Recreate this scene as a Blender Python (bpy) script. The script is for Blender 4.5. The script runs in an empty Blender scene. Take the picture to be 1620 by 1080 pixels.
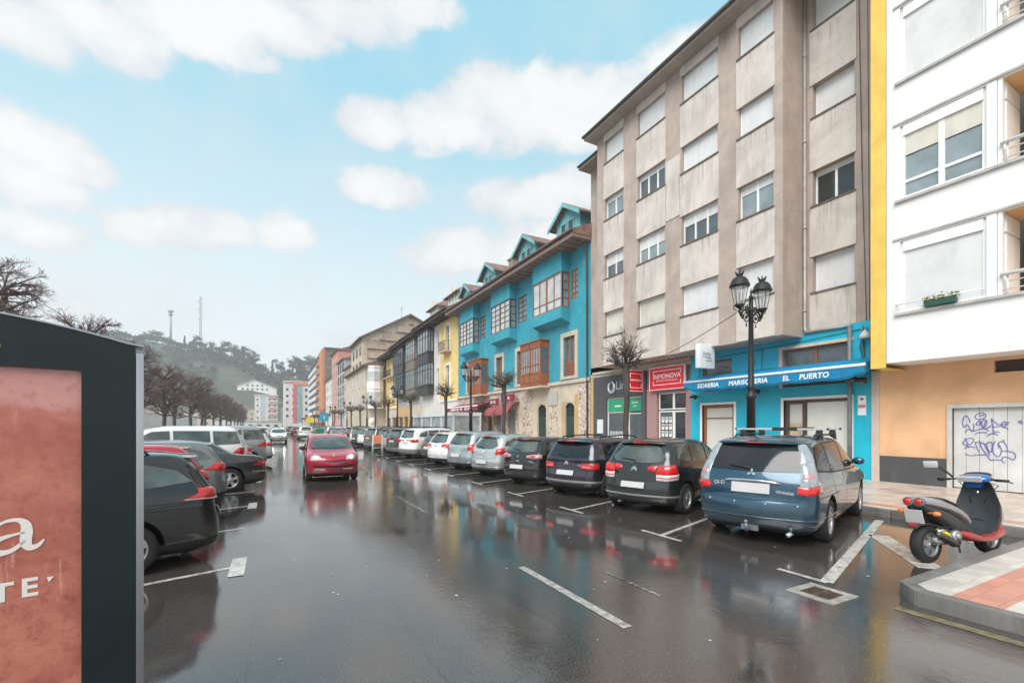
import bpy, bmesh, math, random
from mathutils import Vector, Matrix
R = math.radians
SC = bpy.context.scene
COL = SC.collection
# ------------------------------------------------------------------ camera
CAM_H = 1.8
YAW = math.atan(380 / 720)
cd = bpy.data.cameras.new('camera'); cam = bpy.data.objects.new('camera', cd); COL.objects.link(cam)
cam.location = (0, 0, CAM_H); cam.rotation_euler = (R(90), 0, -YAW)
cd.sensor_width = 36; cd.lens = 16.0; cd.shift_y = 0.0815; cd.clip_start = 0.05; cd.clip_end = 5000
SC.camera = cam
SC.view_settings.view_transform = 'Standard'; SC.view_settings.look = 'None'
SC.view_settings.exposure = 0.92; SC.view_settings.gamma = 1
SC.cycles.use_denoising = True
SC.cycles.max_bounces = 6; SC.cycles.volume_bounces = 2; SC.cycles.transparent_max_bounces = 12
SC.cycles.sample_clamp_indirect = 4
CT, ST = math.cos(YAW), math.sin(YAW)
# ------------------------------------------------------------------ sky
SUN_EL, SUN_AZ = 46, 236      # azimuth clockwise from +Y: behind the viewer, to the left
W = bpy.data.worlds.new('World'); SC.world = W; W.use_nodes = True
nt = W.node_tree; N = nt.nodes; LK = nt.links; N.clear()
out = N.new('ShaderNodeOutputWorld'); bg = N.new('ShaderNodeBackground'); LK.new(bg.outputs[0], out.inputs[0])
bg.inputs[1].default_value = 0.108
sky = N.new('ShaderNodeTexSky'); sky.sky_type = 'NISHITA'; sky.sun_disc = False
sky.sun_elevation = R(SUN_EL); sky.sun_rotation = R(SUN_AZ); sky.air_density = 1.0; sky.dust_density = 2.0; sky.ozone_density = 1.5
def nd(kind, **k):
    n = N.new(kind)
    for a, v in k.items(): setattr(n, a, v)
    return n
def mth(op, a, b=None, c=None, cl=False):
    n = N.new('ShaderNodeMath'); n.operation = op; n.use_clamp = cl
    for i, v in enumerate((a, b, c)):
        if v is None: continue
        if isinstance(v, (int, float)): n.inputs[i].default_value = v
        else: LK.new(v, n.inputs[i])
    return n.outputs[0]
def vmt(op, a, b):
    n = N.new('ShaderNodeVectorMath'); n.operation = op
    for i, v in enumerate((a, b)):
        if isinstance(v, tuple): n.inputs[i].default_value = v
        else: LK.new(v, n.inputs[i])
    return n
def mixc(f, a, b):
    n = N.new('ShaderNodeMix'); n.data_type = 'RGBA'
    for s, v in ((0, f), (6, a), (7, b)):
        if isinstance(v, (int, float)): n.inputs[s].default_value = v
        elif isinstance(v, tuple): n.inputs[s].default_value = (*v, 1)
        else: LK.new(v, n.inputs[s])
    return n.outputs[2]
def noise(sc, det, vec, rough=.55, dist=0):
    n = N.new('ShaderNodeTexNoise'); n.inputs['Scale'].default_value = sc; n.inputs['Detail'].default_value = det
    n.inputs['Roughness'].default_value = rough; n.inputs['Distortion'].default_value = dist; LK.new(vec, n.inputs['Vector']); return n.outputs[0]
def mapr(v, a, b, c=0., d=1., smooth=True):
    n = N.new('ShaderNodeMapRange'); n.interpolation_type = 'SMOOTHSTEP' if smooth else 'LINEAR'
    LK.new(v, n.inputs[0])
    for i, x in enumerate((a, b, c, d)): n.inputs[i + 1].default_value = x
    return n.outputs[0]
tc = nd('ShaderNodeTexCoord'); dirv = tc.outputs['Generated']
sep = nd('ShaderNodeSeparateXYZ'); LK.new(dirv, sep.inputs[0])
az = mth('ARCTAN2', sep.outputs[0], sep.outputs[1]); el = mth('ARCSINE', sep.outputs[2])
cmb = nd('ShaderNodeCombineXYZ'); LK.new(az, cmb.inputs[0]); LK.new(el, cmb.inputs[1])
# veil of thin high cloud: pale at the horizon, cyan above
grad = mapr(el, R(4), R(38), smooth=True)
veil = mixc(grad, (4.8, 5.05, 5.15), (1.75, 3.65, 4.4))
skyc = mixc(0.9, sky.outputs[0], veil)
# cumulus banks, each a patch of the sky dome (azimuth, elevation, half sizes)
def azel(px, py):
    r = (px - 810) / 720; t = (672 - py) / 720
    return math.atan2(ST + r * CT, CT - r * ST), math.atan2(t, math.hypot(1, r))
clouds = [(40, 45, 120, 55), (160, 48, 120, 52), (290, 35, 130, 50), (420, 28, 130, 44), (540, 20, 120, 44), (650, 10, 90, 36), (20, 215, 62, 62), (95, 245, 80, 50), (40, 290, 120, 42), (150, 270, 40, 34), (50, 362, 95, 34), (215, 362, 62, 32), (290, 360, 70, 32), (350, 362, 60, 28), (450, 368, 50, 34),
          (600, 190, 62, 40), (690, 200, 90, 46), (790, 170, 90, 62), (760, 205, 140, 44), (870, 150, 75, 52), (940, 160, 90, 52), (880, 200, 130, 42), (610, 300, 66, 32), (575, 308, 30, 20), (850, 315, 90, 38), (900, 300, 60, 38), (740, 400, 110, 34), (900, 380, 120, 40), (1100, 100, 90, 60)]
for k in range(22):
    rr = random.Random(k); a = rr.uniform(60, 330); e = rr.uniform(8, 75)
    clouds.append((None, R(a if a < 180 else a - 360), R(e), R(rr.uniform(12, 30)), R(rr.uniform(4, 10))))
q = None
for cdef in clouds:
    if cdef[0] is None: _, ca, ce, ra, re = cdef
    else:
        px, py, rx, ry = cdef; ca, ce = azel(px, py); ra = abs(azel(px + rx, py)[0] - azel(px - rx, py)[0]) / 2; re = abs(azel(px, py + ry)[1] - azel(px, py - ry)[1]) / 2
    d1 = vmt('SUBTRACT', cmb.outputs[0], (ca, ce, 0)).outputs[0]
    d2 = vmt('MULTIPLY', d1, (1 / ra, 1 / re, 0)).outputs[0]
    d3 = vmt('DOT_PRODUCT', d2, d2).outputs['Value']
    q = d3 if q is None else mth('SMOOTH_MIN', q, d3, 0.25)
mp = nd('ShaderNodeMapping'); LK.new(dirv, mp.inputs[0]); mp.inputs['Scale'].default_value = (1, 1, 1.3)
n1 = noise(5.5, 9, mp.outputs[0], .55, .1); n2 = noise(17, 9, mp.outputs[0], .6, .1); n3_ = noise(7, 8, mp.outputs[0], .6)
bump = mth('ADD', mth('MULTIPLY', mth('SUBTRACT', n1, .5), 3.0), mth('MULTIPLY', mth('SUBTRACT', n2, .5), 2.6))
f = mth('ADD', mth('SUBTRACT', 1.15, q), bump)
mask = mth('MULTIPLY', mapr(f, -0.5, 0.6), .96)
wisp = mapr(mth('ADD', n1, mth('MULTIPLY', n2, .35)), .60, .85)
lowband = mth('MULTIPLY', mapr(el, R(4), R(20), 1, 0), mapr(mth('ADD', n1, mth('MULTIPLY', n2, .35)), .52, .75))
mask = mth('MAXIMUM', mask, mth('MULTIPLY', mth('ADD', mth('MULTIPLY', wisp, .32), lowband), .75), cl=True)
shade = mapr(mth('ADD', mth('MULTIPLY', f, .45), mth('MULTIPLY', n3_, 1.5)), .65, 1.45)
ccol = mixc(shade, (3.9, 3.95, 4.1), (5.1, 4.95, 4.85))
skyc = mixc(mth('MULTIPLY', mask, .93), skyc, ccol)
# below the horizon: dull ground tone
skyc = mixc(mapr(el, R(-2), R(0.0)), (1.5, 1.5, 1.5), skyc)
LK.new(skyc, bg.inputs[0])
sd = bpy.data.lights.new('sun', 'SUN'); sd.energy = 2.5; sd.angle = R(45); sd.color = (1, .955, .9)
so = bpy.data.objects.new('sun', sd); COL.objects.link(so)
sv = Vector((math.sin(R(SUN_AZ)) * math.cos(R(SUN_EL)), math.cos(R(SUN_AZ)) * math.cos(R(SUN_EL)), math.sin(R(SUN_EL))))
so.rotation_euler = (-sv).to_track_quat('-Z', 'Y').to_euler()
# ------------------------------------------------------------------ helpers
rnd = random.Random(7)
def sg(px, py, h=0.0):       # point of the level h seen at that place of the photo
    Z = (CAM_H - h) * 720 / (py - 672); X = (px - 810) / 720 * Z
    return Z * ST + X * CT, Z * CT - X * ST
def fy(px, X):               # street distance of a facade point on the plane x = X
    r = (px - 810) / 720; return X / (ST + r * CT) * (CT - r * ST)
ROOT_M = {}
def tag(o, label=None, cat=None, group=None, kind='thing'):
    if label: o['label'] = label
    if cat: o['category'] = cat
    if group: o['group'] = group
    if kind: o['kind'] = kind
    return o
def thing(name, label, cat, loc=(0, 0, 0), rz=0, group=None):
    o = bpy.data.objects.new(name, None); COL.objects.link(o); o.empty_display_size = .3
    o.location = loc; o.rotation_euler = (0, 0, rz); tag(o, label, cat, group)
    ROOT_M[o.name] = (Matrix.Translation(loc) @ Matrix.Rotation(rz, 4, 'Z')).inverted()
    return o
class MB:
    def __init__(s): s.v = []; s.f = []; s.m = []; s.sm = []
    def add(s, vs, fs, m=0, smooth=False):
        b = len(s.v); s.v += [tuple(p) for p in vs]
        for f_ in fs: s.f.append(tuple(b + i for i in f_)); s.m.append(m); s.sm.append(smooth)
    def box(s, x0, x1, y0, y1, z0, z1, m=0):
        if x0 > x1: x0, x1 = x1, x0
        if y0 > y1: y0, y1 = y1, y0
        if z0 > z1: z0, z1 = z1, z0
        s.add([(x0, y0, z0), (x1, y0, z0), (x1, y1, z0), (x0, y1, z0), (x0, y0, z1), (x1, y0, z1), (x1, y1, z1), (x0, y1, z1)],
              [(0, 3, 2, 1), (4, 5, 6, 7), (0, 1, 5, 4), (1, 2, 6, 5), (2, 3, 7, 6), (3, 0, 4, 7)], m)
    def quad(s, a, b, c, d, m=0): s.add([a, b, c, d], [(0, 1, 2, 3)], m)
    def obox(s, c, ax, ay, az_, m=0):     # oriented box: centre and three half vectors
        c = Vector(c); ax = Vector(ax); ay = Vector(ay); az_ = Vector(az_)
        vs = [c + i * ax + j * ay + k * az_ for k in (-1, 1) for (i, j) in ((-1, -1), (1, -1), (1, 1), (-1, 1))]
        s.add(vs, [(0, 3, 2, 1), (4, 5, 6, 7), (0, 1, 5, 4), (1, 2, 6, 5), (2, 3, 7, 6), (3, 0, 4, 7)], m)
    def tube(s, pts, r, n=8, m=0, cap=True, smooth=True):
        pts = [Vector(p) for p in pts]; rs = r if isinstance(r, (list, tuple)) else [r] * len(pts)
        vs = []; up = None
        for i, p in enumerate(pts):
            t = (pts[min(i + 1, len(pts) - 1)] - pts[max(i - 1, 0)])
            if t.length < 1e-9: t = Vector((0, 0, 1))
            t.normalize()
            if up is None: up = Vector((0, 0, 1)) if abs(t.z) < .9 else Vector((1, 0, 0))
            a = t.cross(up)
            if a.length < 1e-4: up = Vector((0, 1, 0)) if abs(t.y) < .9 else Vector((1, 0, 0)); a = t.cross(up)
            a.normalize(); b = t.cross(a); up = -b if b.dot(up) < 0 else b
            for k in range(n):
                w = 2 * math.pi * k / n; vs.append(p + rs[i] * (math.cos(w) * a + math.sin(w) * b))
        fs = []
        for i in range(len(pts) - 1):
            for k in range(n):
                k2 = (k + 1) % n; fs.append((i * n + k, i * n + k2, (i + 1) * n + k2, (i + 1) * n + k))
        if cap: fs.append(tuple(range(n))[::-1]); fs.append(tuple((len(pts) - 1) * n + k for k in range(n)))
        s.add(vs, fs, m, smooth)
    def lathe(s, prof, c=(0, 0, 0), n=16, m=0, axis='Z', smooth=True, cap=True):
        vs = []
        for (r, h) in prof:
            for k in range(n):
                w = 2 * math.pi * k / n; x, y = r * math.cos(w), r * math.sin(w)
                p = (x, y, h) if axis == 'Z' else ((x, h, y) if axis == 'Y' else (h, x, y))
                vs.append((p[0] + c[0], p[1] + c[1], p[2] + c[2]))
        fs = []
        for i in range(len(prof) - 1):
            for k in range(n):
                k2 = (k + 1) % n; fs.append((i * n + k, i * n + k2, (i + 1) * n + k2, (i + 1) * n + k))
        if cap: fs.append(tuple(range(n))[::-1]); fs.append(tuple((len(prof) - 1) * n + k for k in range(n)))
        s.add(vs, fs, m, smooth)
    def prism(s, poly, axis, h0, h1, m=0):   # polygon in the two other axes, pulled along axis
        def P(a, b, h): return (h, a, b) if axis == 'X' else ((a, h, b) if axis == 'Y' else (a, b, h))
        n = len(poly); vs = [P(a, b, h0) for a, b in poly] + [P(a, b, h1) for a, b in poly]
        fs = [tuple(range(n))[::-1], tuple(range(n, 2 * n))] + [(i, (i + 1) % n, n + (i + 1) % n, n + i) for i in range(n)]
        s.add(vs, fs, m)
    def build(s, name, mats, parent=None, world=True, smooth=None, bevel=0):
        vs = s.v; root = parent
        if parent is not None and world:
            while root.parent is not None: root = root.parent
            Mi = ROOT_M.get(root.name)
            if Mi is not None: vs = [tuple(Mi @ Vector(p)) for p in vs]
        me = bpy.data.meshes.new(name); me.from_pydata(vs, [], s.f); 
        for m_ in (mats if isinstance(mats, (list, tuple)) else [mats]): me.materials.append(m_)
        me.polygons.foreach_set('material_index', s.m)
        me.polygons.foreach_set('use_smooth', s.sm if smooth is None else [smooth] * len(s.sm))
        bm = bmesh.new(); bm.from_mesh(me); bmesh.ops.recalc_face_normals(bm, faces=bm.faces); 
        if bevel:
            bmesh.ops.bevel(bm, geom=[e for e in bm.edges if len(e.link_faces) == 2 and e.calc_face_angle(0) > .6], offset=bevel, segments=2, affect='EDGES', profile=.6, clamp_overlap=True)
        bm.to_mesh(me); bm.free()
        if bevel or smooth:
            me.polygons.foreach_set('use_smooth', [True] * len(me.polygons)); me.set_sharp_from_angle(angle=R(40))
        me.update()
        o = bpy.data.objects.new(name, me); COL.objects.link(o)
        if parent is not None: o.parent = parent
        return o
TXT = {}
def illegible(mb, P, w, h, n, m=0, seed=1):    # rows of letter-like strokes where the photograph's lettering cannot be read
    r_ = random.Random(seed); x = 0; step = w / n
    for i in range(n):
        x = -w / 2 + i * step; k = r_.choice((0, 1, 2, 3)); t = step * .22
        if r_.random() < .08: continue
        def bar(x0, x1, z0, z1): mb.quad(P(x0, z0), P(x1, z0), P(x1, z1), P(x0, z1), m)
        bar(x, x + t, -h / 2, h / 2)
        if k in (0, 3): bar(x + step * .55, x + step * .55 + t, -h / 2, h / 2)
        if k in (1, 3): bar(x + t, x + step * .6, h / 2 - h * .2, h / 2)
        if k in (1, 2): bar(x + t, x + step * .6, -h / 2, -h / 2 + h * .2)
        if k != 2: bar(x + t, x + step * .55, -h * .1, h * .1)
def text_geo(st, size=1.0, bold=0.0, shear=0.0, space=1.0, align='CENTER'):
    key = (st, size, bold, shear, space, align)
    if key not in TXT:
        c = bpy.data.curves.new('lettering', 'FONT'); c.body = st; c.size = size; c.offset = bold; c.shear = shear; c.space_character = space
        c.align_x = align; c.align_y = 'CENTER'; c.resolution_u = 3
        o = bpy.data.objects.new('lettering', c); COL.objects.link(o)
        dg = bpy.context.evaluated_depsgraph_get(); me = bpy.data.meshes.new_from_object(o.evaluated_get(dg))
        TXT[key] = ([tuple(v.co) for v in me.vertices], [tuple(p.vertices) for p in me.polygons])
        bpy.data.objects.remove(o); bpy.data.curves.remove(c); bpy.data.meshes.remove(me)
    return TXT[key]
def put_text(mb, st, org, right, up, size, m=0, **k):
    vs, fs = text_geo(st, size, **k); o_ = Vector(org); r_ = Vector(right); u_ = Vector(up)
    mb.add([o_ + r_ * x + u_ * y for x, y, z in vs], fs, m)
# ------------------------------------------------------------------ materials
MATS = {}
def new_mat(name):
    global nt, N, LK
    m = bpy.data.materials.new(name); m.use_nodes = True; nt = m.node_tree; N = nt.nodes; LK = nt.links; N.clear()
    o_ = N.new('ShaderNodeOutputMaterial'); b = N.new('ShaderNodeBsdfPrincipled'); LK.new(b.outputs[0], o_.inputs[0])
    MATS[name] = m; return m, b
def coords(kind='Object', scale=(1, 1, 1)):
    t = N.new('ShaderNodeTexCoord'); m_ = N.new('ShaderNodeMapping'); LK.new(t.outputs[kind], m_.inputs[0]); m_.inputs['Scale'].default_value = scale
    return m_.outputs[0]
def setb(b, **k):
    for a, v in k.items():
        s_ = b.inputs[a.replace('_', ' ')]
        if isinstance(v, (int, float)): s_.default_value = v
        elif isinstance(v, tuple): s_.default_value = (*v, 1) if len(v) == 3 else v
        else: LK.new(v, s_)
def bumpn(b, h, strength=.3, dist=.02):
    n = N.new('ShaderNodeBump'); n.inputs['Strength'].default_value = strength; n.inputs['Distance'].default_value = dist
    LK.new(h, n.inputs['Height']); LK.new(n.outputs[0], b.inputs['Normal'])
def mul(c, k): return tuple(min(1, x * k) for x in c)
def M(name, col, rough=.6, metal=0., var=.12, scale=3., bump_=.0, bscale=40., stretch=1.0, coat=0., ior=1.45, emit=None, es=1.0, rvar=.0):
    if name in MATS: return MATS[name]
    m, b = new_mat(name)
    if var > 0:
        v = coords(scale=(1, 1, stretch)); n_ = noise(scale, 6, v, .6)
        c = mixc(mapr(n_, .25, .75), mul(col, 1 - var), mul(col, 1 + var)); setb(b, Base_Color=c)
        if rvar: setb(b, Roughness=mapr(n_, .3, .7, rough - rvar, rough + rvar))
        else: setb(b, Roughness=rough)
    else: setb(b, Base_Color=col, Roughness=rough)
    setb(b, Metallic=metal, IOR=ior, Coat_Weight=coat); b.inputs['Coat Roughness'].default_value = .05
    if bump_: bumpn(b, noise(bscale, 5, coords(), .6), bump_, .01)
    if emit: b.inputs['Emission Color'].default_value = (*emit, 1); b.inputs['Emission Strength'].default_value = es
    return m
def build_each(mbs, name, mats, parent): return [m_.build(name, mats, parent) for m_ in mbs]
def one(F, *a): m_ = MB(); F.box(m_, *a); return m_
def plaster(name, col, dirt=.35, dirtcol=(.16, .14, .12), rough=.8, streak=True, bump_=.25, amount=.5, drips=()):
    if name in MATS: return MATS[name]
    m, b = new_mat(name)
    v = coords(); n_ = noise(.9, 8, v, .62, .4); fine = noise(22, 5, v, .6)
    c = mixc(mapr(n_, .3, .7), mul(col, .82), mul(col, 1.08)); c = mixc(mth('MULTIPLY', mapr(noise(2.6, 8, v, .7), .45, .7), dirt * .28), c, mul(col, .6))
    vs = coords(scale=(2.2, 2.2, .22)); s_ = noise(1.6, 8, vs, .68, .3)
    d = mth('MULTIPLY', mapr(s_, amount, amount + .25), mapr(noise(.55, 4, v, .6), .38, .7))
    d2 = mth('MULTIPLY', mapr(noise(3.2, 9, v, .7), .52, .8), .6)
    c = mixc(mth('MULTIPLY', mth('MAXIMUM', d, d2), dirt), c, dirtcol)
    if drips:      # grime run-off below each sill
        sx = N.new('ShaderNodeSeparateXYZ'); LK.new(v, sx.inputs[0]); run = noise(7, 5, coords(scale=(1, 1, .06)), .7); tot = None
        for s_ in drips:
            g_ = mth('MULTIPLY', mapr(sx.outputs[2], s_ - 1.1, s_, 0, 1, False), mth('LESS_THAN', sx.outputs[2], s_)); tot = g_ if tot is None else mth('MAXIMUM', tot, g_)
        c = mixc(mth('MULTIPLY', mth('MULTIPLY', tot, mapr(run, .50, .66)), .75), c, dirtcol)
        ck = N.new('ShaderNodeTexVoronoi'); ck.feature = 'DISTANCE_TO_EDGE'; ck.inputs['Scale'].default_value = .45; LK.new(vmt('ADD', v, (.3, .7, .1)).outputs[0], ck.inputs['Vector'])
        c = mixc(mth('MULTIPLY', mapr(ck.outputs['Distance'], 0, .004, 1, 0), .5), c, dirtcol)
    c = mixc(mth('MULTIPLY', mapr(fine, .3, .8), .12), c, mul(col, .6))
    setb(b, Base_Color=c, Roughness=rough); bumpn(b, fine, bump_, .006)
    return m
# ------------------------------------------------------------------ the ground
def wet_asphalt():
    m, b = new_mat('wet_asphalt')
    v = coords(); big = noise(.35, 5, v, .6, .6); mid = noise(2.3, 6, v, .6); fine = noise(55, 4, v, .7); grit = noise(160, 3, v, .7)
    vo = N.new('ShaderNodeTexVoronoi'); vo.inputs['Scale'].default_value = 70; LK.new(v, vo.inputs['Vector'])
    lanes = noise(.9, 6, coords(scale=(1.3, .12, 1)), .6, .2)
    c = mixc(mapr(fine, .32, .68), (.024, .0205, .020), (.090, .077, .071))
    c = mixc(mapr(vo.outputs['Distance'], .0, .16, 1, 0), c, (.17, .15, .14))
    c = mixc(mth('MULTIPLY', mapr(noise(240, 2, v), .60, .70), .6), c, (.20, .18, .17))
    c = mixc(mth('MULTIPLY', mapr(big, .4, .7), .45), c, (.024, .021, .021))
    c = mixc(mth('MULTIPLY', mapr(noise(75, 2, v, .4), .68, .72), .7), c, (.26, .235, .22)); c = mixc(mth('MULTIPLY', mapr(noise(110, 2, v, .4), .62, .68), .6), c, (.015, .013, .013))
    film = mth('ADD', mth('MULTIPLY', big, .55), mth('MULTIPLY', lanes, .5))
    sx = N.new('ShaderNodeSeparateXYZ'); LK.new(v, sx.inputs[0]); wob = mth('MULTIPLY', mth('SUBTRACT', noise(.8, 5, v, .6), .5), .5)
    for xs, ww in ((1.05, .018), (4.55, .022), (-2.9, .02), (7.6, .015)):      # long seams between the laid strips
        dd = mth('ABSOLUTE', mth('SUBTRACT', mth('ADD', sx.outputs[0], wob), xs)); c = mixc(mth('MULTIPLY', mapr(dd, 0, ww, 1, 0), mapr(mid, .4, .6, .15, .8)), c, (.012, .011, .011))
    cr = N.new('ShaderNodeTexVoronoi'); cr.feature = 'DISTANCE_TO_EDGE'; cr.inputs['Scale'].default_value = .55; LK.new(mixc(.12, v, N.new('ShaderNodeTexNoise').outputs[1]), cr.inputs['Vector'])
    c = mixc(mth('MULTIPLY', mapr(cr.outputs['Distance'], 0, .006, 1, 0), mapr(big, .48, .6, 0, .7)), c, (.012, .011, .011))
    c = mixc(mth('MULTIPLY', mapr(noise(.55, 3, coords(scale=(1, .35, 1)), .4), .56, .6), .35), c, (.11, .095, .085))
    ro = mapr(film, .44, .60, .085, .008); ro2 = mth('ADD', ro, mth('MULTIPLY', mapr(mid, .4, .75), .015))
    setb(b, Base_Color=c, Roughness=ro2, IOR=2.0, Specular_Tint=(1, .92, .87))
    h = mth('ADD', mth('ADD', mth('MULTIPLY', grit, .35), mth('MULTIPLY', fine, .65)), mth('MULTIPLY', noise(9, 5, v, .6), 3.0))
    bn = N.new('ShaderNodeBump'); bn.inputs['Distance'].default_value = .003; LK.new(h, bn.inputs['Height'])
    LK.new(mapr(film, .42, .62, .25, .035), bn.inputs['Strength']); LK.new(bn.outputs[0], b.inputs['Normal'])
    return m
def worn_paint():
    m, b = new_mat('worn_road_paint')
    v = coords(); n1_ = noise(7, 8, v, .75); n2_ = noise(70, 4, v, .7)
    c = mixc(mapr(n2_, .3, .7), (.42, .40, .37), (.64, .62, .58))
    c = mixc(mth('MULTIPLY', mapr(n1_, .44, .68), .9), c, (.10, .09, .085))
    setb(b, Base_Color=c, Roughness=.28, IOR=1.5); bumpn(b, n2_, .3, .004); return m
def tile_mat(name, c1, grout, sc=(.2, .2), rough=.35, var=.15):
    m, b = new_mat(name); v = coords()
    br = N.new('ShaderNodeTexBrick'); LK.new(v, br.inputs['Vector']); br.offset = 0; br.inputs['Scale'].default_value = 1
    br.inputs['Brick Width'].default_value = sc[0]; br.inputs['Row Height'].default_value = sc[1]; br.inputs['Mortar Size'].default_value = .006
    br.inputs['Color1'].default_value = (*mul(c1, 1 - var), 1); br.inputs['Color2'].default_value = (*mul(c1, 1 + var * .6), 1); br.inputs['Mortar'].default_value = (*grout, 1)
    n_ = noise(1.4, 8, v, .65); fine = noise(90, 4, v, .7)
    c = mixc(mth('MULTIPLY', mapr(n_, .42, .75), .4), br.outputs[0], mul(c1, .45))
    c = mixc(mth('MULTIPLY', mapr(fine, .35, .8), .3), c, mul(c1, .6))
    setb(b, Base_Color=c, Roughness=mapr(n_, .3, .7, rough + .12, rough - .15)); bumpn(b, mth('ADD', fine, mth('MULTIPLY', br.outputs['Fac'], -.8)), .35, .006); return m
ASPH = wet_asphalt(); PAINT = worn_paint()
FAINT, b = new_mat('nearly_worn_off_paint'); v = coords(); setb(b, Base_Color=mixc(mapr(noise(9, 8, v, .75), .45, .6), (.05, .045, .043), (.26, .25, .23)), Roughness=.12, IOR=1.9)
YPAINT = M('worn_yellow_paint', (.17, .145, .075), .25, var=.5, scale=9)
KERB = plaster('kerb_stone', (.20, .19, .18), .8, (.05, .048, .044), .45, bump_=.8, amount=.36)
T_WHITE = tile_mat('white_terrazzo_tile', (.62, .57, .52), (.50, .46, .42))
T_PINK = tile_mat('red_terrazzo_tile', (.60, .27, .19), (.46, .22, .16))
T_BEIGE = tile_mat('beige_pavement_tile', (.60, .49, .41), (.38, .3, .26), (.33, .33))
def sheet(name, rects, z, mats, kind='structure'):
    mb = MB()
    for r_ in rects:
        x0, x1, y0, y1 = r_[:4]; mb.quad((x0, y0, z), (x1, y0, z), (x1, y1, z), (x0, y1, z), r_[4] if len(r_) > 4 else 0)
    return tag(mb.build(name, mats), kind=kind)
ROAD_END = 262
LAND = M('land', (.12, .13, .10), .9, var=.4, scale=.05)
sheet('ground', [(-1500, 1500, -300, 3000)], -.03, LAND)
sheet('road', [(-5.7, 10.6, -30, ROAD_END)], 0, ASPH)
sheet('cross_street', [(-60, 40, ROAD_END, ROAD_END + 12)], 0, ASPH)
# right pavement and the build-out by the scooter
KT = .15
def kerb_run(name, pts, w=.14, h=KT):     # pts: outer line, inner side to the left of travel
    mb = MB()
    for (a, b_) in zip(pts, pts[1:]):
        d = Vector((b_[0] - a[0], b_[1] - a[1], 0)); L_ = d.length; d.normalize(); nrm = Vector((-d.y, d.x, 0)); n_ = max(1, int(L_ / 1.0)) if L_ < 80 else int(L_ / 2)
        for i in range(n_):
            hh_ = h - (.0022 if (pts.index(a) % 2) else 0); p = Vector((a[0], a[1], 0)) + d * (L_ * i / n_ + .007); q_ = Vector((a[0], a[1], 0)) + d * (L_ * (i + 1) / n_ - .007)
            cz = (p + q_) / 2 + nrm * w / 2 + Vector((0, 0, hh_ / 2 - .03))
            mb.obox(cz, (q_ - p) / 2, nrm * w / 2, Vector((0, 0, hh_ / 2 + .03)))
    o_ = mb.build(name, KERB, bevel=0 if len(mb.f) > 900 else .012); return tag(o_, kind='structure')
kerb_run('kerb', [(10.6, ROAD_END), (10.6, 2.36)][::1])
kerb_run('kerb', [(10.6, 2.36), (5.9, 2.36), (5.68, 2.14), (5.68, -14)])
mb = MB()
z = KT - .004
def q4(x0, x1, y0, y1, m): mb.quad((x0, y0, z), (x1, y0, z), (x1, y1, z), (x0, y1, z), m)
q4(10.74, 10.98, 2.36, ROAD_END, 0); q4(10.98, 11.36, 2.36, ROAD_END, 1); q4(11.36, 11.6, 2.36, ROAD_END, 0); q4(11.6, 16.4, -14, ROAD_END, 2)
yy = 2.22; bands = [(.30, 0), (.37, 1), (.62, 0), (.37, 1), (.62, 0), (.37, 1)]
x1_ = 11.6
for w_, mi in bands:
    mb.quad((5.82, yy - w_, z), (x1_, yy - w_, z), (x1_, yy, z), (5.82, yy, z), mi); yy -= w_
mb.add([(5.705, 2.13, .141), (5.91, 2.335, .141), (11, 2.335, .141), (11, -14, .141), (5.705, -14, .141)], [(0, 1, 2, 3, 4)], 0); q4(5.82, x1_, -14, yy, 0); q4(10.74, 11.6, 2.22, 2.36, 0)
tag(mb.build('pavement', [T_WHITE, T_PINK, T_BEIGE]), kind='structure')
# left side: kerb, tree strip, pale quay
kerb_run('kerb', [(-5.7, -20), (-5.7, ROAD_END)])
QUAY = M('quay_concrete', (.42, .40, .38), .4, var=.2, scale=.3, bump_=.2)
mb = MB(); mb.quad((-60, -30, .12), (-5.84, -30, .12), (-5.84, ROAD_END, .12), (-60, ROAD_END, .12)); tag(mb.build('quay', QUAY), kind='structure')
WATER = M('harbour_water', (.10, .13, .13), .12, var=.1, scale=.4, bump_=.3, bscale=.8, ior=1.33)
sheet('water', [(-500, -60, -100, 330)], -.012, WATER)
# painted markings
DX, DY = .9536, .3010                       # direction of the parking bays
PZ = .004
def strip(mb, a, b_, w, m=0, z=PZ):
    d = Vector((b_[0] - a[0], b_[1] - a[1], 0)).normalized(); n_ = Vector((-d.y, d.x, 0)) * w / 2; A = Vector((*a, z)); B = Vector((*b_, z))
    L_ = (B - A).length; k = max(1, int(L_ / 1.5))
    mb.add([p for i in range(k + 1) for p in (A + (B - A) * i / k - n_, A + (B - A) * i / k + n_)], [(2 * i, 2 * i + 2, 2 * i + 3, 2 * i + 1) for i in range(k)], m)
mb = MB(); mw0_ = MB()
for k in range(60):
    y = 2.93 + 2.5 * k; L_ = 4.75
    strip(mb, (5.62, y), (5.62 + DX * L_, y + DY * L_), .08 if k else .13)
    strip(mb, (5.60, y - (.02 if k == 0 else .42)), (5.60, y + (.55 if k == 0 else .42)), .08, z=PZ + .003)
    y = 6.74 + 2.47 * k
    strip(mb, (-.42, y), (-.42 - DX * 4.6, y - DY * 4.6), .08); (strip(mb, (-.38, y - .42), (-.38, y + .42), .17, z=PZ + .003) if k not in (1, 3) else None)
strip(mw0_, (2.8, 3.1), (2.8, 5.05), .10)
strip(mb, (8.75, 3.78), (7.3, 2.58), .28); strip(mb, (10.3, 3.3), (9.2, 2.55), .28); 
mw_ = MB()
for y in (9.0, 15.0, 21.0, 27, 33, 39, 45, 51, 57): strip(mw_, (2.8, y), (2.8, y + 2.6), .12)
strip(mw_, (3.62, 3.5), (3.62, 4.4), .05)
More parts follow.
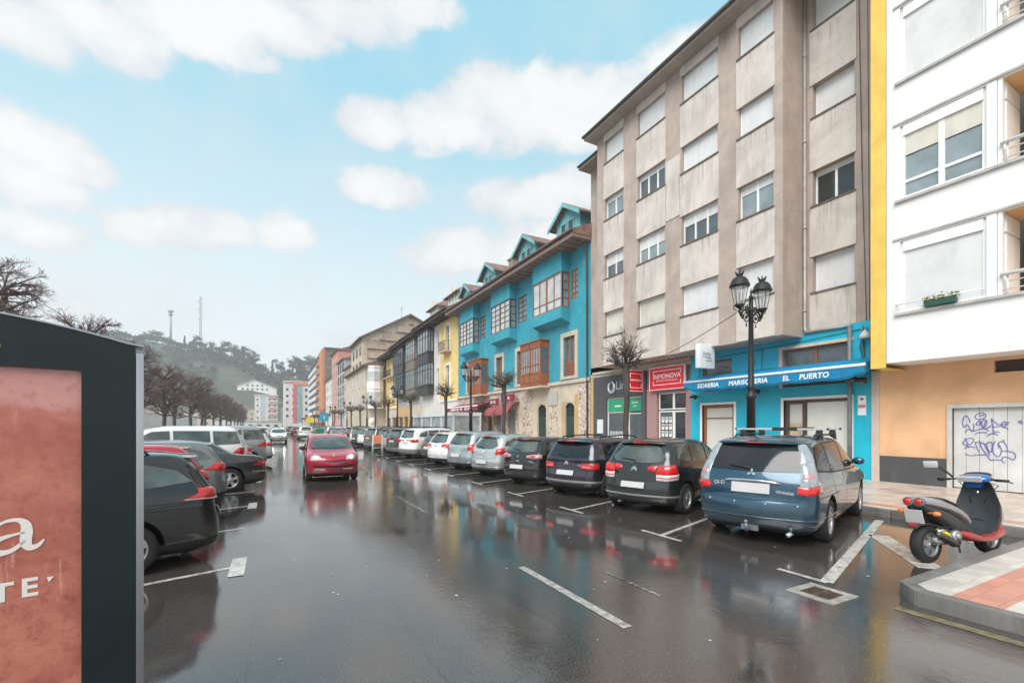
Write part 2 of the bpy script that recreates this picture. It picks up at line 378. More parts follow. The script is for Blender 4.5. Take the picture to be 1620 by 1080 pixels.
tag(mb.build('road_markings', PAINT), kind='structure'); tag(mw_.build('road_markings', FAINT), kind='structure'); tag(mw0_.build('road_markings', M('worn_centre_dash', (.33, .31, .29), .3, var=.5, scale=14)), kind='structure')
mb = MB(); strip(mb, (5.44, 2.2), (5.5, -6), .12); tag(mb.build('yellow_line', YPAINT), kind='structure')
# storm drain beside the kerb
gd = thing('drain_grate', 'rusty iron drain grate in a concrete surround by the kerb corner', 'drain', (5.2, 2.76, 0))
mb = MB(); a0, a1, b0, b1 = 4.96, 5.44, 2.52, 3.0
CONC = M('drain_concrete', (.30, .28, .25), .6, var=.35, scale=8, bump_=.4)
for (x0, x1, y0, y1) in ((a0, a1, b0, b0 + .09), (a0, a1, b1 - .09, b1), (a0, a0 + .09, b0 + .09, b1 - .09), (a1 - .09, a1, b0 + .09, b1 - .09)): mb.box(x0, x1, y0, y1, -.02, .009)
mb.build('surround', CONC, gd)
IRON = M('rusty_iron', (.075, .05, .038), .5, var=.5, scale=20, bump_=.3)
DARK = M('dark_void', (.006, .006, .006), .9, var=0)
mb = MB(); mb.box(a0 + .09, a1 - .09, b0 + .09, b1 - .09, -.02, .0045, 1)
for i in range(6): x = a0 + .11 + i * .0485; mb.box(x, x + .022, b0 + .09, b1 - .09, .0046, .011)
mb.box(a0 + .09, a1 - .09, 2.74, 2.78, .0046, .013); mb.build('bars', [IRON, DARK], gd)
# ------------------------------------------------------------------ buildings
class Face:
    def __init__(s, kind, plane): s.k = kind; s.p = plane
    def P(s, u, d, z): return {'W': (s.p + d, u, z), 'S': (u, s.p + d, z), 'E': (s.p - d, u, z)}[s.k]
    def box(s, mb, u0, u1, d0, d1, z0, z1, m=0):
        a, b = s.P(u0, d0, z0), s.P(u1, d1, z1); mb.box(a[0], b[0], a[1], b[1], a[2], b[2], m)
def wall_holes(mb, F, u0, u1, z0, z1, holes, depth, m=0, mr=None):
    mr = m if mr is None else mr
    us = sorted({u0, u1, *[h[0] for h in holes], *[h[1] for h in holes]}); zs = sorted({z0, z1, *[h[2] for h in holes], *[h[3] for h in holes]})
    for a, b in zip(us, us[1:]):
        for c, d in zip(zs, zs[1:]):
            mu, mz = (a + b) / 2, (c + d) / 2
            if any(h[0] < mu < h[1] and h[2] < mz < h[3] for h in holes): continue
            if a < u0 or b > u1 or c < z0 or d > z1: continue
            mb.quad(F.P(a, 0, c), F.P(b, 0, c), F.P(b, 0, d), F.P(a, 0, d), m)
    for (a, b, c, d) in holes:
        mb.quad(F.P(a, 0, c), F.P(b, 0, c), F.P(b, depth, c), F.P(a, depth, c), mr); mb.quad(F.P(a, 0, d), F.P(b, 0, d), F.P(b, depth, d), F.P(a, depth, d), mr)
        mb.quad(F.P(a, 0, c), F.P(a, 0, d), F.P(a, depth, d), F.P(a, depth, c), mr); mb.quad(F.P(b, 0, c), F.P(b, 0, d), F.P(b, depth, d), F.P(b, depth, c), mr)
GLASS_D = M('dark_window_glass', (.025, .03, .032), .04, var=0, ior=1.6)
GLASS_L = M('pale_window_glass', (.22, .26, .28), .05, var=.25, scale=1.2, ior=1.7)
CURT_SKY = M('curtain_sky_glass', (.46, .48, .48), .06, var=.2, scale=1.6, ior=1.7)  # whitish base colour holds both curtains and reflected sky
GLASS_G = M('grey_window_glass', (.09, .11, .12), .05, var=.25, scale=1.5, ior=1.6)
WHITE = M('white_frame_paint', (.78, .78, .77), .4, var=.05)
WOOD = M('brown_frame_wood', (.26, .10, .045), .45, var=.25, scale=6, stretch=.3)
WOOD_D = M('dark_frame_wood', (.10, .062, .05), .5, var=.25, scale=6, stretch=.3)
BLACKW = M('black_gallery_wood', (.035, .036, .04), .45, var=.2)
SHUT = None
def slat_mat(name, col, pitch=.055, dirt=.25, grime=None):
    m, b = new_mat(name); v = coords(); sp = N.new('ShaderNodeSeparateXYZ'); LK.new(v, sp.inputs[0])
    w_ = mth('FRACT', mth('MULTIPLY', sp.outputs[2], 1 / pitch))
    n_ = noise(1.2, 8, v, .65); s_ = noise(2.5, 6, coords(scale=(1, 1, .15)), .6)
    c = mixc(mth('MULTIPLY', mapr(n_, .4, .75), dirt), col, (.33, .30, .26)); c = mixc(mth('MULTIPLY', mapr(s_, .5, .8), dirt), c, (.3, .28, .25))
    if grime: c = mixc(mth('MULTIPLY', mapr(mth('ADD', sp.outputs[2], mth('MULTIPLY', n_, -.7)), grime - .35, grime + .25, 1, 0), .6), c, (.22, .23, .19))
    c = mixc(mapr(w_, 0, .12, .22, 0), c, (.25, .25, .25)); setb(b, Base_Color=c, Roughness=.5); bumpn(b, w_, .35, .01); return m
SHUT = slat_mat('white_shutter_slats', (.70, .705, .71)); SHUT_Y = slat_mat('yellowed_shutter_slats', (.66, .63, .55), dirt=.4, grime=6.1); STEEL = slat_mat('grey_shutter_slats', (.22, .24, .27), .08)
METAL = M('grey_metal', (.22, .22, .23), .4, .6, var=.15); PIPE = M('downpipe_metal', (.36, .35, .34), .5, .3, var=.2)
def window(F, par, u0, u1, z0, z1, d, nx=2, nz=(), fr=WHITE, gl=GLASS_D, w=.05, shut=0, smat=None, inner=.035, label=None, name='window', thick=.07):
    mb = MB(); g = .002
    F.box(mb, u0 + g, u0 + w, d, d + thick, z0 + g, z1 - g); F.box(mb, u1 - w, u1 - g, d, d + thick, z0 + g, z1 - g)
    F.box(mb, u0 + w, u1 - w, d, d + thick, z0 + g, z0 + w); F.box(mb, u0 + w, u1 - w, d, d + thick, z1 - w, z1 - g)
    for i in range(1, nx):
        c = u0 + (u1 - u0) * i / nx; F.box(mb, c - inner, c + inner, d + .004, d + thick, z0 + w, z1 - w)
    for fz in nz:
        c = z0 + (z1 - z0) * fz; F.box(mb, u0 + w, u1 - w, d + .008, d + thick, c - inner * .6, c + inner * .6)
    o = mb.build(name, fr, par)
    if label: o['label'] = label
    mb = MB(); q_ = d + thick * .6
    if shut < 1:
        zt = z1 - w * .5 - shut * (z1 - z0); a = [F.P(u0 + w * .5, q_, z0 + w * .5), F.P(u1 - w * .5, q_, z0 + w * .5), F.P(u1 - w * .5, q_, zt), F.P(u0 + w * .5, q_, zt)]
        mb.quad(*a); mb.build('pane', gl, o)
    if shut > 0:
        mb = MB(); F.box(mb, u0 + w * .6, u1 - w * .6, d + .015, d + thick - .01, z1 - w * .6 - shut * (z1 - z0 - w), z1 - w * .6); mb.build('shutter', smat or SHUT, o)
    return o
def stucco_trim(F, mb, u0, u1, z0, z1, w, pr=.04, m=0, sill=True):
    F.box(mb, u0 - w, u0, -pr, .0, z0, z1); F.box(mb, u1, u1 + w, -pr, 0, z0, z1); F.box(mb, u0 - w, u1 + w, -pr - .002, 0, z1, z1 + w)
    if sill: F.box(mb, u0 - w - .03, u1 + w + .03, -pr - .03, 0, z0 - w * .6, z0)
FX = 15.9; JX = 14.8
# ---- grey apartment block (brown piers, pale panels, white shutters)
gb = thing('apartment_block', 'stained beige and brown concrete apartment block with white roller shutters, over the blue restaurant', 'building', (FX, 13.8, 0))
PANEL = plaster('pale_concrete_panel', (.61, .555, .51), .40, (.22, .195, .175), amount=.42, drips=(6.17, 9.05, 11.97, 14.82)); PIER = plaster('brown_concrete_pier', (.44, .355, .31), .45, (.17, .135, .115), amount=.44, drips=(16.3,))
FJ, FA = Face('W', JX), Face('W', FX)
cols = [(16.69, 18.04), (14.1, 15.72), (11.5, 13.2), (9.36, 10.65)]; rows = [(6.22, 7.42), (9.1, 10.28), (12.02, 13.1), (14.87, 16.0)]
Y0, Y1, ZB, ZT = 9.04, 18.65, 4.76, 16.36
holes = [(a, b, c, d) for a, b in cols for c, d in rows]
panels = [(a - .02, b + .02) for a, b in cols]
mb = MB(); wall_holes(mb, FJ, Y0, Y1, ZB, ZT, holes, .22, 0)
mbp = []
for (a, b) in cols:      # projecting pale panels between the window rows
    zz = [ZB + .02] + [x for r_ in rows for x in r_] + [ZT]
    for i in range(0, len(zz) - 1, 2): mbp.append(one(FJ, a - .06, b + .06, -.035, -.001, zz[i], zz[i + 1] - .06 if i < 8 else zz[i + 1]))
mbp.append(one(FJ, 13.28, 14.02, -.028, -.001, 10.4, 12.9))
# side return (faces the camera), roof slab, soffit
mb.quad((JX, Y0, ZB), (FX + .25, Y0, ZB), (FX + .25, Y0, ZT), (JX, Y0, ZT)); mb.quad((JX, Y1, ZB), (FX, Y1, ZB), (FX, Y1, ZT), (JX, Y1, ZT))
mb.quad((JX, Y0, ZB), (JX, Y1, ZB), (FX + .2, Y1, ZB), (FX + .2, Y0, ZB))
rec = [(7.54, 8.78, 6.22, 7.42), (7.54, 8.78, 9.1, 10.28), (7.54, 8.78, 12.05, 13.15), (7.54, 8.78, 15.0, 16.1)]
F2 = Face('W', FX + .12)
wall_holes(mb, F2, 6.9, Y0, 4.92, ZT, rec, .3, 0)
for (a, b, c, d) in rec:
    pass
zz = [4.95, 6.22, 7.42, 9.1, 10.28, 12.05, 13.15, 15.0, 16.1, ZT]
for i in range(0, 10, 2): mbp.append(one(F2, 7.48, 8.86, -.035, -.001, zz[i], zz[i + 1] - .05))
lrec = [(19.2, 19.75, c, d) for c, d in rows]; wall_holes(mb, FA, Y1, 20.6, 4.6, ZT - .35, lrec, .25, 0)
mb.box(FX + .5, FX + 9, 6.9, 20.58, 0, ZT - .01)                       # body behind
mb.quad((FX + .12, 6.9, 4.92), (FX + .12, 6.9, ZT), (FX + 8, 6.9, ZT), (FX + 8, 6.9, 4.92))
mb.quad((FX, 20.59, ZT), (FX, 20.59, 4.6), (FX + 8, 20.59, 4.6), (FX + 8, 20.59, ZT))
mb.build('wall', PIER, gb); build_each(mbp, 'panel', PANEL, gb)
mb = []
for (a, b) in cols:
    for c, d in rows: mb.append(one(FJ, a - .05, b + .05, -.07, .2, c - .055, c))
for (a, b, c, d) in rec: mb.append(one(F2, a - .05, b + .05, -.07, .2, c - .05, c))
build_each(mb, 'sill', M('dark_sill', (.13, .10, .085), .6, var=.3), gb)
open_ = {(0, 1): .55, (0, 2): .25, (1, 1): .48, (1, 2): .3, (2, 1): .28, (3, 2): .0, (3, 1): 0.32}
state = {(0, 3): 1, (1, 3): 1, (2, 3): 1, (3, 3): 1, (0, 2): .18, (1, 2): .18, (2, 2): 1, (3, 2): 1, (0, 1): .45, (1, 1): .45, (2, 1): .35, (3, 1): .25, (0, 0): 1, (1, 0): 1, (2, 0): 1, (3, 0): 1}
for ci, (a, b) in enumerate(cols):
    for ri, (c, d) in enumerate(rows):
        window(FJ, gb, a, b, c, d, .14, (1 if state[(ci, ri)] == 1 else 3 if ci in (2, 1) else 2), (), WHITE, GLASS_G if (ci + ri) % 2 else GLASS_L, .045, state[(ci, ri)], SHUT_Y if ri == 0 and ci < 2 else SHUT)
for ri, (a, b, c, d) in enumerate(rec): window(F2, gb, a, b, c, d, .2, 2 if ri == 1 else 1, (), WHITE, GLASS_D, .045, [1, .12, 1, 1][ri], SHUT)
for (a, b, c, d) in lrec: window(FA, gb, a, b, c, d, .15, 1, (), WOOD_D, GLASS_D, .04)
# roof with deep eave and gutter
ROOFC = plaster('eave_concrete', (.36, .31, .27), .6); TILE = None
def tile_roof_mat(name, col):
    m, b = new_mat(name); v = coords(); sp = N.new('ShaderNodeSeparateXYZ'); LK.new(v, sp.inputs[0])
    w_ = mth('ABSOLUTE', mth('SINE', mth('MULTIPLY', sp.outputs[1], 14.0))); n_ = noise(2.2, 7, v, .65); n3 = noise(14, 3, v)
    c = mixc(mapr(n_, .3, .7), mul(col, .55), mul(col, 1.2)); c = mixc(mth('MULTIPLY', mapr(n3, .45, .7), .5), c, mul(col, .45)); c = mixc(mapr(w_, 0, .35, .6, 0), c, mul(col, .25))
    setb(b, Base_Color=c, Roughness=.6); bumpn(b, w_, .8, .08); return m
TILE = tile_roof_mat('clay_roof_tiles', (.30, .17, .14)); TILE_D = tile_roof_mat('brown_roof_tiles', (.20, .12, .095))
mb = MB(); mb.box(JX - .62, JX + .6, Y0 - .3, Y1 + .3, ZT, ZT + .14); mb.box(FX - .75, FX + .6, Y1 + .3, 20.75, ZT - .36, ZT - .22); mb.box(FX - .62, FX + .6, 6.9, Y0 - .3, ZT, ZT + .14)
mb.quad((JX - .66, 6.9, ZT + .2), (JX - .66, Y1 + .34, ZT + .2), (FX + 5, Y1 + .34, ZT + 2.0), (FX + 5, 6.9, ZT + 2.0))
mb.build('eave', ROOFC, gb)
mb = MB(); mb.tube([(JX - .68, Y0 - .3, ZT + .16), (JX - .68, Y1 + .34, ZT + .16)], .07, 8); mb.tube([(FX - .8, Y1 + .3, ZT - .2), (FX - .8, 20.75, ZT - .2)], .06, 8); mb.build('gutter', M('dark_gutter', (.07, .07, .075), .5, var=.2), gb)
mb = MB(); mb.tube([(FX + .02, 8.98, ZT), (FX + .02, 8.98, 5.02), (FX - .02, 8.9, 4.94)], .05, 10)
for z in (14.2, 11.3, 8.4, 5.6): mb.lathe([(.062, z), (.062, z + .08)], (FX + .02, 8.98, 0), 10)
mb.tube([(FX - .06, 8.95, 4.9), (FX - .07, 7.55, 4.88)], .045, 8)
mb.build('downpipe', PIPE, gb)
# ---- restaurant ground floor, bright blue
CY_ = plaster('turquoise_shop_paint', (.008, .44, .60), .25, (.03, .25, .32), .45, bump_=.12, amount=.6)
rs = thing('restaurant_front', 'bright turquoise restaurant front with two brown doorways under the concrete block', 'shop front', (FX, 10.4, 0))
mb = MB(); h_ = [(11.62, 13.1, .15, 2.62), (7.6, 9.68, .15, 2.66), (11.72, 13.1, 3.2, 4.42), (7.62, 9.72, 3.12, 4.42)]
wall_holes(mb, FA, 7.02, 13.69, .14, 4.92, h_, .2); mb.quad((FX, 7.02, .14), (FX, 7.02, 4.92), (FX + .45, 7.02, 4.92), (FX + .45, 7.02, .14)); FA.box(mb, 7.02, 9.0, -.004, 0, 4.7, 4.95)
mb.build('wall', CY_, rs)
mb = MB()
for (a, b, c, d) in h_[:2]: FA.box(mb, a - .09, a, -.03, .1, c, d + .09); FA.box(mb, b, b + .09, -.03, .1, c, d + .09); FA.box(mb, a, b, -.03, .1, d, d + .09)
mb.build('door_trim', WHITE, rs)
BLIND = M('cream_door_blind', (.62, .60, .55), .6, var=.06, scale=1)
d1 = window(FA, rs, 11.62, 13.1, .15, 2.62, .08, 1, (.78,), WOOD, BLIND, .13, name='door')
d2 = window(FA, rs, 8.95, 9.68, .15, 2.66, .08, 1, (.12,), WOOD_D, BLIND, .14, name='door')
mb = MB(); FA.box(mb, 9.15, 9.5, .05, .08, 1.45, 1.85); mb.build('notice', M('cork_notice', (.5, .38, .22), .8, var=.2), d2)
mb = MB(); FA.box(mb, 7.6, 8.94, .1, .14, .55, 2.56); mb.build('shutter_panel', M('cream_panel', (.66, .65, .60), .5, var=.05), rs)
mb = MB(); FA.box(mb, 7.6, 8.94, .06, .15, 2.56, 2.66); FA.box(mb, 7.6, 8.94, .06, .15, .15, .55); mb.build('panel_frame', WOOD_D, rs)
window(FA, rs, 11.72, 13.1, 3.2, 4.42, .1, 1, (), WOOD, GLASS_G, .07); window(FA, rs, 7.62, 9.72, 3.12, 4.42, .1, 2, (), WOOD, GLASS_G, .08)
mb = MB(); FA.box(mb, 7.5, 9.84, -.035, .0, 4.42, 4.52); FA.box(mb, 9.72, 9.84, -.035, 0, 3.1, 4.42); mb.build('window_trim', M('peach_trim', (.62, .42, .32), .6, var=.1), rs)
mb = MB(); FA.box(mb, 10.75, 10.93, -.004, 0, 4.0, 4.18); mb.build('vent', M('vent_plate', (.02, .25, .3), .6), rs)
mb = MB(); mb.tube([(FX - .08, 7.58, 4.86), (FX - .08, 7.58, .16)], .06, 10); mb.build('downpipe', M('grey_downpipe', (.20, .21, .22), .5, .2, var=.2), rs)
# old cable runs over the wall
mb = MB()
def wire(mb, a, b, sag=.1, r=.008, n=10): mb.tube([Vector(a).lerp(Vector(b), i / n) - Vector((0, 0, sag * 4 * (i / n) * (1 - i / n))) for i in range(n + 1)], r, 4)
wire(mb, (FX - .03, 13.5, 4.5), (FX - .03, 7.3, 4.72), .04, .012); wire(mb, (FX - .03, 7.25, 4.8), (FX - .05, 7.18, 3.4), 0, .02); wire(mb, (FX - .05, 7.18, 4.72), (FX - .08, 7.3, 4.1), -.1, .015)
wire(mb, (FX - .04, 7.3, 4.1), (FX - .04, 7.15, 3.3), .0, .016); wire(mb, (FX - .03, 7.05, 4.8), (FX - .03, 7.06, 3.2), 0, .012); wire(mb, (FX - .03, 13.2, 4.5), (FX - .03, 13.25, 3.5), 0, .014); wire(mb, (FX - .03, 10.45, 4.6), (FX - .03, 10.5, 3.5), 0, .012)
wire(mb, (FX + .08, 7.42, 16), (FX + .08, 7.32, 9.6), 0, .014); wire(mb, (FX + .08, 7.32, 9.6), (FX + .08, 7.2, 4.9), .0, .012); wire(mb, (FX + .08, 7.18, 16), (FX + .08, 7.12, 4.9), 0, .01)
mb.build('cable', M('cable_grey', (.07, .09, .10), .5, var=.1), rs)
# ---- real-estate office and grey office
of = thing('estate_office_front', 'narrow shop front with pink granite piers and glazed door under the big red sign', 'shop front', (FX, 14.9, 0))
GRAN = M('pink_granite', (.36, .22, .21), .35, var=.35, scale=30); DGREY = M('dark_grey_cladding', (.075, .075, .082), .55, var=.08); CREAMW = plaster('cream_render', (.55, .47, .38), .6)
mb = MB(); wall_holes(mb, FA, 13.69, 16.3, .14, 3.5, [(13.95, 15.65, .2, 3.3)], .18); mb.build('wall', GRAN, of)
mb = MB(); wall_holes(mb, FA, 13.69, 20.6, 4.42, 4.98, [], .1); FA.box(mb, 13.69, 20.4, -.06, 0, 4.58, 4.7); mb.build('fascia', CREAMW, of)
mb = MB(); FA.box(mb, 13.69, 16.3, .02, .05, 3.5, 4.42); mb.build('backboard', M('backboard_grey', (.2, .17, .17), .6), of)
window(FA, of, 13.98, 14.72, .2, 2.45, .1, 1, (), WHITE, GLASS_D, .07, name='door'); window(FA, of, 13.98, 14.72, 2.5, 3.28, .1, 1, (), WHITE, GLASS_D, .05)
w1 = window(FA, of, 14.72, 15.6, .2, 2.45, .1, 1, (), WHITE, GLASS_G, .06, name='display_window'); window(FA, of, 14.72, 15.6, 2.5, 3.28, .1, 1, (), WHITE, GLASS_D, .05)
def posters(F, par, u0, u1, z0, z1, nx, nz, d, seed=1):
    mb = MB(); r_ = random.Random(seed); du, dz = (u1 - u0) / nx, (z1 - z0) / nz
    for i in range(nx):
        for j in range(nz):
            F.box(mb, u0 + du * i + .03, u0 + du * (i + 1) - .03, d, d + .006, z0 + dz * j + .03, z0 + dz * (j + 1) - .03, 0)
            F.box(mb, u0 + du * i + .06, u0 + du * (i + 1) - .06, d - .003, d - .001, z0 + dz * (j + .5), z0 + dz * (j + 1) - .06, r_.choice((1, 2, 3)))
    mb.build('listing_sheets', [M('paper_white', (.72, .74, .74), .5, var=.03), M('photo_green', (.16, .24, .18), .5, var=.3, scale=20), M('photo_grey', (.3, .32, .34), .5, var=.3, scale=20), M('photo_red', (.45, .12, .10), .5, var=.3, scale=20)], par)
posters(FA, w1, 14.78, 15.45, .6, 2.2, 3, 5, .085)
go = thing('insurance_office_front', 'dark grey office front with green banded windows beside the stone wall', 'shop front', (FX, 18.4, 0))
mb = MB(); FF = Face('W', FX - .06); wall_holes(mb, FF, 16.3, 20.3, .14, 4.42, [(16.6, 17.6, .2, 3.22), (17.75, 19.2, .5, 3.22)], .2); mb.box(FX - .06, FX + .1, 20.3, 20.3001, .14, 4.42); mb.build('wall', DGREY, go)
GREEN = M('green_window_band', (.03, .33, .17), .4, var=.1)
wd = window(FF, go, 16.6, 17.6, .2, 3.22, .1, 1, (.72,), WHITE, GLASS_G, .07, name='door'); wv = window(FF, go, 17.75, 19.2, .5, 3.22, .1, 1, (.72,), WHITE, GLASS_G, .06, name='display_window')
mb = MB(); FF.box(mb, 16.67, 17.53, .08, .1, 2.5, 3.14); illegible(mb, lambda a, b_: (FX + .018, 17.1 - a, 2.92 + b_), .45, .1, 5, 1, 3); illegible(mb, lambda a, b_: (FX + .018, 17.1 - a, 2.75 + b_), .3, .07, 4, 1, 5); mb.build('green_band', [GREEN, WHITE], wd)
mb = MB(); FF.box(mb, 17.82, 19.13, .08, .1, 2.5, 3.15); FF.box(mb, 18.1, 18.6, .074, .078, 2.75, 2.82, 1); mb.build('green_band', [GREEN, WHITE], wv)
posters(FF, wv, 17.9, 19.0, .6, 1.5, 5, 2, .085, 4)
mb = MB(); FF.box(mb, 19.45, 19.95, -.02, 0, 1.35, 2.1); mb.build('notice_board', M('paper_notice', (.62, .66, .66), .5, var=.05), go)
mb = MB(); SILV = M('brushed_silver', (.55, .56, .57), .35, .6, var=.05)
pts = [(FX - .1, 18.72 + .24 * math.cos(t), 3.78 + .28 * math.sin(t)) for t in [R(80 + 34 * i) for i in range(11)]]
mb.tube(pts, [.05, .07, .085, .09, .09, .09, .09, .085, .08, .07, .03], 8)
mb.build('round_logo', SILV, go)
mb = MB(); put_text(mb, 'Lin', (FX - .085, 18.05, 3.82), (0, -1, 0), (0, 0, 1), .6, bold=.006); mb.build('lettering', SILV, go)
# narrow ochre strip and pipe between the office and the stone wall
mb = MB(); FA.box(mb, 20.3, 20.58, -.03, .1, .14, 4.4); mb.build('corner_strip', plaster('ochre_stone', (.55, .36, .17), .5), go)
# red signs
RED = M('red_sign_panel', (.70, .012, .03), .35, var=.04)
sn = thing('wall_sign', 'large red sign reading INMONOVA above the glazed estate office door', 'sign', (FX - .15, 14.9, 3.9))
def line_frame(mb, F, u0, u1, z0, z1, d, t, gap):
    F.box(mb, u0, u1, d - .004, d, z1 - t, z1, 1); F.box(mb, u0, u1, d - .004, d, z0, z0 + t, 1)
    for uu in (u0, u1 - t): F.box(mb, uu, uu + t, d - .004, d, z0 + t, z0 + gap, 1); F.box(mb, uu, uu + t, d - .004, d, z1 - gap, z1 - t, 1)
mb = MB(); FS = Face('W', FX - .2); FS.box(mb, 13.86, 15.9, 0, .12, 3.42, 4.42); FS.box(mb, 13.86, 15.9, -.006, .0, 3.40, 3.43, 1); FS.box(mb, 13.86, 15.9, -.006, 0, 4.41, 4.44, 1); FS.box(mb, 15.88, 15.92, -.006, .1, 3.4, 4.44, 1); FS.box(mb, 13.84, 13.88, -.006, .1, 3.4, 4.44, 1)
line_frame(mb, FS, 14.04, 15.68, 3.62, 4.28, -.001, .03, .2)
xw = FX - .206
put_text(mb, 'INMONOVA', (xw, 14.86, 4.0), (0, -1, 0), (0, 0, 1), .285, 1, bold=.005, space=1.04); put_text(mb, 'SERVICIOS INMOBILIARIOS', (xw, 14.86, 3.81), (0, -1, 0), (0, 0, 1), .1, 1, space=1.05)
mb.build('panel', [RED, M('sign_white', (.82, .80, .80), .4, var=0)], sn)
sn = thing('projecting_sign', 'smaller red box sign jutting out beside the big red sign', 'sign', (FX - .45, 16.5, 3.9))
mb = MB(); mb.box(FX - .98, FX - .08, 16.45, 16.6, 3.4, 4.42); FSS = Face('S', 16.45); xa, xb = FX - .98, FX - .08
FSS.box(mb, xa, xb, -.005, 0, 3.4, 3.43, 1); FSS.box(mb, xa, xb, -.005, 0, 4.39, 4.42, 1); FSS.box(mb, xb - .03, xb, -.005, 0, 3.43, 4.39, 1)
line_frame(mb, FSS, xa + .08, xb - .1, 3.56, 4.26, -.001, .03, .22)
put_text(mb, 'INMONOVA', ((xa + xb) / 2, 16.444, 3.93), (1, 0, 0), (0, 0, 1), .13, 1, bold=.004)
mb.build('panel', [RED, MATS['sign_white']], sn)
mb = MB(); mb.box(xb - .005, FX - .0, 16.5, 16.55, 3.6, 3.64); mb.box(xb - .005, FX, 16.5, 16.55, 4.2, 4.24); mb.build('bracket', METAL, sn)
# restaurant awning
aw = thing('awning', 'rolled out blue awning lettered for the seafood restaurant', 'awning', (FX, 9.95, 3.5))
AWB = M('blue_awning_canvas', (.0, .20, .40), .7, var=.18, scale=3, bump_=.1, bscale=8); AWW = M('awning_white', (.82, .83, .84), .6, var=.02)
a0, a1 = 6.75, 13.15; mb = MB(); n = 24
top = [(FX - .12, 3.98), (FX - .5, 3.82), (FX - 1.0, 3.56)]
sec = [(FX - .05, 3.83), (FX - .5, 3.73), (FX - 1.0, 3.57), (FX - 1.03, 3.52), (FX - 1.035, 3.45), (FX - 1.03, 3.2), (FX - .98, 3.13), (FX - .9, 3.2), (FX - .05, 3.6)]
vs = []; fs = []
for i in range(n + 1):
    y = a0 + (a1 - a0) * i / n; end = min(1, min(i, n - i) / 2.0); sagz = .035 * math.sin(i * 1.7) * .4
    for j, (x, z) in enumerate(sec): vs.append((x, y, z + (sagz if j in (5, 6) else 0) + ((1 - end) * .12 if j in (5, 6, 7) else 0)))
k = len(sec)
for i in range(n):
    for j in range(k): fs.append((i * k + j, (i + 1) * k + j, (i + 1) * k + (j + 1) % k, i * k + (j + 1) % k))
fs.append(tuple(range(k))); fs.append(tuple(n * k + j for j in range(k))); mb.add(vs, fs, 0)
mb.build('canvas', AWB, aw)
mb = MB(); mb.tube([(FX - 1.03, a0 - .02, 3.52), (FX - 1.03, a1 + .02, 3.52)], .042, 8); mb.build('front_rail', AWW, aw)
for word, yc, w_ in (('SIDRERIA', 12.0, 1.05), ('MARISQUERIA', 10.35, 1.6), ('EL', 8.98, .3), ('PUERTO', 8.12, .95)):
    mb = MB(); put_text(mb, word, (FX - 1.042, yc, 3.32), (0, -1, 0), (0, 0, 1), .225, 0, bold=.006, shear=.12, space=1.06); mb.build('lettering', AWW, aw)
mb = MB()
for y in (7.3, 12.9): mb.tube([(FX, y, 3.5), (FX - .5, y + .3, 3.45), (FX - .98, y, 3.48)], .025, 6)
mb.build('folding_arm', METAL, aw)
# flood lights under the awning
for i, (y, z, lb) in enumerate(((7.15, 3.12, 'small flood light nearest the yellow corner under the awning end'), (7.42, 3.2, 'small flood light tucked under the awning beside the downpipe'), (10.5, 3.0, 'small flood light under the awning behind the street lamp'), (13.25, 2.95, 'small flood light under the far end of the awning'))):
    t = thing('flood_light', lb, 'light', (FX - .3, y, z), 0, 'flood lights under the awning')
    mb = MB(); mb.obox((FX - .35, y, z), (.07, 0, .04), (0, .13, 0), (-.03, 0, .06)); mb.build('housing', M('black_plastic', (.02, .02, .021), .4, var=0), t)
    mb = MB(); mb.obox((FX - .41, y, z - .05), (.0, .11, 0), (.04, 0, .025), (.004, 0, .008)); mb.build('lens', M('pale_lens', (.6, .58, .55), .3, var=0), t)
    mb = MB(); mb.tube([(FX, y, z + .05), (FX - .3, y, z + .03)], .015, 6); mb.build('arm', METAL, t)
# projecting white box sign
sn = thing('light_box_sign', 'square white light box sign with a black handwritten mark, above the blue awning', 'sign', (FX - .6, 10.9, 4.3))
bx0, bx1 = FX - 1.75, FX - .95; yb = 11.75; SB = (bx0 + bx1) / 2
mb = MB(); mb.box(bx0, bx1, yb, yb + .22, 3.95, 4.86); mb.build('box', M('light_box_white', (.68, .72, .76), .4, var=.03), sn, bevel=.01)
mb = MB(); illegible(mb, lambda a, b_: (SB - .03 + a + b_ * .3, yb - .004, 4.48 - a * .12 + b_), .42, .11, 8, 0, 2); illegible(mb, lambda a, b_: (SB - .02 + a + b_ * .3, yb - .004, 4.35 - a * .15 + b_), .5, .07, 10, 0, 6); illegible(mb, lambda a, b_: (SB + .08 + a + b_ * .3, yb - .004, 4.22 + b_), .34, .05, 9, 0, 8); mb.build('lettering', M('sign_ink', (.03, .05, .06), .6, var=0), sn)
mb = MB(); mb.tube([(bx1, yb + .1, 4.8), (FX, yb + .1, 4.8)], .02, 6); mb.tube([(bx1, yb + .1, 4.05), (FX, yb + .1, 4.05)], .02, 6); mb.build('bracket', METAL, sn)
# small notice by the corner
t = thing('wall_notice', 'small white and pink notice on the turquoise corner pier', 'sign', (FX - .01, 7.27, 2.3))
mb = MB(); FA.box(mb, 7.17, 7.39, -.016, -.004, 2.1, 2.7); FA.box(mb, 7.18, 7.38, -.019, -.016, 2.32, 2.42, 1); FA.box(mb, 7.24, 7.32, -.019, -.016, 2.56, 2.62, 2); mb.build('plate', [WHITE, M('notice_pink', (.6, .2, .28), .5, var=0), MATS['sign_ink']], t)
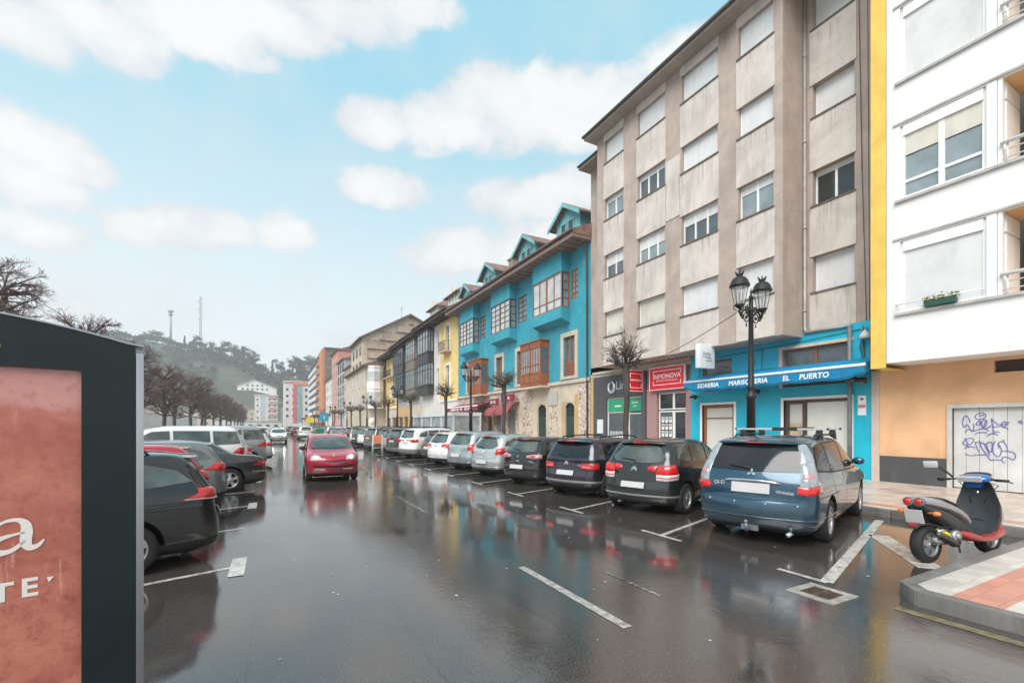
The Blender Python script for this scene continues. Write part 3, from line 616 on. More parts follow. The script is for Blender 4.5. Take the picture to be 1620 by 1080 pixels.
# string of bulb wires under the jetty
t = thing('cable_lamp', 'round white lantern hanging among the cables on the turquoise corner', 'light', (FX - .2, 7.1, 4.4))
mb = MB(); mb.lathe([(.02, 0), (.17, -.02), (.12, .12), (.05, .2), (.01, .26)], (FX - .2, 7.12, 4.4), 12); mb.build('shade', M('lantern_white', (.6, .62, .63), .4, var=.05), t)
mb = MB(); mb.tube([(FX - .2, 7.12, 4.64), (FX - .1, 7.12, 4.72), (FX, 7.12, 4.7)], .012, 6); mb.build('bracket', METAL, t)
# ---- white building on the right: yellow strip, balconies, orange ground floor
wb = thing('apartment_block', 'white apartment block with yellow end strip, orange ground floor and graffitied white gate', 'building', (FX, 2.0, 0))
WHT = M('white_render', (.76, .757, .75), .75, var=.035, scale=.7, bump_=.06, bscale=25, stretch=.35); YEL = plaster('yellow_render', (.80, .53, .11), .25, (.55, .35, .08), bump_=.1, amount=.55); ORG = plaster('orange_render', (.76, .45, .25), .35, (.55, .28, .13), bump_=.1, amount=.55)
DKP = plaster('dark_plinth', (.075, .077, .08), .5, (.16, .16, .155), bump_=.3)
yl = 6.2
wh = []; fl = [(4.78, 6.68), (7.78, 9.75), (10.93, 12.9), (14.0, 15.95)]
mb = MB(); top_ = 17.5
for (c, d) in fl: wh.append((4.24, 5.9, c, d)); wh.append((-1.5, 4.07, c, d + .03))
wall_holes(mb, FJ, -6, yl, 3.48, top_, wh, .14)
mb.quad((JX, -6, 3.48), (JX, 6.55, 3.48), (FX + .1, 6.55, 3.48), (FX + .1, -6, 3.48)); mb.build('wall', WHT, wb)
# balcony recess: one closed lining per floor
mb = MB(); mws = []; mrs = []
for (c, d) in fl:
    mw = MB(); mr_ = MB(); mws.append(mw); mrs.append(mr_)
    d2_ = d + .03
    mb.quad((JX + 1.15, -1.5, c), (JX + 1.15, 3.75, c), (JX + 1.15, 3.75, d2_), (JX + 1.15, -1.5, d2_)); mb.quad((JX + .12, -1.5, d2_ - .001), (JX + .12, 4.06, d2_ - .001), (JX + 1.2, 4.06, d2_ - .001), (JX + 1.2, -1.5, d2_ - .001))
    mb.quad((JX + .12, -1.5, c + .001), (JX + .12, 4.06, c + .001), (JX + 1.2, 4.06, c + .001), (JX + 1.2, -1.5, c + .001)); mb.quad((JX + .1, -1.5, c), (JX + 1.2, -1.5, c), (JX + 1.2, -1.5, d2_), (JX + .1, -1.5, d2_))
    mw.box(JX + .02, JX + .16, 3.98, 4.06, c, d2_); mw.box(JX + .16, JX + 1.15, 4.0, 4.05, c, d2_); mw.box(JX + .2, JX + 1.05, 3.96, 4.0, c + .08, d2_ - .5); mw.box(JX + .2, JX + 1.05, 3.96, 4.0, d2_ - .44, d2_ - .08)
    mw.box(JX + 1.08, JX + 1.14, 2.2, 3.2, c, d2_ - .2)
    mr_.tube([(JX - .03, 4.0, c + .46), (JX - .03, -1.5, c + .46)], .045, 8)
    for h in (.12, .3): mr_.tube([(JX + .02, 3.98, c + h), (JX + .02, -1.5, c + h)], .015, 6)
    for y in (3.9, 2.6, 1.3, 0): mr_.tube([(JX + .02, y, c), (JX + .02, y, c + .44)], .02, 6)
mb.build('balcony_lining', plaster('apricot_render', (.80, .52, .27), .15, amount=.6), wb); build_each(mws, 'balcony_side_screen', WHITE, wb); build_each(mrs, 'balcony_railing', WHITE, wb)
for (c, d) in fl:
  mb = MB(); FJ.box(mb, -1.6, 6.0, -.07, .06, c - .07, c - .005); FJ.box(mb, -1.6, 6.05, -.03, .0, d + .04, d + .09); mb.build('ledge', M('grey_ledge', (.42, .41, .39), .6, var=.2), wb)
for i, (c, d) in enumerate(fl):
    if i == 1:
        w_ = window(FJ, wb, 4.24, 5.9, c, d, .06, 2, (.24,), WHITE, GLASS_L, .09, .40, SHUT_Y, inner=.06)
    else: w_ = window(FJ, wb, 4.24, 5.9, c, d, .06, 1, (), WHITE, GLASS_L, .08, 1, SHUT)
    mb = MB(); FJ.box(mb, 4.3, 5.84, .02, .07, d - .28, d - .01); mb.build('shutter_box', WHITE, w_)
mb = MB(); wall_holes(mb, Face('W', JX - .02), yl, 6.56, 3.36, top_, [], .1); mb.quad((JX - .02, 6.56, 3.36), (JX - .02, 6.56, top_), (FX + .3, 6.56, top_), (FX + .3, 6.56, 3.36)); mb.quad((JX - .02, yl, 3.36), (JX - .02, 6.56, 3.36), (FX + .1, 6.56, 3.36), (FX + .1, yl, 3.36)); mb.build('yellow_strip', YEL, wb)
mb = MB(); hl = [(2.2, 5.2, .15, 2.24), (3.2, 3.78, 3.1, 3.4), (3.86, 4.42, 3.1, 3.4)]; wall_holes(mb, FA, -6, 6.82, .14, 3.48, [(2.2, 5.2, .13, 2.24), *hl[1:]], .2); mb.build('ground_floor_wall', ORG, wb)
mb = MB(); FA.box(mb, 5.24, 6.82, -.03, .05, .14, .9); FA.box(mb, -6, 2.16, -.03, .05, .14, .9); mb.build('plinth', DKP, wb)
mb = MB(); FA.box(mb, 6.82, 7.02, -.04, .1, .14, 3.4); mb.build('corner_pilaster', plaster('pale_pink_stone', (.58, .47, .40), .5), wb)
mb = MB()
for (a, b, c, d) in hl[1:]: FA.box(mb, a, b, .12, .2, c, d); 
mb.build('vent_opening', M('brown_vent', (.06, .035, .03), .7, var=.2), wb)
mb = MB(); FA.box(mb, 5.2, 5.3, -.05, .1, .14, 2.34); FA.box(mb, 2.1, 2.2, -.05, .1, .14, 2.34); FA.box(mb, 2.2, 5.2, -.05, .1, 2.24, 2.34); mb.build('gate_frame', plaster('gate_frame_white', (.58, .57, .54), .4), wb)
GATE = plaster('white_gate_boards', (.66, .66, .64), .5, (.35, .34, .32), .5, bump_=.1, amount=.5)
gt = MB()
for i in range(12):
    u = 2.2 + i * .25; FA.box(gt, u + .004, u + .246, .06 + (.006 if i % 2 else 0), .1, .17, 2.235)
gt_ = gt.build('gate', GATE, wb)
mb = MB(); GR = lambda u, z: (FX + .05, u, z)      # graffiti, blue marker lines (px scaled from the gate's left jamb)
def scrib(pts, r=.0095):
    P_ = []
    for (a, b) in pts:
        yy_, zz_ = 5.2 - (a - 120) / 700 * 1.07, 2.24 - (b - 160) / 800 * 1.80; P_.append((FX + .052, yy_, zz_))
    # smooth
    Q = []
    for i in range(len(P_) - 1):
        p0, p1, p2, p3 = [Vector(P_[max(0, min(len(P_) - 1, i + t))]) for t in (-1, 0, 1, 2)]
        for s_ in range(5):
            t = s_ / 5; Q.append(.5 * ((2 * p1) + (-p0 + p2) * t + (2 * p0 - 5 * p1 + 4 * p2 - p3) * t * t + (-p0 + 3 * p1 - 3 * p2 + p3) * t ** 3))
    Q.append(Vector(P_[-1])); mb.tube(Q, r, 4)
for s_ in ([(335, 325), (300, 255), (260, 260), (238, 330), (260, 380), (300, 350), (330, 400), (365, 430), (380, 380), (375, 340)], [(270, 445), (290, 415), (340, 410), (380, 425), (450, 400), (520, 400), (555, 420)], [(395, 460), (440, 440), (540, 440)],
           [(390, 265), (420, 230), (490, 220), (525, 245), (500, 280), (430, 290), (390, 268)], [(440, 250), (500, 245)], [(405, 340), (440, 310), (470, 320), (480, 370), (500, 395), (530, 350), (538, 310), (500, 295), (470, 330), (420, 360), (408, 340)], [(455, 320), (490, 380), (520, 310)],
           [(525, 400), (590, 360)], [(590, 285), (620, 450)], [(590, 285), (660, 345), (700, 350), (790, 345)], [(600, 380), (720, 370), (785, 405)], [(540, 475), (600, 450), (670, 465)], [(610, 430), (685, 432)], [(700, 350), (740, 315), (760, 345), (735, 385), (705, 352)], [(740, 318), (800, 330)],
           [(265, 505), (300, 560), (290, 600), (325, 615)], [(235, 570), (270, 530), (330, 505), (378, 520), (350, 565), (280, 590), (240, 560)], [(265, 628), (320, 600), (395, 610)], [(390, 555), (440, 550), (490, 555), (520, 570)], [(400, 560), (420, 620), (445, 660)], [(450, 530), (470, 600), (520, 670), (575, 740)], [(500, 560), (550, 650), (570, 700)],
           [(535, 560), (570, 545), (600, 560), (590, 650), (560, 640), (535, 580), (540, 555)], [(640, 535), (615, 570), (610, 650), (650, 700), (690, 690), (705, 620), (670, 560)], [(680, 610), (670, 560), (710, 535), (750, 560), (775, 620), (760, 640)], [(730, 515), (735, 545)], [(700, 645), (780, 640), (840, 650), (865, 690), (840, 730), (780, 705), (720, 710), (715, 745), (740, 770)], [(575, 745), (640, 740), (720, 740)], [(270, 685), (340, 705), (440, 690), (540, 690)], [(890, 320), (930, 310), (936, 340), (900, 325)]):
    scrib(s_)
gf = mb.build('graffiti', M('graffiti_blue_ink', (.16, .15, .46), .6, var=.1), gt_)
pl = thing('planter', 'green window box of trailing yellow-green leaves on the white ledge', 'planter', (JX - .05, 5.0, 4.8))
mb = MB(); mb.box(JX - .14, JX + .02, 4.75, 5.35, 4.8, 4.93); mb.build('trough', M('green_plastic', (.02, .08, .06), .5, var=0), pl)
mb = MB(); rr = random.Random(3)
for i in range(260):
    c = Vector((JX - .06 + rr.gauss(0, .06), rr.uniform(4.7, 5.4), 4.95 + abs(rr.gauss(0, .05)))); a = Vector((rr.gauss(0, 1), rr.gauss(0, 1), rr.gauss(0, 1))).normalized() * .03; b = a.cross(Vector((rr.gauss(0, 1), rr.gauss(0, 1), rr.gauss(0, 1)))).normalized() * .018
    mb.quad(c - a, c - b, c + a, c + b)
mb.build('leaves', M('leaf_yellow_green', (.16, .20, .03), .6, var=.3, scale=30), pl)
mb = MB(); mb.tube([(JX - .12, 5.95, 4.98), (JX - .12, 4.3, 4.98)], .014, 6); mb.tube([(JX - .12, 5.95, 4.98), (JX + .02, 5.95, 4.98)], .014, 6); mb.tube([(JX - .12, 4.3, 4.98), (JX + .02, 4.3, 4.98)], .014, 6); mb.build('window_rail', WHITE, wb)
mb = MB(); mb.box(FX + 1.3, FX + 9, -6, 6.5, .1, 17.4); mb.box(JX + .2, FX + 1.3, -6, -1.55, 3.5, 17.4); mb.build('core', WHT, wb)
# ------------------------------------------------------------------ blue building with bays
TEAL = plaster('teal_blue_render', (.035, .315, .41), .45, (.03, .20, .26), .7, bump_=.1, amount=.55)
TEAL_L = plaster('light_teal_render', (.17, .44, .47), .2, (.06, .25, .28), .7, bump_=.1)
def rubble(name):
    m, b = new_mat(name); v = coords(); 
    vo = N.new('ShaderNodeTexVoronoi'); vo.feature = 'DISTANCE_TO_EDGE'; vo.inputs['Scale'].default_value = 3.4; LK.new(v, vo.inputs['Vector'])
    vc = N.new('ShaderNodeTexVoronoi'); vc.inputs['Scale'].default_value = 3.4; LK.new(v, vc.inputs['Vector'])
    sp = N.new('ShaderNodeSeparateColor'); LK.new(vc.outputs['Color'], sp.inputs[0])
    c = mixc(sp.outputs[0], (.28, .17, .11), (.60, .50, .40)); c = mixc(mth('MULTIPLY', sp.outputs[1], .5), c, (.30, .26, .24)); c = mixc(mapr(vo.outputs['Distance'], .03, .09, 1, 0), c, (.66, .61, .53))
    c = mixc(mth('MULTIPLY', mapr(noise(12, 5, v), .4, .7), .3), c, (.2, .15, .12)); setb(b, Base_Color=c, Roughness=.85); bumpn(b, vo.outputs['Distance'], .5, .05); return m
RUB = rubble('rubble_stone'); SAND = plaster('sandstone_blocks', (.56, .48, .38), .5); OCH = MATS['ochre_stone']; GDOOR = M('dark_green_door', (.025, .05, .045), .4, var=.2)
bb = thing('townhouse', 'teal blue townhouse with projecting window bays, wooden galleries and stone ground floor', 'building', (FX, 30.9, 0))
B0, B1, ZG, ZE = 20.62, 41.2, 4.45, 12.5
mb = MB(); wh = [(21.8, 22.5, 9.3, 11.05), (27.9, 29.2, 9.2, 11.05), (34.8, 36.0, 9.2, 11.05), (22.1, 23.3, 4.75, 7.15), (28.2, 29.3, 4.75, 7.15), (31.7, 32.8, 4.75, 7.15), (37.9, 38.9, 4.75, 7.15)]
wall_holes(mb, FA, B0, B1, ZG, ZE, wh, .22)
BX = 15.25; FB = Face('W', BX); bays = [(22.6, 26.0, WOOD, 4), (29.3, 32.5, WOOD_D, 4), (36.1, 39.2, WOOD_D, 4)]
for (a, b, fm, _) in bays:
    wall_holes(mb, FB, a, b, 8.2, ZE, [(a + .02, b - .02, 8.85, 11.0)], .12)
    for yy in (a, b):
        wall_holes(mb, Face('S', yy), BX, FX, 8.2, ZE, [(BX + .05, FX - .05, 8.85, 11.0)], .1 if yy == a else -.1)
    mb.add([(BX, a, 8.2), (BX, b, 8.2), (FX, b, 7.95), (FX, a, 7.95)], [(0, 1, 2, 3)]); mb.add([(BX, a, 8.2), (FX, a, 8.2), (FX, a, 7.95)], [(0, 1, 2)]); mb.add([(BX, b, 8.2), (FX, b, 8.2), (FX, b, 7.95)], [(0, 1, 2)])
mb.quad((FX, B0, 0), (FX + 9, B0, 0), (FX + 9, B0, ZE + .6), (FX, B0, ZE)); mb.quad((FX, B1, 0), (FX + 9, B1, 0), (FX + 9, B1, ZE + .6), (FX, B1, ZE))
mb.build('wall', TEAL, bb)
mb = MB()
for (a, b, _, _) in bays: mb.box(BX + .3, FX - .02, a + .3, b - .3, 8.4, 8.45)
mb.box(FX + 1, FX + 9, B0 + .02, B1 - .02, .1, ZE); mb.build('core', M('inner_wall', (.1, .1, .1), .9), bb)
for (a, b, fm, nx) in bays:
    gl = CURT_SKY
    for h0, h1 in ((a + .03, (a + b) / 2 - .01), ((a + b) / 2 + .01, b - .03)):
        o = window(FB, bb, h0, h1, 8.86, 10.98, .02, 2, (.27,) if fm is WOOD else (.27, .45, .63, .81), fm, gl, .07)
    FSd = Face('S', a); window(FSd, bb, BX + .06, FX - .06, 8.86, 10.98, .02, 1, (.27, .5, .75), fm, GLASS_L, .07)
for (a, b, c, d) in wh[:3]: window(FA, bb, a + .0, b - .0, c, d, .03, 2, (.2, .4, .6, .8), WOOD if a < 23 else WOOD_D, GLASS_L, .07, name='window')
mb = MB()
for (a, b, c, d) in wh[3:]: stucco_trim(FA, mb, a, b, c, d, .28, .05)
mb.box(FX - .12, FX, B0 + .04, B1, 4.3, 4.5); mb.box(FX - .75, FX, 24.8, 27.8, 4.22, 4.34); mb.box(FX - .75, FX, 34.1, 37.2, 4.22, 4.34); mb.build('stone_trim', SAND, bb)
for (a, b, c, d) in wh[3:]:
    window(FA, bb, a, b, c, d, .12, 2, (.38,), WOOD, GLASS_G, .09); 
for (a, b, c, d) in wh[3:]:
  mb = MB(); FA.box(mb, a + .05, b - .05, .06, .1, c + .02, c + .88); mb.build('door_panel', M('reddish_door_wood', (.22, .07, .04), .45, var=.3, scale=8), bb)
for (a, b) in ((24.95, 27.6), (34.3, 37.0)):      # wooden galleries
    x0 = 15.2; FG = Face('W', x0); mb = MB(); n = 2
    mb.box(x0 + .03, FX, a + .03, b - .03, 4.36, 5.2); mb.box(x0 + .03, FX, a + .03, b - .03, 6.85, 7.25); mb.box(x0 - .06, FX, a - .06, b + .06, 7.25, 7.33)
    for i in range(n + 1):
        c = a + (b - a) * i / n; mb.box(x0 - .0, x0 + .1, max(a, c - .06), min(b, c + .06), 4.36, 7.24)
    mb.box(FX - .1, FX - .005, a, a + .08, 4.36, 7.24); mb.box(x0 + .0, x0 + .05, a + .06, b - .06, 5.15, 5.27); mb.box(x0 + .0, x0 + .05, a + .06, b - .06, 6.83, 6.92); mb.box(x0, x0 + .05, a + .06, b - .06, 4.37, 4.5); mb.box(x0, x0 + .05, a + .06, b - .06, 7.1, 7.2)
    for i in range(4):
        c = a + (b - a) * (i + .5) / 4; mb.box(x0 - .005, x0 + .03, c - .22, c + .22, 4.6, 5.05); mb.box(x0 - .005, x0 + .03, c - .22, c + .22, 6.95, 7.07)
    g_ = mb.build('gallery', M('red_brown_wood', (.30, .095, .04), .4, var=.25, scale=7, stretch=.3), bb)
    mb = MB()
    for i in range(n + 0):
        c0 = a + (b - a) * i / n; c1 = a + (b - a) * (i + 1) / n
        for j in range(1, 4): cc = c0 + (c1 - c0) * j / 4; mb.box(x0 + .02, x0 + .07, cc - .03, cc + .03, 5.27, 6.83)
        mb.box(x0 + .022, x0 + .06, c0 + .06, c1 - .06, 5.7, 5.78)
    mb.box(x0 + .1, FX - .1, a + .01, a + .05, 5.75, 5.85); mb.build('glazing_bar', MATS['red_brown_wood'], g_)
    mb = MB(); mb.box(x0 + .06, x0 + .065, a + .06, b - .06, 5.21, 6.84); mb.build('pane', GLASS_L, g_); mb = MB(); mb.box(x0 + .1, FX - .1, a + .026, a + .029, 5.21, 6.84); mb.build('pane', GLASS_G, g_)
# ground floor
mb = MB(); gh = [(22.2, 23.2, .15, 3.15), (25.35, 26.45, .15, 3.15)]
def arch_wall(mb, F, y0, y1, z1, doors, m=0):
    wall_holes(mb, F, y0, y1, .14, z1, doors, .25, m)
arch_wall(mb, FA, B0 + .02, 29.0, 4.3, gh); mb.build('ground_floor_wall', SAND, bb)
for (a, b, c, d) in ((20.66, 21.75, .15, 4.28), (24.0, 24.95, .15, 3.0), (27.1, 28.5, .15, 4.28)): one(FA, a, b, -.03, -.002, c, d).build('rubble_panel', RUB, bb)
mb = MB(); FA.box(mb, 21.75, 22.14, -.035, -.002, .15, 3.6); FA.box(mb, 23.26, 23.5, -.03, -.002, .15, 3.2); mb.build('quoins', OCH, bb)
for (a, b, c, d) in gh:
    w_ = window(FA, bb, a, b, c, d, .12, 2, (.78,), GDOOR, GLASS_D, .08, name='door'); mb = MB(); FA.box(mb, a + .09, b - .09, .11, .16, c + .1, c + 2.2); mb.build('door_leaf', GDOOR, w_)
    mb = MB(); n = 10
    for s_ in (0, 1):    # curved spandrels of the arched head
        pts = [(a if s_ == 0 else b, 3.14)] + [((a + b) / 2 + (-1 if s_ == 0 else 1) * (b - a) / 2 * math.cos(R(90 * i / n)), 2.78 + .36 * math.sin(R(90 * i / n))) for i in range(n + 1)]
        mb.prism(pts, 'X', FX + .02, FX + .1)
    mb.build('arch_head', SAND, bb)
mb = MB(); FA.box(mb, 23.95, 25.0, -.06, -.031, 3.05, 3.95); mb.build('stone_plaque', M('grey_plaque', (.42, .41, .39), .5, var=.1), bb)
mb = MB(); wall_holes(mb, FA, 29.0, B1 - .02, .14, 4.3, [(29.6, 30.8, .15, 3.0), (31.9, 32.9, .15, 3.0), (33.6, 34.7, .15, 3.1), (35.6, 38.2, .5, 3.0), (38.8, 40.6, .15, 3.0)], .25); mb.build('shop_wall', RUB, bb)
for i, (a, b, c, d) in enumerate([(29.6, 30.8, .15, 3.0), (31.9, 32.9, .15, 3.0), (33.6, 34.7, .15, 3.1), (35.6, 38.2, .5, 3.0), (38.8, 40.6, .15, 3.0)]):
    window(FA, bb, a, b, c, d, .15, 2, (), WOOD if i > 1 else METAL, GLASS_D, .06, .96 if i < 2 else 0, STEEL, name='shop_window')
# roof, gutter, dormers
EX = 14.6; SLO = .42
def roof_z(x): return ZE + .1 + (x - EX) * SLO
mb = MB(); y0, y1 = B0 - .1, B1 + .1
P_ = [(EX, ZE - .15), (EX, ZE + .1), (EX + 9.5, ZE + .1 + 9.5 * SLO), (EX + 9.5, ZE - .15 + 9.5 * SLO)]
mb.prism([(x, z_) for x, z_ in [(EX, ZE - .12), (EX, ZE + .1), (EX + 9.5, ZE + .1 + 9.5 * SLO), (EX + 19, ZE + .1), (EX + 19, ZE - .12)]], 'Y', y0, y1)
rf = mb.build('roof', TILE, bb)
mb = MB(); mb.box(EX - .02, FX, y0 + .02, y1, ZE - .32, ZE - .125)
for i in range(int((y1 - y0) / .6)): mb.box(EX + .05, FX - .02, y0 + .3 + i * .6, y0 + .4 + i * .6, ZE - .38, ZE - .32)
mb.build('eave', M('red_brown_eave', (.25, .17, .145), .6, var=.2), bb)
mb = MB(); mb.tube([(EX - .1, y0, ZE + .02), (EX - .1, y1, ZE + .02)], .085, 8); mb.tube([(EX - .08, 21.0, ZE - .05), (FX - .1, 20.85, ZE - .7), (FX - .1, 20.8, .2)], .055, 8); mb.build('gutter', M('brown_gutter', (.12, .07, .06), .5, var=.2), bb)
def dormer(par, yc, w, xf, zbase, ze, za, col, tiles, nwin=2, hip=False, fr=WHITE):
    hw = w / 2; F = Face('W', xf); mb = MB()
    def zr(x): return zbase + (x - xf) * SLO
    xb = xf + (ze - zbase) / SLO; xr = xf + (za - zbase) / SLO
    mb.add([(xf, yc - hw, zbase - .3), (xf, yc + hw, zbase - .3), (xf, yc + hw, ze), (xf, yc, za - .05), (xf, yc - hw, ze)], [(0, 1, 2, 3, 4)])
    for s_ in (-1, 1): mb.add([(xf, yc + s_ * hw, zbase - .3), (xf, yc + s_ * hw, ze), (xb + .6, yc + s_ * hw, ze), (xb + .6, yc + s_ * hw, zbase - .3)], [(0, 1, 2, 3)])
    d_ = mb.build('dormer', col, par)
    mb = MB(); ov = .45; t = .1; e = .4
    k = (za - ze) / hw
    for s_ in (-1, 1):
        a = (xf - e, yc, za), (xf - e, yc + s_ * (hw + ov), ze - k * ov), (xr + .8, yc + s_ * (hw + ov), ze - k * ov), (xr + .8, yc, za)
        if hip: a = ((xf + hw * .9, yc, za), (xf - e, yc + s_ * (hw + ov), ze - k * ov), (xr + .8, yc + s_ * (hw + ov), ze - k * ov), (xr + .8, yc, za))
        vs = [Vector(p) for p in a] + [Vector(p) + Vector((0, 0, -t)) for p in a]
        mb.add(vs, [(0, 1, 2, 3), (4, 7, 6, 5), (0, 4, 5, 1), (1, 5, 6, 2), (2, 6, 7, 3), (3, 7, 4, 0)])
    if hip:
        a = [Vector((xf + hw * .9, yc, za)), Vector((xf - e, yc - hw - ov, ze - k * ov)), Vector((xf - e, yc + hw + ov, ze - k * ov))]; vs = a + [p - Vector((0, 0, t)) for p in a]; mb.add(vs, [(0, 1, 2), (3, 5, 4), (1, 2, 5, 4)])
    mb.build('dormer_roof', tiles, par)
    if not hip:
        mb = MB()
        for s_ in (-1, 1):
            a = [(xf - e - .01, yc, za - .02), (xf - e - .01, yc + s_ * (hw + ov), ze - k * ov - .02), (xf - e - .01, yc + s_ * (hw + ov), ze - k * ov - .26), (xf - e - .01, yc, za - .28)]
            vs = [Vector(p) for p in a] + [Vector(p) + Vector((.05, 0, 0)) for p in a]; mb.add(vs, [(0, 1, 2, 3), (4, 7, 6, 5), (0, 4, 5, 1), (1, 5, 6, 2), (2, 6, 7, 3), (3, 7, 4, 0)])
        mb.build('bargeboard', TEAL_L, par)
    ww = w * (.8 if hip else .62) / nwin
    for i in range(nwin):
        a = yc - w * (.4 if hip else .31) + i * ww; F3 = Face('W', xf - .08); window(F3, par, a + .08, a + ww - .08, zbase + .15, ze - (.05 if hip else .3), 0, 2 if hip else 1, (), fr, GLASS_D, .07, name='dormer_window')
for yc in (23.0, 28.05, 34.4, 39.2): dormer(bb, yc, 2.5 if yc < 39 else 1.9, 16.0, roof_z(16.0) - .02, 14.5 if yc < 39 else 14.2, 15.3 if yc < 39 else 14.85, TEAL_L, TILE, 2, False, TEAL_L)
mb = MB(); mb.box(17.0, 17.7, 32.1, 32.8, 13, 15.1); mb.box(16.9, 17.8, 32.0, 32.9, 15.1, 15.22); mb.box(18.5, 19.3, 26, 27, 13, 15.9); mb.box(18.4, 19.4, 25.9, 27.1, 15.9, 16.02); mb.build('chimney', plaster('chimney_stone', (.30, .24, .20), .6), rf)
# red awnings
MAR = M('maroon_canvas', (.20, .018, .035), .7, var=.2, scale=3); MARL = M('faded_maroon_canvas', (.30, .07, .08), .7, var=.2, scale=3)
for (a, b, z0, z1, out_, lb, txt) in ((28.9, 31.0, 2.55, 3.95, 1.0, 'maroon shop awning nearest the dark green doors, lettered valance above', ''), (31.5, 33.2, 2.5, 3.75, .9, 'maroon shop awning between the street lamp and the bare tree', ''), (33.6, 40.9, 3.0, 3.7, 1.3, 'long low maroon awning with white letters along the far end of the teal house', '')):
    t = thing('shop_awning', lb, 'awning', (FX, (a + b) / 2, z0), 0, 'maroon awnings'); mb = MB(); n = 8
    pr = [(FX - .02 - out_ * math.sin(R(90 * i / n)), z1 - .45 - (z1 - z0 - .45) * (1 - math.cos(R(90 * i / n)))) for i in range(n + 1)] if out_ < 1.2 else [(FX - .05, z1), (FX - out_, z0 + .35), (FX - out_, z0)]
    pr2 = [(x + .03, z_ - .03) for x, z_ in pr][::-1]; mb.prism(pr + pr2, 'Y', a, b); mb.build('canvas', MARL if out_ < 1.2 else MAR, t)
    mb = MB()
    if out_ < 1.2: mb.box(FX - .5, FX - .42, a, b, z1 - .4, z1 + .1); illegible(mb, lambda a_, b_: (FX - .505, (a + b) / 2 - a_, z1 - .15 + b_), 1.0, .22, 5, 1, 4)
    else: mb.box(FX - out_ - .02, FX - out_ - .005, a, b, z0 - .02, z0 + .34); illegible(mb, lambda a_, b_: (FX - out_ - .024, (a + b) / 2 - a_, z0 + .17 + b_), 5.0, .22, 19, 1, 7); mb.box(FX - out_ - .04, FX - out_ + .02, a, b, z0 + .34, z0 + .42, 1)
    mb.build('valance', [MAR, AWW], t)
# ------------------------------------------------------------------ terrace beyond
def slab_roof(par, y0, y1, ze, ex=14.6, dep=17, mat=TILE_D):
    mb = MB(); mb.prism([(ex, ze - .1), (ex, ze + .08), (ex + dep / 2, ze + .08 + dep / 2 * SLO), (ex + dep, ze + .08), (ex + dep, ze - .1)], 'Y', y0, y1); r_ = mb.build('roof', mat, par)
    mb = MB(); mb.box(ex + .04, FX, y0 + .01, y1 - .01, ze - .28, ze - .11)
    for i in range(int((y1 - y0) / .8)): mb.box(ex + .1, FX - .02, y0 + .3 + i * .8, y0 + .42 + i * .8, ze - .4, ze - .28)
    mb.tube([(ex - .07, y0, ze), (ex - .07, y1, ze)], .08, 6); mb.build('eave', M('dark_eave', (.08, .06, .055), .6), par); return r_
def gallery(par, a, b, z0, z1, mat, gl, nst=2, nx=4, x0=15.15):
    mb = MB(); H = (z1 - z0) / nst; F = Face('W', x0); panes = MB()
    for s_ in range(nst):
        q = z0 + H * s_; mb.box(x0 + .02, FX, a + .02, b - .02, q, q + H * .27); mb.box(x0 - .05, FX, a - .05, b + .05, q + H * .27, q + H * .31); mb.box(x0 - .04, FX, a - .04, b + .04, q + H - .22, q + H - .02)
        for i in range(nx + 1): c = a + (b - a) * i / nx; mb.box(x0, x0 + .09, max(a, c - .05), min(b, c + .05), q + H * .31, q + H - .22)
        mb.box(x0 + .01, x0 + .07, a, b, q + H * .75, q + H * .75 + .06); mb.box(x0 + .3, x0 + .38, a, a + .06, q + H * .31, q + H - .22); mb.box(FX - .12, FX - .01, a, a + .06, q + H * .31, q + H - .22); mb.box(x0, FX, a + .005, a + .05, q + H * .75, q + H * .75 + .06)
        panes.box(x0 + .05, x0 + .055, a + .03, b - .03, q + H * .3, q + H - .2); panes.box(x0 + .05, FX, a + .03, a + .035, q + H * .3, q + H - .2)
    g_ = mb.build('gallery', mat, par); panes.build('pane', gl, g_)
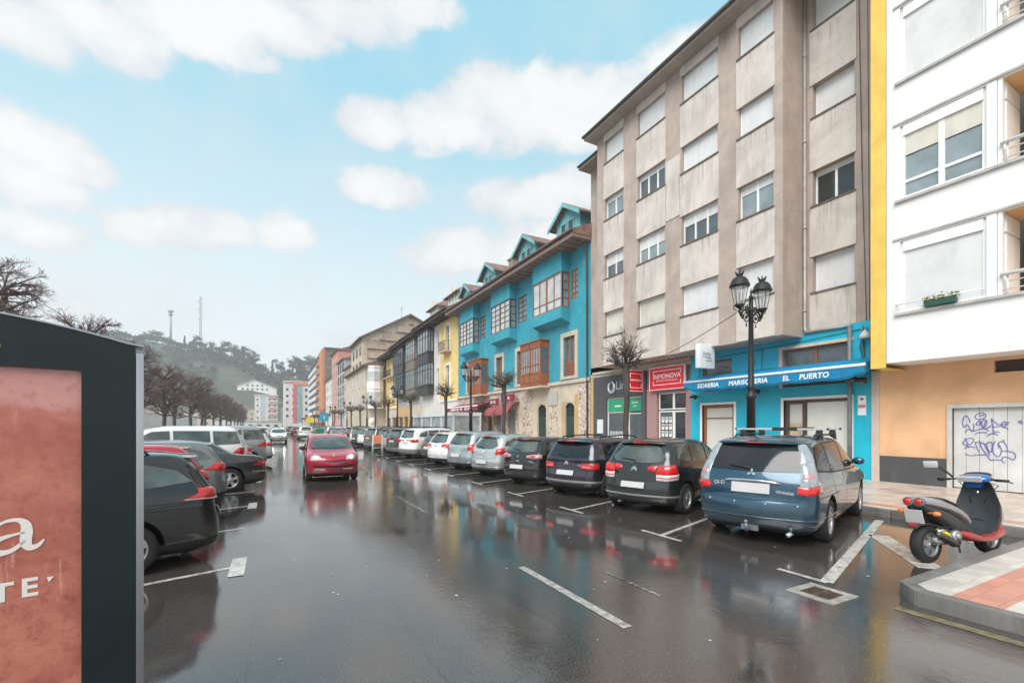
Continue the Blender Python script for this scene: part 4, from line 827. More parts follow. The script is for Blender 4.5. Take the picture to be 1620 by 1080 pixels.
def simple_house(label, y0, y1, ze, col, holes, fr=WHITE, gl=GLASS_D, trim=None, gals=(), ground=None, gh=(), balc=(), dormers=(), shade=0, roof=TILE_D):
    t = thing('townhouse', label, 'building', (FX, (y0 + y1) / 2, 0)); mb = MB(); wall_holes(mb, FA, y0 + .01, y1 - .01, 4.3, ze - .1, holes, .2)
    mb.box(FX + .5, FX + 10, y0 + .02, y1 - .02, .1, ze - .15); mb.build('wall', col, t)
    mb = MB(); wall_holes(mb, FA, y0 + .01, y1 - .01, .14, 4.3, gh, .3); mb.build('ground_floor_wall', ground or CREAMW, t)
    for h in holes: window(FA, t, *h, .12, 2, (.7,), fr, gl, .07)
    for h in gh: window(FA, t, *h, .2, 2, (), METAL, GLASS_D, .06, name='shop_window')
    if trim:
        mb = MB()
        for h in holes: stucco_trim(FA, mb, *h, .22, .06)
        FA.box(mb, y0 + .02, y1 - .02, -.1, 0, 4.2, 4.38); mb.build('trim', trim, t)
    for g_ in gals: gallery(t, *g_)
    for (a, b, z_) in balc:
        mb = MB(); mb.box(FX - .7, FX, a, b, z_ - .14, z_ - .02, 1)
        n = int((b - a) / .14)
        for i in range(n + 1): c = a + (b - a) * i / n; mb.tube([(FX - .66, c, z_ - .02), (FX - .66, c, z_ + .95)], .012, 4)
        for yy in (a, b): mb.tube([(FX - .66, yy, z_ + .95), (FX, yy, z_ + .95)], .02, 4)
        for i in range(4):
            for yy in (a, b): c = FX - .66 + .15 * i; mb.tube([(c, yy, z_ - .02), (c, yy, z_ + .95)], .012, 4)
        mb.tube([(FX - .66, a, z_ + .95), (FX - .66, b, z_ + .95)], .025, 6); mb.build('balcony', [BLACKW, CREAMW], t)
    slab_roof(t, y0, y1, ze, mat=roof)
    for d_ in dormers: dormer(t, *d_)
    return t
YW = plaster('pale_yellow_render', (.78, .55, .20), .25, (.5, .38, .2)); WW = plaster('old_white_render', (.66, .64, .60), .4); GREYR = plaster('grey_render', (.40, .39, .40), .4); PINKR = plaster('salmon_render', (.60, .28, .22), .4)
simple_house('pale yellow townhouse with white window surrounds and a black iron balcony beside the teal house', 41.2, 46.5, 12.95, YW, [(43.55, 44.75, 9.3, 12.0), (43.55, 44.75, 5.2, 7.9)], WHITE, GLASS_G, WHITE, ground=WW, gh=[(41.8, 43.4, .2, 2.9), (44, 46, .5, 2.9)], balc=[(43.1, 45.2, 9.3)],
             dormers=[(43.4, 3.2, 16.2, 13.85, 15.2, 16.2, WW, TILE, 3, True)])
simple_house('white townhouse with a two storey black timber gallery beside the yellow house', 46.5, 53.0, 12.95, WW, [(46.95, 47.75, 9.2, 12.0), (46.95, 47.75, 5.2, 7.9)], WHITE, GLASS_G, None, [(48.6, 52.7, 5.2, 12.5, BLACKW, GLASS_L)], ground=WW, gh=[(47, 49.5, .3, 2.9), (50, 52.6, .3, 2.9)],
             dormers=[(49.5, 3.0, 16.2, 13.85, 15.2, 16.1, WW, TILE, 3, True)])
simple_house('townhouse with a weathered grey-brown timber gallery, third along from the yellow house', 53.0, 59.0, 12.75, GREYR, [(58.2, 58.8, 9, 11.8)], WHITE, GLASS_G, None, [(53.9, 58.0, 5.3, 12.3, M('weathered_gallery_wood', (.17, .14, .11), .6, var=.2), GLASS_L)], ground=SAND, gh=[(53.6, 55.6, .2, 2.9), (56.2, 58.6, .2, 2.9)])
simple_house('townhouse with a near black timber gallery under a brown tiled eave', 59.0, 65.2, 12.6, GREYR, [], WHITE, GLASS_G, None, [(59.5, 64.6, 5.6, 12.2, BLACKW, GLASS_G)], ground=OCH, gh=[(59.6, 61.6, .2, 2.9), (62.2, 64.6, .2, 2.9)])
simple_house('cream townhouse with small yellow panel and iron balcony before the white glazed corner bay', 65.2, 73.0, 12.2, YW, [(67, 68.1, 9, 11.4), (70, 71.1, 9, 11.4), (67, 68.1, 5.2, 7.6), (70, 71.1, 5.2, 7.6)], WHITE, GLASS_D, WW, ground=SAND, gh=[(66, 68.6, .2, 2.9), (69.6, 72.2, .2, 2.9)], balc=[(66.6, 71.6, 9.0)])
# corner house with a white glazed bay
ch = thing('corner_house', 'low cream corner house with a rounded white glazed bay on two storeys', 'building', (14.2, 83, 0))
mb = MB(); mb.box(12.9, 24, 73.3, 93.8, .1, 10.9); mb.build('wall', SAND, ch)
mb = MB(); PB = MB(); arc = [(13.1, 73.25), (13.25, 72.3), (13.9, 71.85), (14.8, 71.85), (15.4, 72.3), (15.5, 73.25)]
mb.prism([(p[0], p[1]) for p in arc], 'Z', 4.4, 10.7); 
for z0_ in (5.4, 8.6):
    for (p, q) in zip(arc, arc[1:]):
        p = Vector((*p, 0)); q = Vector((*q, 0)); d = (q - p); nrm = Vector((d.y, -d.x, 0)).normalized()
        if nrm.y > 0: nrm = -nrm
        for i in range(2):
            a = p + d * (.06 + .47 * i) + nrm * .03; b = p + d * (.47 + .47 * i) + nrm * .03; PB.quad(a + Vector((0, 0, z0_)), b + Vector((0, 0, z0_)), b + Vector((0, 0, z0_ + 1.5)), a + Vector((0, 0, z0_ + 1.5)))
mb.prism([(14.3 + (p[0] - 14.3) * 1.06, 73.25 + (p[1] - 73.25) * 1.08) for p in arc], 'Z', 10.7, 10.95); mb.prism([(14.3 + (p[0] - 14.3) * 1.05, 73.25 + (p[1] - 73.25) * 1.06) for p in arc], 'Z', 7.4, 7.6)
bo = mb.build('glazed_bay', WHITE, ch); PB.build('pane', CURT_SKY, bo)
mb = MB(); mb.prism([(12.3, 10.9), (12.3, 11.1), (18.4, 13.2), (24.6, 11.1), (24.6, 10.9)], 'Y', 72.4, 94); mb.build('roof', TILE_D, ch)
mb = MB(); mb.box(13.4, 14.6, 73.2, 73.31, .15, 2.4, 0); mb.lathe([(.6, 73.17), (.6, 73.3)], (14.0, 0, 2.4), 16, 0, axis='Y'); mb.build('door', WHITE, ch)
FC = Face('W', 12.9)
mb = MB()
for i in range(5):
    for z_ in (5.0, 8.0): window(Face('W', 12.82), ch, 75 + i * 3.6, 76.2 + i * 3.6, z_, z_ + 2, 0, 2, (), WHITE, GLASS_D, .07)
def block(name, label, x0, x1, y0, y1, h, col, bands=None, win=None, wcol=GLASS_D, roof=None, face='W', group=None, z0=.05, par=None, fr=WHITE):
    """free standing block; win = (n columns, n rows, first sill, storey height, width, height)"""
    t = thing(name, label, 'building', ((x0 + x1) / 2, (y0 + y1) / 2, z0), 0, group); mb = MB(); mb.box(x0, x1, y0, y1, z0 - 1, h); mb.build('wall', col, t)
    for f_, wn in (win or {}).items():
        nx, nz, s0, sh, ww, wh_ = wn; F = Face('W', x0) if f_ == 'W' else Face('S', y0); u0, u1 = (y0, y1) if f_ == 'W' else (x0, x1)
        for j in range(nz):
            for i in range(nx):
                c = u0 + (u1 - u0) * (i + .5) / nx; mb = MB(); F.box(mb, c - ww / 2, c + ww / 2, -.06, .02, z0 + s0 + sh * j, z0 + s0 + sh * j + wh_, 0); F.box(mb, c - ww / 2 + .1, c + ww / 2 - .1, -.08, -.061, z0 + s0 + sh * j + .1, z0 + s0 + sh * j + wh_ - .1, 1)
                mb.build('window', [fr, wcol], t)
    for (f_, c0, c1, a, b, pr, m_) in (bands or []):
        F = Face('W', x0) if f_ == 'W' else Face('S', y0); mb = MB(); F.box(mb, c0, c1, -pr, .0 + .01, a, b); mb.build('band', m_, t)
    mb = MB()
    if roof == 'flat' or roof is None: mb.box(x0 - .4, x1 + .4, y0 - .4, y1 + .4, h, h + .35); mb.build('roof', col if roof is None else CREAMW, t)
    elif roof == 'gableY': mb.prism([(x0 - .6, h), ((x0 + x1) / 2, h + (x1 - x0) * .2), (x1 + .6, h)], 'Y', y0 - .3, y1 + .3); mb.build('roof', TILE_D, t)
    elif roof == 'gableX': mb.prism([(y0 - .6, h), ((y0 + y1) / 2, h + (y1 - y0) * .2), (y1 + .6, h)], 'X', x0 - .3, x1 + .3); mb.build('roof', TILE_D, t)
    elif roof == 'red': mb.prism([(x0 - .6, h), ((x0 + x1) / 2, h + (x1 - x0) * .22), (x1 + .6, h)], 'Y', y0 - .3, y1 + .3); mb.build('roof', TILE, t)
    return t
# tall block with the ribbed brown gable wall
RIB, b_ = new_mat('ribbed_brown_gable'); v_ = coords(); sp_ = N.new('ShaderNodeSeparateXYZ'); LK.new(v_, sp_.inputs[0]); w_ = mth('FRACT', mth('MULTIPLY', sp_.outputs[2], 1 / 1.9))
c_ = mixc(mapr(noise(.5, 7, v_, .6), .3, .7), (.26, .19, .145), (.42, .33, .26)); c_ = mixc(mth('MULTIPLY', mapr(noise(1.1, 6, coords(scale=(1, 1, .3)), .65), .5, .75), .6), c_, (.12, .085, .07)); setb(b_, Base_Color=c_, Roughness=.85)
t = thing('tall_block', 'tall beige block whose blank brown side wall is ribbed in overlapping courses', 'building', (22, 101, 0)); mb = MB()
mb.box(FX, 34, 94, 108, .1, 19.2); mb.prism([(FX, 19.2), (25.5, 24.6), (34, 20.4), (34, 19.2)], 'Y', 94, 108); mb.build('wall', CREAMW, t)
mb = MB(); hh = 9.5
while hh < 24.2:     # lapped courses, each leaning out at its foot
    z1_ = hh + 1.9
    def xr_at(z): return (FX + .9, 34) if z < 19.2 else (FX + 9.6 * (z - 19.2) / 5.4 + .3, 34 - 8.5 * max(0, z - 20.4) / 4.2)
    xa, xb = xr_at(min(z1_, 24.3)); xa = max(xa, FX + .9)
    if xb - xa > .8: mb.prism([(93.94, min(z1_, 24.4)), (94, min(z1_, 24.4)), (94, hh), (93.62, hh)], 'X', xa, xb)
    hh += 1.9
mb.build('ribbed_cladding', RIB, t)
mb = MB(); mb.prism([(FX - .8, 19.1), (25.5, 24.9), (34.6, 20.5), (34.6, 20.2), (25.5, 24.5), (FX - .8, 18.8)], 'Y', 93.3, 108.5); mb.build('roof', TILE_D, t)
for j in range(5):
    for i in range(3): window(Face('W', FX - .08), t, 95.2 + i * 4.2, 96.8 + i * 4.2, 3.9 + j * 3, 5.6 + j * 3, 0, 1, (), WOOD_D, GLASS_D, .07)
mb = MB(); mb.tube([(25, 99, 24.5), (25, 99, 27.5)], .04, 5); mb.tube([(24.4, 99, 27.3), (25.6, 99, 27.3)], .03, 4); mb.tube([(24.6, 99, 26.9), (25.4, 99, 26.9)], .03, 4); mb.build('antenna', METAL, t)
BANDW = M('band_white', (.62, .62, .64), .6, var=.1); BANDD = M('band_dark', (.10, .10, .12), .6, var=.1); ORB = plaster('orange_brown_tile', (.52, .21, .10), .4); GBR = plaster('grey_brown_side', (.17, .145, .13), .4)
block('townhouse', 'narrow cream townhouse with wooden framed windows past the tall ribbed block', FX, 28, 108.2, 119, 15.2, CREAMW, win={'W': (3, 4, 3.8, 3, 1.2, 1.9)}, roof='gableY')
block('townhouse', 'grey townhouse with black glazed bays in the middle of the row', FX, 28, 119.2, 132, 18.2, GREYR, win={'W': (3, 5, 3.6, 2.9, 2.0, 2.2)}, roof='gableY', fr=BLACKW)
block('townhouse', 'salmon pink fronted tall townhouse in the far part of the row', FX, 30, 132.2, 146, 22.2, PINKR, win={'W': (3, 6, 3.6, 2.9, 1.4, 1.9)}, roof='gableY')
block('townhouse', 'white townhouse with dark windows before the orange tower', FX, 28, 146.2, 163.5, 16, WW, win={'W': (4, 4, 3.6, 2.9, 1.4, 1.9)}, roof='gableY')
ob = [('S', FX, 24, 3 + 3.0 * j, 3.15 + 3.0 * j, .05, GREYR) for j in range(8)] + [('W', 164.4, 191.6, 2.7 + 3.0 * j, 3.9 + 3.0 * j, .9, ORB) for j in range(8)]
block('tower_block', 'bright orange tower block with stacked balconies above the far trees', FX, 27, 164, 192, 27.5, GBR, bands=ob, win={'W': (5, 8, 4.0, 3.0, 2.4, 1.6)})
t_ = SC.objects  # the orange skin of its street side
mb = MB(); mb.box(FX - .95, FX - .06, 164.05, 176, 2.5, 27.4); [o for o in COL.objects if o.name.startswith('tower_block')][0]; mb.build('orange_skin', ORB, [o for o in COL.objects if o.name.startswith('tower_block')][0])
sb = [('W', 193.2, 233.8, 3.0 + 2.9 * j, 4.4 + 2.9 * j, .8, BANDW) for j in range(8)]
block('striped_block', 'apartment block striped with white balconies and dark window bands at the street end', FX, 28, 193, 234, 26.5, BANDD, bands=sb)
GRW = plaster('far_white_render', (.66, .64, .62), .3); RDS = M('red_stripe', (.62, .08, .08), .6, var=.05); OGS = M('orange_cornice', (.66, .22, .12), .6, var=.05)
t = block('apartment_block', 'white apartment block with a red vertical stripe and orange cornice closing the street', 5.2, 16.4, 246, 262, 23.0, GRW, bands=[('S', 9.2, 10.6, 3, 22.9, .3, RDS), ('S', 9.2, 16.4, 21.4, 22.9, .35, OGS), ('S', 5.2, 9.2, 22.2, 23.2, .3, OGS), ('S', 10.8, 13.2, 3, 21.2, .15, M('blue_glass_strip', (.22, .34, .36), .2, var=.3, scale=1))], win={'S': (4, 5, 5.5, 3.2, 1.3, 1.5)})
block('apartment_block', 'pale grey apartment block with recessed balconies at the end of the road', -8.5, 3.0, 292, 304, 18.5, GRW, bands=[('S', -1.6, 2.6, 3.0 + 3.4 * j, 4.8 + 3.4 * j, .5, M('far_pink_band', (.42, .26, .24), .7)) for j in range(5)] + [('S', -5.6, -3.4, 1.0, 18.0, .1, M('far_grey_panel', (.42, .45, .47), .6))], win={'S': (4, 4, 5.3, 3.4, 1.0, 1.2)})
block('tower_house', 'small square white tower house at the end of the road', 4.6, 9.4, 296, 302, 12, GRW, win={'S': (2, 1, 3, 3, 1, 1.3)}, roof='flat')
block('low_building', 'long flat white pavilion across the end of the road', -16, 8, 280, 284, 3.6, GRW, win={'S': (6, 1, .8, 3, 2.2, 1.4)}, roof='flat')
rr = random.Random(11)
for i, (x, y, w_, d_, h_, lb) in enumerate(((-22, 310, 14, 12, 7.5, 'pink tiled house left of the pale apartment block'), (-40, 322, 18, 12, 9, 'wide salmon roofed house behind the bare trees'), (-60, 330, 16, 12, 10, 'red roofed house at the foot of the misty hill, furthest left'), (-16, 335, 14, 10, 12, 'small red roofed house above the pale apartment block'), (14, 318, 16, 12, 9, 'dull red roofed house behind the white tower house'))):
    block('hillside_house', lb, x - w_ / 2, x + w_ / 2, y, y + d_, h_, (WW, CREAMW)[i % 2], win={'S': (3, 2, h_ - 7, 3, 1.3, 1.5)}, roof='red', z0=.1)
# quay side sheds on the left
block('quay_shed', 'long white harbour shed behind the bare trees, nearer one', -52, -34, 60, 120, 5.6, GRW, win={'W': (1, 1, 1, 2, .5, .5)}, roof='flat')
block('quay_shed', 'long low white harbour shed behind the bare trees, farther one', -50, -30, 140, 250, 5.0, GRW, roof='flat')
fe = thing('quay_fence', 'pale grey railing along the harbour side', 'fence', (-20, 40, 0)); mb = MB()
for i in range(90): y = 16 + i * 2.4; mb.box(-20.04, -19.96, y - .04, y + .04, .12, 1.3)
for h in (.5, .9, 1.26): mb.box(-20.02, -19.98, 16, 232, h, h + .05)
mb.build('railing', M('pale_rail', (.55, .56, .56), .5, .2), fe)
# ------------------------------------------------------------------ vehicles
# A car is a stack of horizontal outlines: (z, rear inset, front inset, half width factor, corner radius, rear bow)
# +X is forward, the origin sits on the ground under the middle of the car.
def pchip(xs, ys, x):
    n = len(xs)
    if x <= xs[0]: return ys[0]
    if x >= xs[-1]: return ys[-1]
    i = max(k for k in range(n - 1) if xs[k] <= x); h = [xs[k + 1] - xs[k] for k in range(n - 1)]; d = [(ys[k + 1] - ys[k]) / h[k] for k in range(n - 1)]
    def sl(k):
        if k == 0: return d[0]
        if k == n - 1: return d[-1]
        if d[k - 1] * d[k] <= 0: return 0
        w1, w2 = 2 * h[k] + h[k - 1], h[k] + 2 * h[k - 1]; return (w1 + w2) / (w1 / d[k - 1] + w2 / d[k])
    t = (x - xs[i]) / h[i]; a, b = sl(i), sl(i + 1)
    return (2 * t ** 3 - 3 * t * t + 1) * ys[i] + (t ** 3 - 2 * t * t + t) * h[i] * a + (-2 * t ** 3 + 3 * t * t) * ys[i + 1] + (t ** 3 - t * t) * h[i] * b
class Shape:
    def __init__(s, L, Wd, lev): s.L, s.W, s.lev = L, Wd, lev; s.zs = [l[0] for l in lev]; s.cache = {}
    def at(s, z):
        k = round(z, 4)
        if k not in s.cache: s.cache[k] = [pchip(s.zs, [l[j] for l in s.lev], z) for j in range(1, 6)]
        rx, fx, w, rc, bow = s.cache[k]; return -s.L / 2 + rx, s.L / 2 - fx, w * s.W / 2, rc, bow
    def pt(s, u, z):     # u: 0 rear centre, 1..2 rear corner, 2..3 side, 3..4 front corner, 5 front centre; negative u mirrors
        sg_ = -1 if u < 0 else 1; u = abs(u); xr, xf, w, rc, bow = s.at(z); wc = w * .955; rc = min(rc, wc * .95, (xf - xr) * .45); ye = wc - rc; fb = bow * 1.5
        if u <= 1: y = ye * u; x = xr + bow * u * u
        elif u <= 2: a = (u - 1) * math.pi / 2; x = xr + bow + rc * (1 - math.cos(a)); y = ye + rc * math.sin(a)
        elif u <= 3: t = u - 2; x0, x1 = xr + bow + rc, xf - fb - rc; x = x0 + (x1 - x0) * t; y = wc + (w - wc) * (1 - (2 * t - 1) ** 4) 
        elif u <= 4: a = (u - 3) * math.pi / 2; x = xf - fb - rc * (1 - math.sin(a)); y = ye + rc * math.cos(a)
        else: t = 5 - u; y = ye * t; x = xf - fb * t * t
        return Vector((x, sg_ * y, z))
    def nrm(s, u, z):
        e = .02; a = s.pt(u + e, z) - s.pt(u - e, z) if abs(u) > e else s.pt(e, z) - s.pt(-e, z); b = s.pt(u, min(z + .02, s.zs[-1])) - s.pt(u, max(z - .02, s.zs[0])); n = a.cross(b)
        if n.length < 1e-9: return Vector((0, 0, 1))
        n.normalize(); c = s.pt(u, z) - Vector((0, 0, z)); 
        return -n if n.dot(c + Vector((0, 0, .3))) < 0 else n
    def side(s, x, z, sg_=1):
        xr, xf, w, rc, bow = s.at(z); wc = w * .955; rc = min(rc, wc * .95, (xf - xr) * .45); x0, x1 = xr + bow + rc, xf - bow * 1.5 - rc
        if x < x0: u = 1 + math.acos(max(-1, min(1, 1 - (x - xr - bow) / rc))) / (math.pi / 2) if x > xr + bow else 1
        elif x <= x1: u = 2 + (x - x0) / (x1 - x0)
        else: u = 3 + math.asin(max(-1, min(1, 1 - (x - x1) / rc))) / (math.pi / 2); u = 3 + (4 - 3) * (math.asin(max(0, min(1, (x - x1) / rc))) / (math.pi / 2))
        return u * sg_
    def rear(s, y, z):
        xr, xf, w, rc, bow = s.at(z); wc = w * .955; rc = min(rc, wc * .95, (xf - xr) * .45); ye = wc - rc; ay = abs(y)
        u = ay / ye if ay <= ye else 1 + math.asin(min(1, (ay - ye) / rc)) / (math.pi / 2); return -u if y < 0 else u
    def front(s, y, z): return (5 - abs(s.rear(y, z))) * (-1 if y < 0 else 1) if True else 0
def resample(ch, n):
    ch = [Vector((a, b)) for a, b in ch]; ds = [0]
    for a, b in zip(ch, ch[1:]): ds.append(ds[-1] + max(1e-6, (b - a).length))
    o = []
    for i in range(n + 1):
        t = ds[-1] * i / n; k = max(j for j in range(len(ch) - 1) if ds[j] <= t + 1e-9); f_ = (t - ds[k]) / (ds[k + 1] - ds[k]); o.append(ch[k].lerp(ch[k + 1], min(1, f_)))
    return o
def patch(S, mb, lo, hi, mode, sg_=1, off=.005, dome=0., n=12, m_=6, m=0, rim=True):
    A, B = resample(lo, n), resample(hi, n); g = []
    for j in range(m_ + 1):
        for i in range(n + 1):
            q_ = A[i].lerp(B[i], j / m_); a, z = q_
            if mode == 's': u = S.side(a, z, sg_)
            elif mode == 'r': u = S.rear(a, z)
            elif mode == 'f': u = S.front(a, z)
            else: u = a * sg_
            s_, t_ = i / n, j / m_; d = off + dome * min(1, 4 * s_ * (1 - s_) * 1.6) * min(1, 4 * t_ * (1 - t_) * 1.6)
            g.append(S.pt(u, z) + S.nrm(u, z) * d)
    k = n + 1; mb.add(g, [(j * k + i, j * k + i + 1, (j + 1) * k + i + 1, (j + 1) * k + i) for j in range(m_) for i in range(n)], m, True)
    return g
def ribbon(S, mb, pts, mode, w=.006, sg_=1, off=.003, m=0):
    P_ = resample(pts, max(2, len(pts) * 4)); vs = []
    for i, q_ in enumerate(P_):
        a, z = q_; u = S.side(a, z, sg_) if mode == 's' else (S.rear(a, z) if mode == 'r' else (S.front(a, z) if mode == 'f' else a * sg_)); c = S.pt(u, z); nn = S.nrm(u, z)
        a2, z2 = P_[min(i + 1, len(P_) - 1)]; a0, z0 = P_[max(0, i - 1)]
        def uu(a, z): return S.side(a, z, sg_) if mode == 's' else (S.rear(a, z) if mode == 'r' else (S.front(a, z) if mode == 'f' else a * sg_))
        tg = S.pt(uu(a2, z2), z2) - S.pt(uu(a0, z0), z0); tg.normalize(); b = nn.cross(tg).normalized() * w / 2; vs += [c + nn * off - b, c + nn * off + b]
    mb.add(vs, [(2 * i, 2 * i + 1, 2 * i + 3, 2 * i + 2) for i in range(len(P_) - 1)], m)
def paint(name, col, metal=.35, rough=.28):
    if name in MATS: return MATS[name]
    m, b = new_mat(name); v = coords(); n_ = noise(3, 6, v, .6); dr = noise(120, 2, v, .5)
    sp = N.new('ShaderNodeSeparateXYZ'); LK.new(v, sp.inputs[0]); dirt = mth('MULTIPLY', mapr(sp.outputs[2], .25, .75, 1, 0), mapr(n_, .3, .7, .25, .6))
    c = mixc(dirt, col, (.10, .09, .08)); c = mixc(mth('MULTIPLY', mapr(n_, .4, .7), .12), c, mul(col, .6))
    setb(b, Base_Color=c, Metallic=metal, Roughness=rough, Coat_Weight=1.0); b.inputs['Coat Roughness'].default_value = .04
    bn = N.new('ShaderNodeBump'); bn.inputs['Strength'].default_value = .25; bn.inputs['Distance'].default_value = .002; LK.new(mapr(dr, .62, .72), bn.inputs['Height']); LK.new(bn.outputs[0], b.inputs['Normal']); return m
CGLASS = None
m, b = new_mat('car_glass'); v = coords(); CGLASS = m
c = mixc(mapr(noise(1.6, 4, v, .5), .35, .7), (.04, .055, .052), (.12, .15, .142)); setb(b, Base_Color=c, Roughness=mapr(noise(60, 3, v), .55, .75, .03, .14), IOR=1.75)  # base colour raised to stand in for bright window reflections
CGLASS_B = M('tinted_car_glass', (.010, .012, .016), .06, var=.3, ior=1.55)
BPL = M('black_trim_plastic', (.022, .022, .023), .5, var=.15, scale=8); GPL = M('grey_trim_plastic', (.16, .165, .17), .45, var=.15, scale=8); RUBB = M('tyre_rubber', (.018, .018, .019), .75, var=.3, scale=12, bump_=.3)
RIM = M('alloy_rim', (.50, .50, .51), .3, .8, var=.1); RIMD = M('steel_wheel_cover', (.33, .33, .34), .4, .5, var=.15); UNDER = M('underbody', (.008, .008, .008), .9, var=0)
def lamp_mat(name, col, rough=.08, em=.0):
    if name in MATS: return MATS[name]
    m, b = new_mat(name); v = coords(scale=(1, 60, 60)); w_ = N.new('ShaderNodeTexWave'); w_.inputs['Scale'].default_value = .6; LK.new(v, w_.inputs['Vector'])
    c = mixc(mapr(noise(14, 2, coords()), .3, .7), mul(col, .78), col); setb(b, Base_Color=c, Roughness=rough, Coat_Weight=1.0); bumpn(b, w_.outputs['Fac'], .3, .003)
    if em: b.inputs['Emission Color'].default_value = (*col, 1); b.inputs['Emission Strength'].default_value = em
    return m
RLENS = lamp_mat('red_lamp_lens', (.62, .012, .012)); WLENS = lamp_mat('clear_lamp_lens', (.55, .55, .56)); PLENS = lamp_mat('pink_clear_lens', (.50, .22, .24)); OLENS = lamp_mat('orange_lamp_lens', (.85, .22, .02)); SMOKE = lamp_mat('grey_lamp_lens', (.30, .33, .36))
HLIT = lamp_mat('lit_headlamp', (1, .82, .62), em=2.2); HLIT2 = lamp_mat('bright_headlamp', (1, .93, .8), em=28)
PLATE = M('blank_grey_plate', (.50, .49, .49), .5, var=.03); CHROME = M('chrome', (.72, .72, .73), .12, 1, var=0)
DISC = M('brake_disc', (.10, .095, .09), .4, .7, var=.2)
def wheel(par, x, y, r, w, rimmat, sp_=5, side=1, world=False):
    mb = MB(); pr = [(r * .60, -w / 2 + .02), (r * .68, -w / 2), (r * .9, -w / 2), (r * .97, -w / 2 + .02), (r, -w / 2 + .05), (r, w / 2 - .05), (r * .97, w / 2 - .02), (r * .9, w / 2), (r * .68, w / 2), (r * .60, w / 2 - .02), (r * .60, -w / 2 + .02)]
    mb.lathe(pr, (x, y, r), 28, 0, axis='Y', cap=False); t = mb.build('wheel', RUBB, par, world)
    mb = MB(); o = side * (w / 2 - .012); R_ = r * .66
    mb.lathe([(.001, o - side * .08), (R_ * .91, o - side * .08)], (x, y, r), 24, 1, axis='Y', cap=False); mb.lathe([(.001, o - side * .055), (R_ * .5, o - side * .055), (R_ * .5, o - side * .075)], (x, y, r), 20, 2, axis='Y', cap=False)
    ring = [(R_ * .88, o - side * .09), (R_ * .9, o - side * .01), (R_ * .97, o + side * .012), (R_ * 1.02, o), (R_ * 1.02, o - side * .09)]
    mb.lathe(ring, (x, y, r), 28, 0, axis='Y', cap=False)
    mb.lathe([(R_ * .2, o - side * .05), (R_ * .2, o - side * .0), (R_ * .13, o + side * .01)], (x, y, r), 16, 0, axis='Y')
    for i in range(sp_):
        a = 2 * math.pi * i / sp_ + .3; ca, sa = math.cos(a), math.sin(a); d = Vector((ca, 0, sa)); n_ = Vector((-sa, 0, ca)); c = Vector((x, y + o, r))
        w0, w1 = (.035, .05) if sp_ <= 6 else (.018, .026)
        vs = []
        for (rad, ww, dp) in ((R_ * .12, w0 * 1.2, .0), (R_ * .55, w0, -.01), (R_ * .92, w1, -.012)):
            for (sgn, dd) in ((-1, 0), (1, 0), (1, -.035), (-1, -.035)): vs.append(c + d * rad + n_ * sgn * ww + Vector((0, side * (dp + dd), 0)))
        fs = []
        for j in range(2):
            for k in range(4): fs.append((j * 4 + k, j * 4 + (k + 1) % 4, (j + 1) * 4 + (k + 1) % 4, (j + 1) * 4 + k))
        fs += [(0, 1, 2, 3), (8, 9, 10, 11)]; mb.add(vs, fs)
    mb.build('rim', [rimmat, UNDER, DISC], t, world)
HATCH = [(.19, .16, .30, .84, .24, .03), (.25, .06, .12, .93, .28, .05), (.36, .015, .03, .975, .30, .07), (.50, .0, .0, .995, .30, .08), (.60, .02, .005, 1.0, .29, .08), (.70, .055, .04, 1.0, .27, .07), (.80, .07, .14, .995, .25, .07), (.88, .085, .42, .985, .23, .06), (.94, .105, .80, .97, .21, .06), (1.0, .14, 1.05, .945, .20, .06), (1.12, .22, 1.25, .90, .19, .06),
         (1.26, .32, 1.48, .845, .19, .05), (1.38, .42, 1.72, .79, .20, .05), (1.43, .50, 1.9, .74, .22, .05), (1.462, .68, 2.08, .62, .22, .05), (1.482, .95, 2.25, .42, .2, .05), (1.49, 1.3, 2.45, .12, .08, .02)]
def mkspec(base, L, Wd, H, mod=None):
    """scale a base stack to a height, change inset columns"""
    k = H / base[-1][0]; lev = []
    for l in base:
        z = l[0]; z2 = z if z < .45 else .45 + (z - .45) * (H - .45) / (base[-1][0] - .45); lev.append((z2, *l[1:]))
    if mod: lev = mod(lev)
    return Shape(L, Wd, lev), (H - .45) / (base[-1][0] - .45)
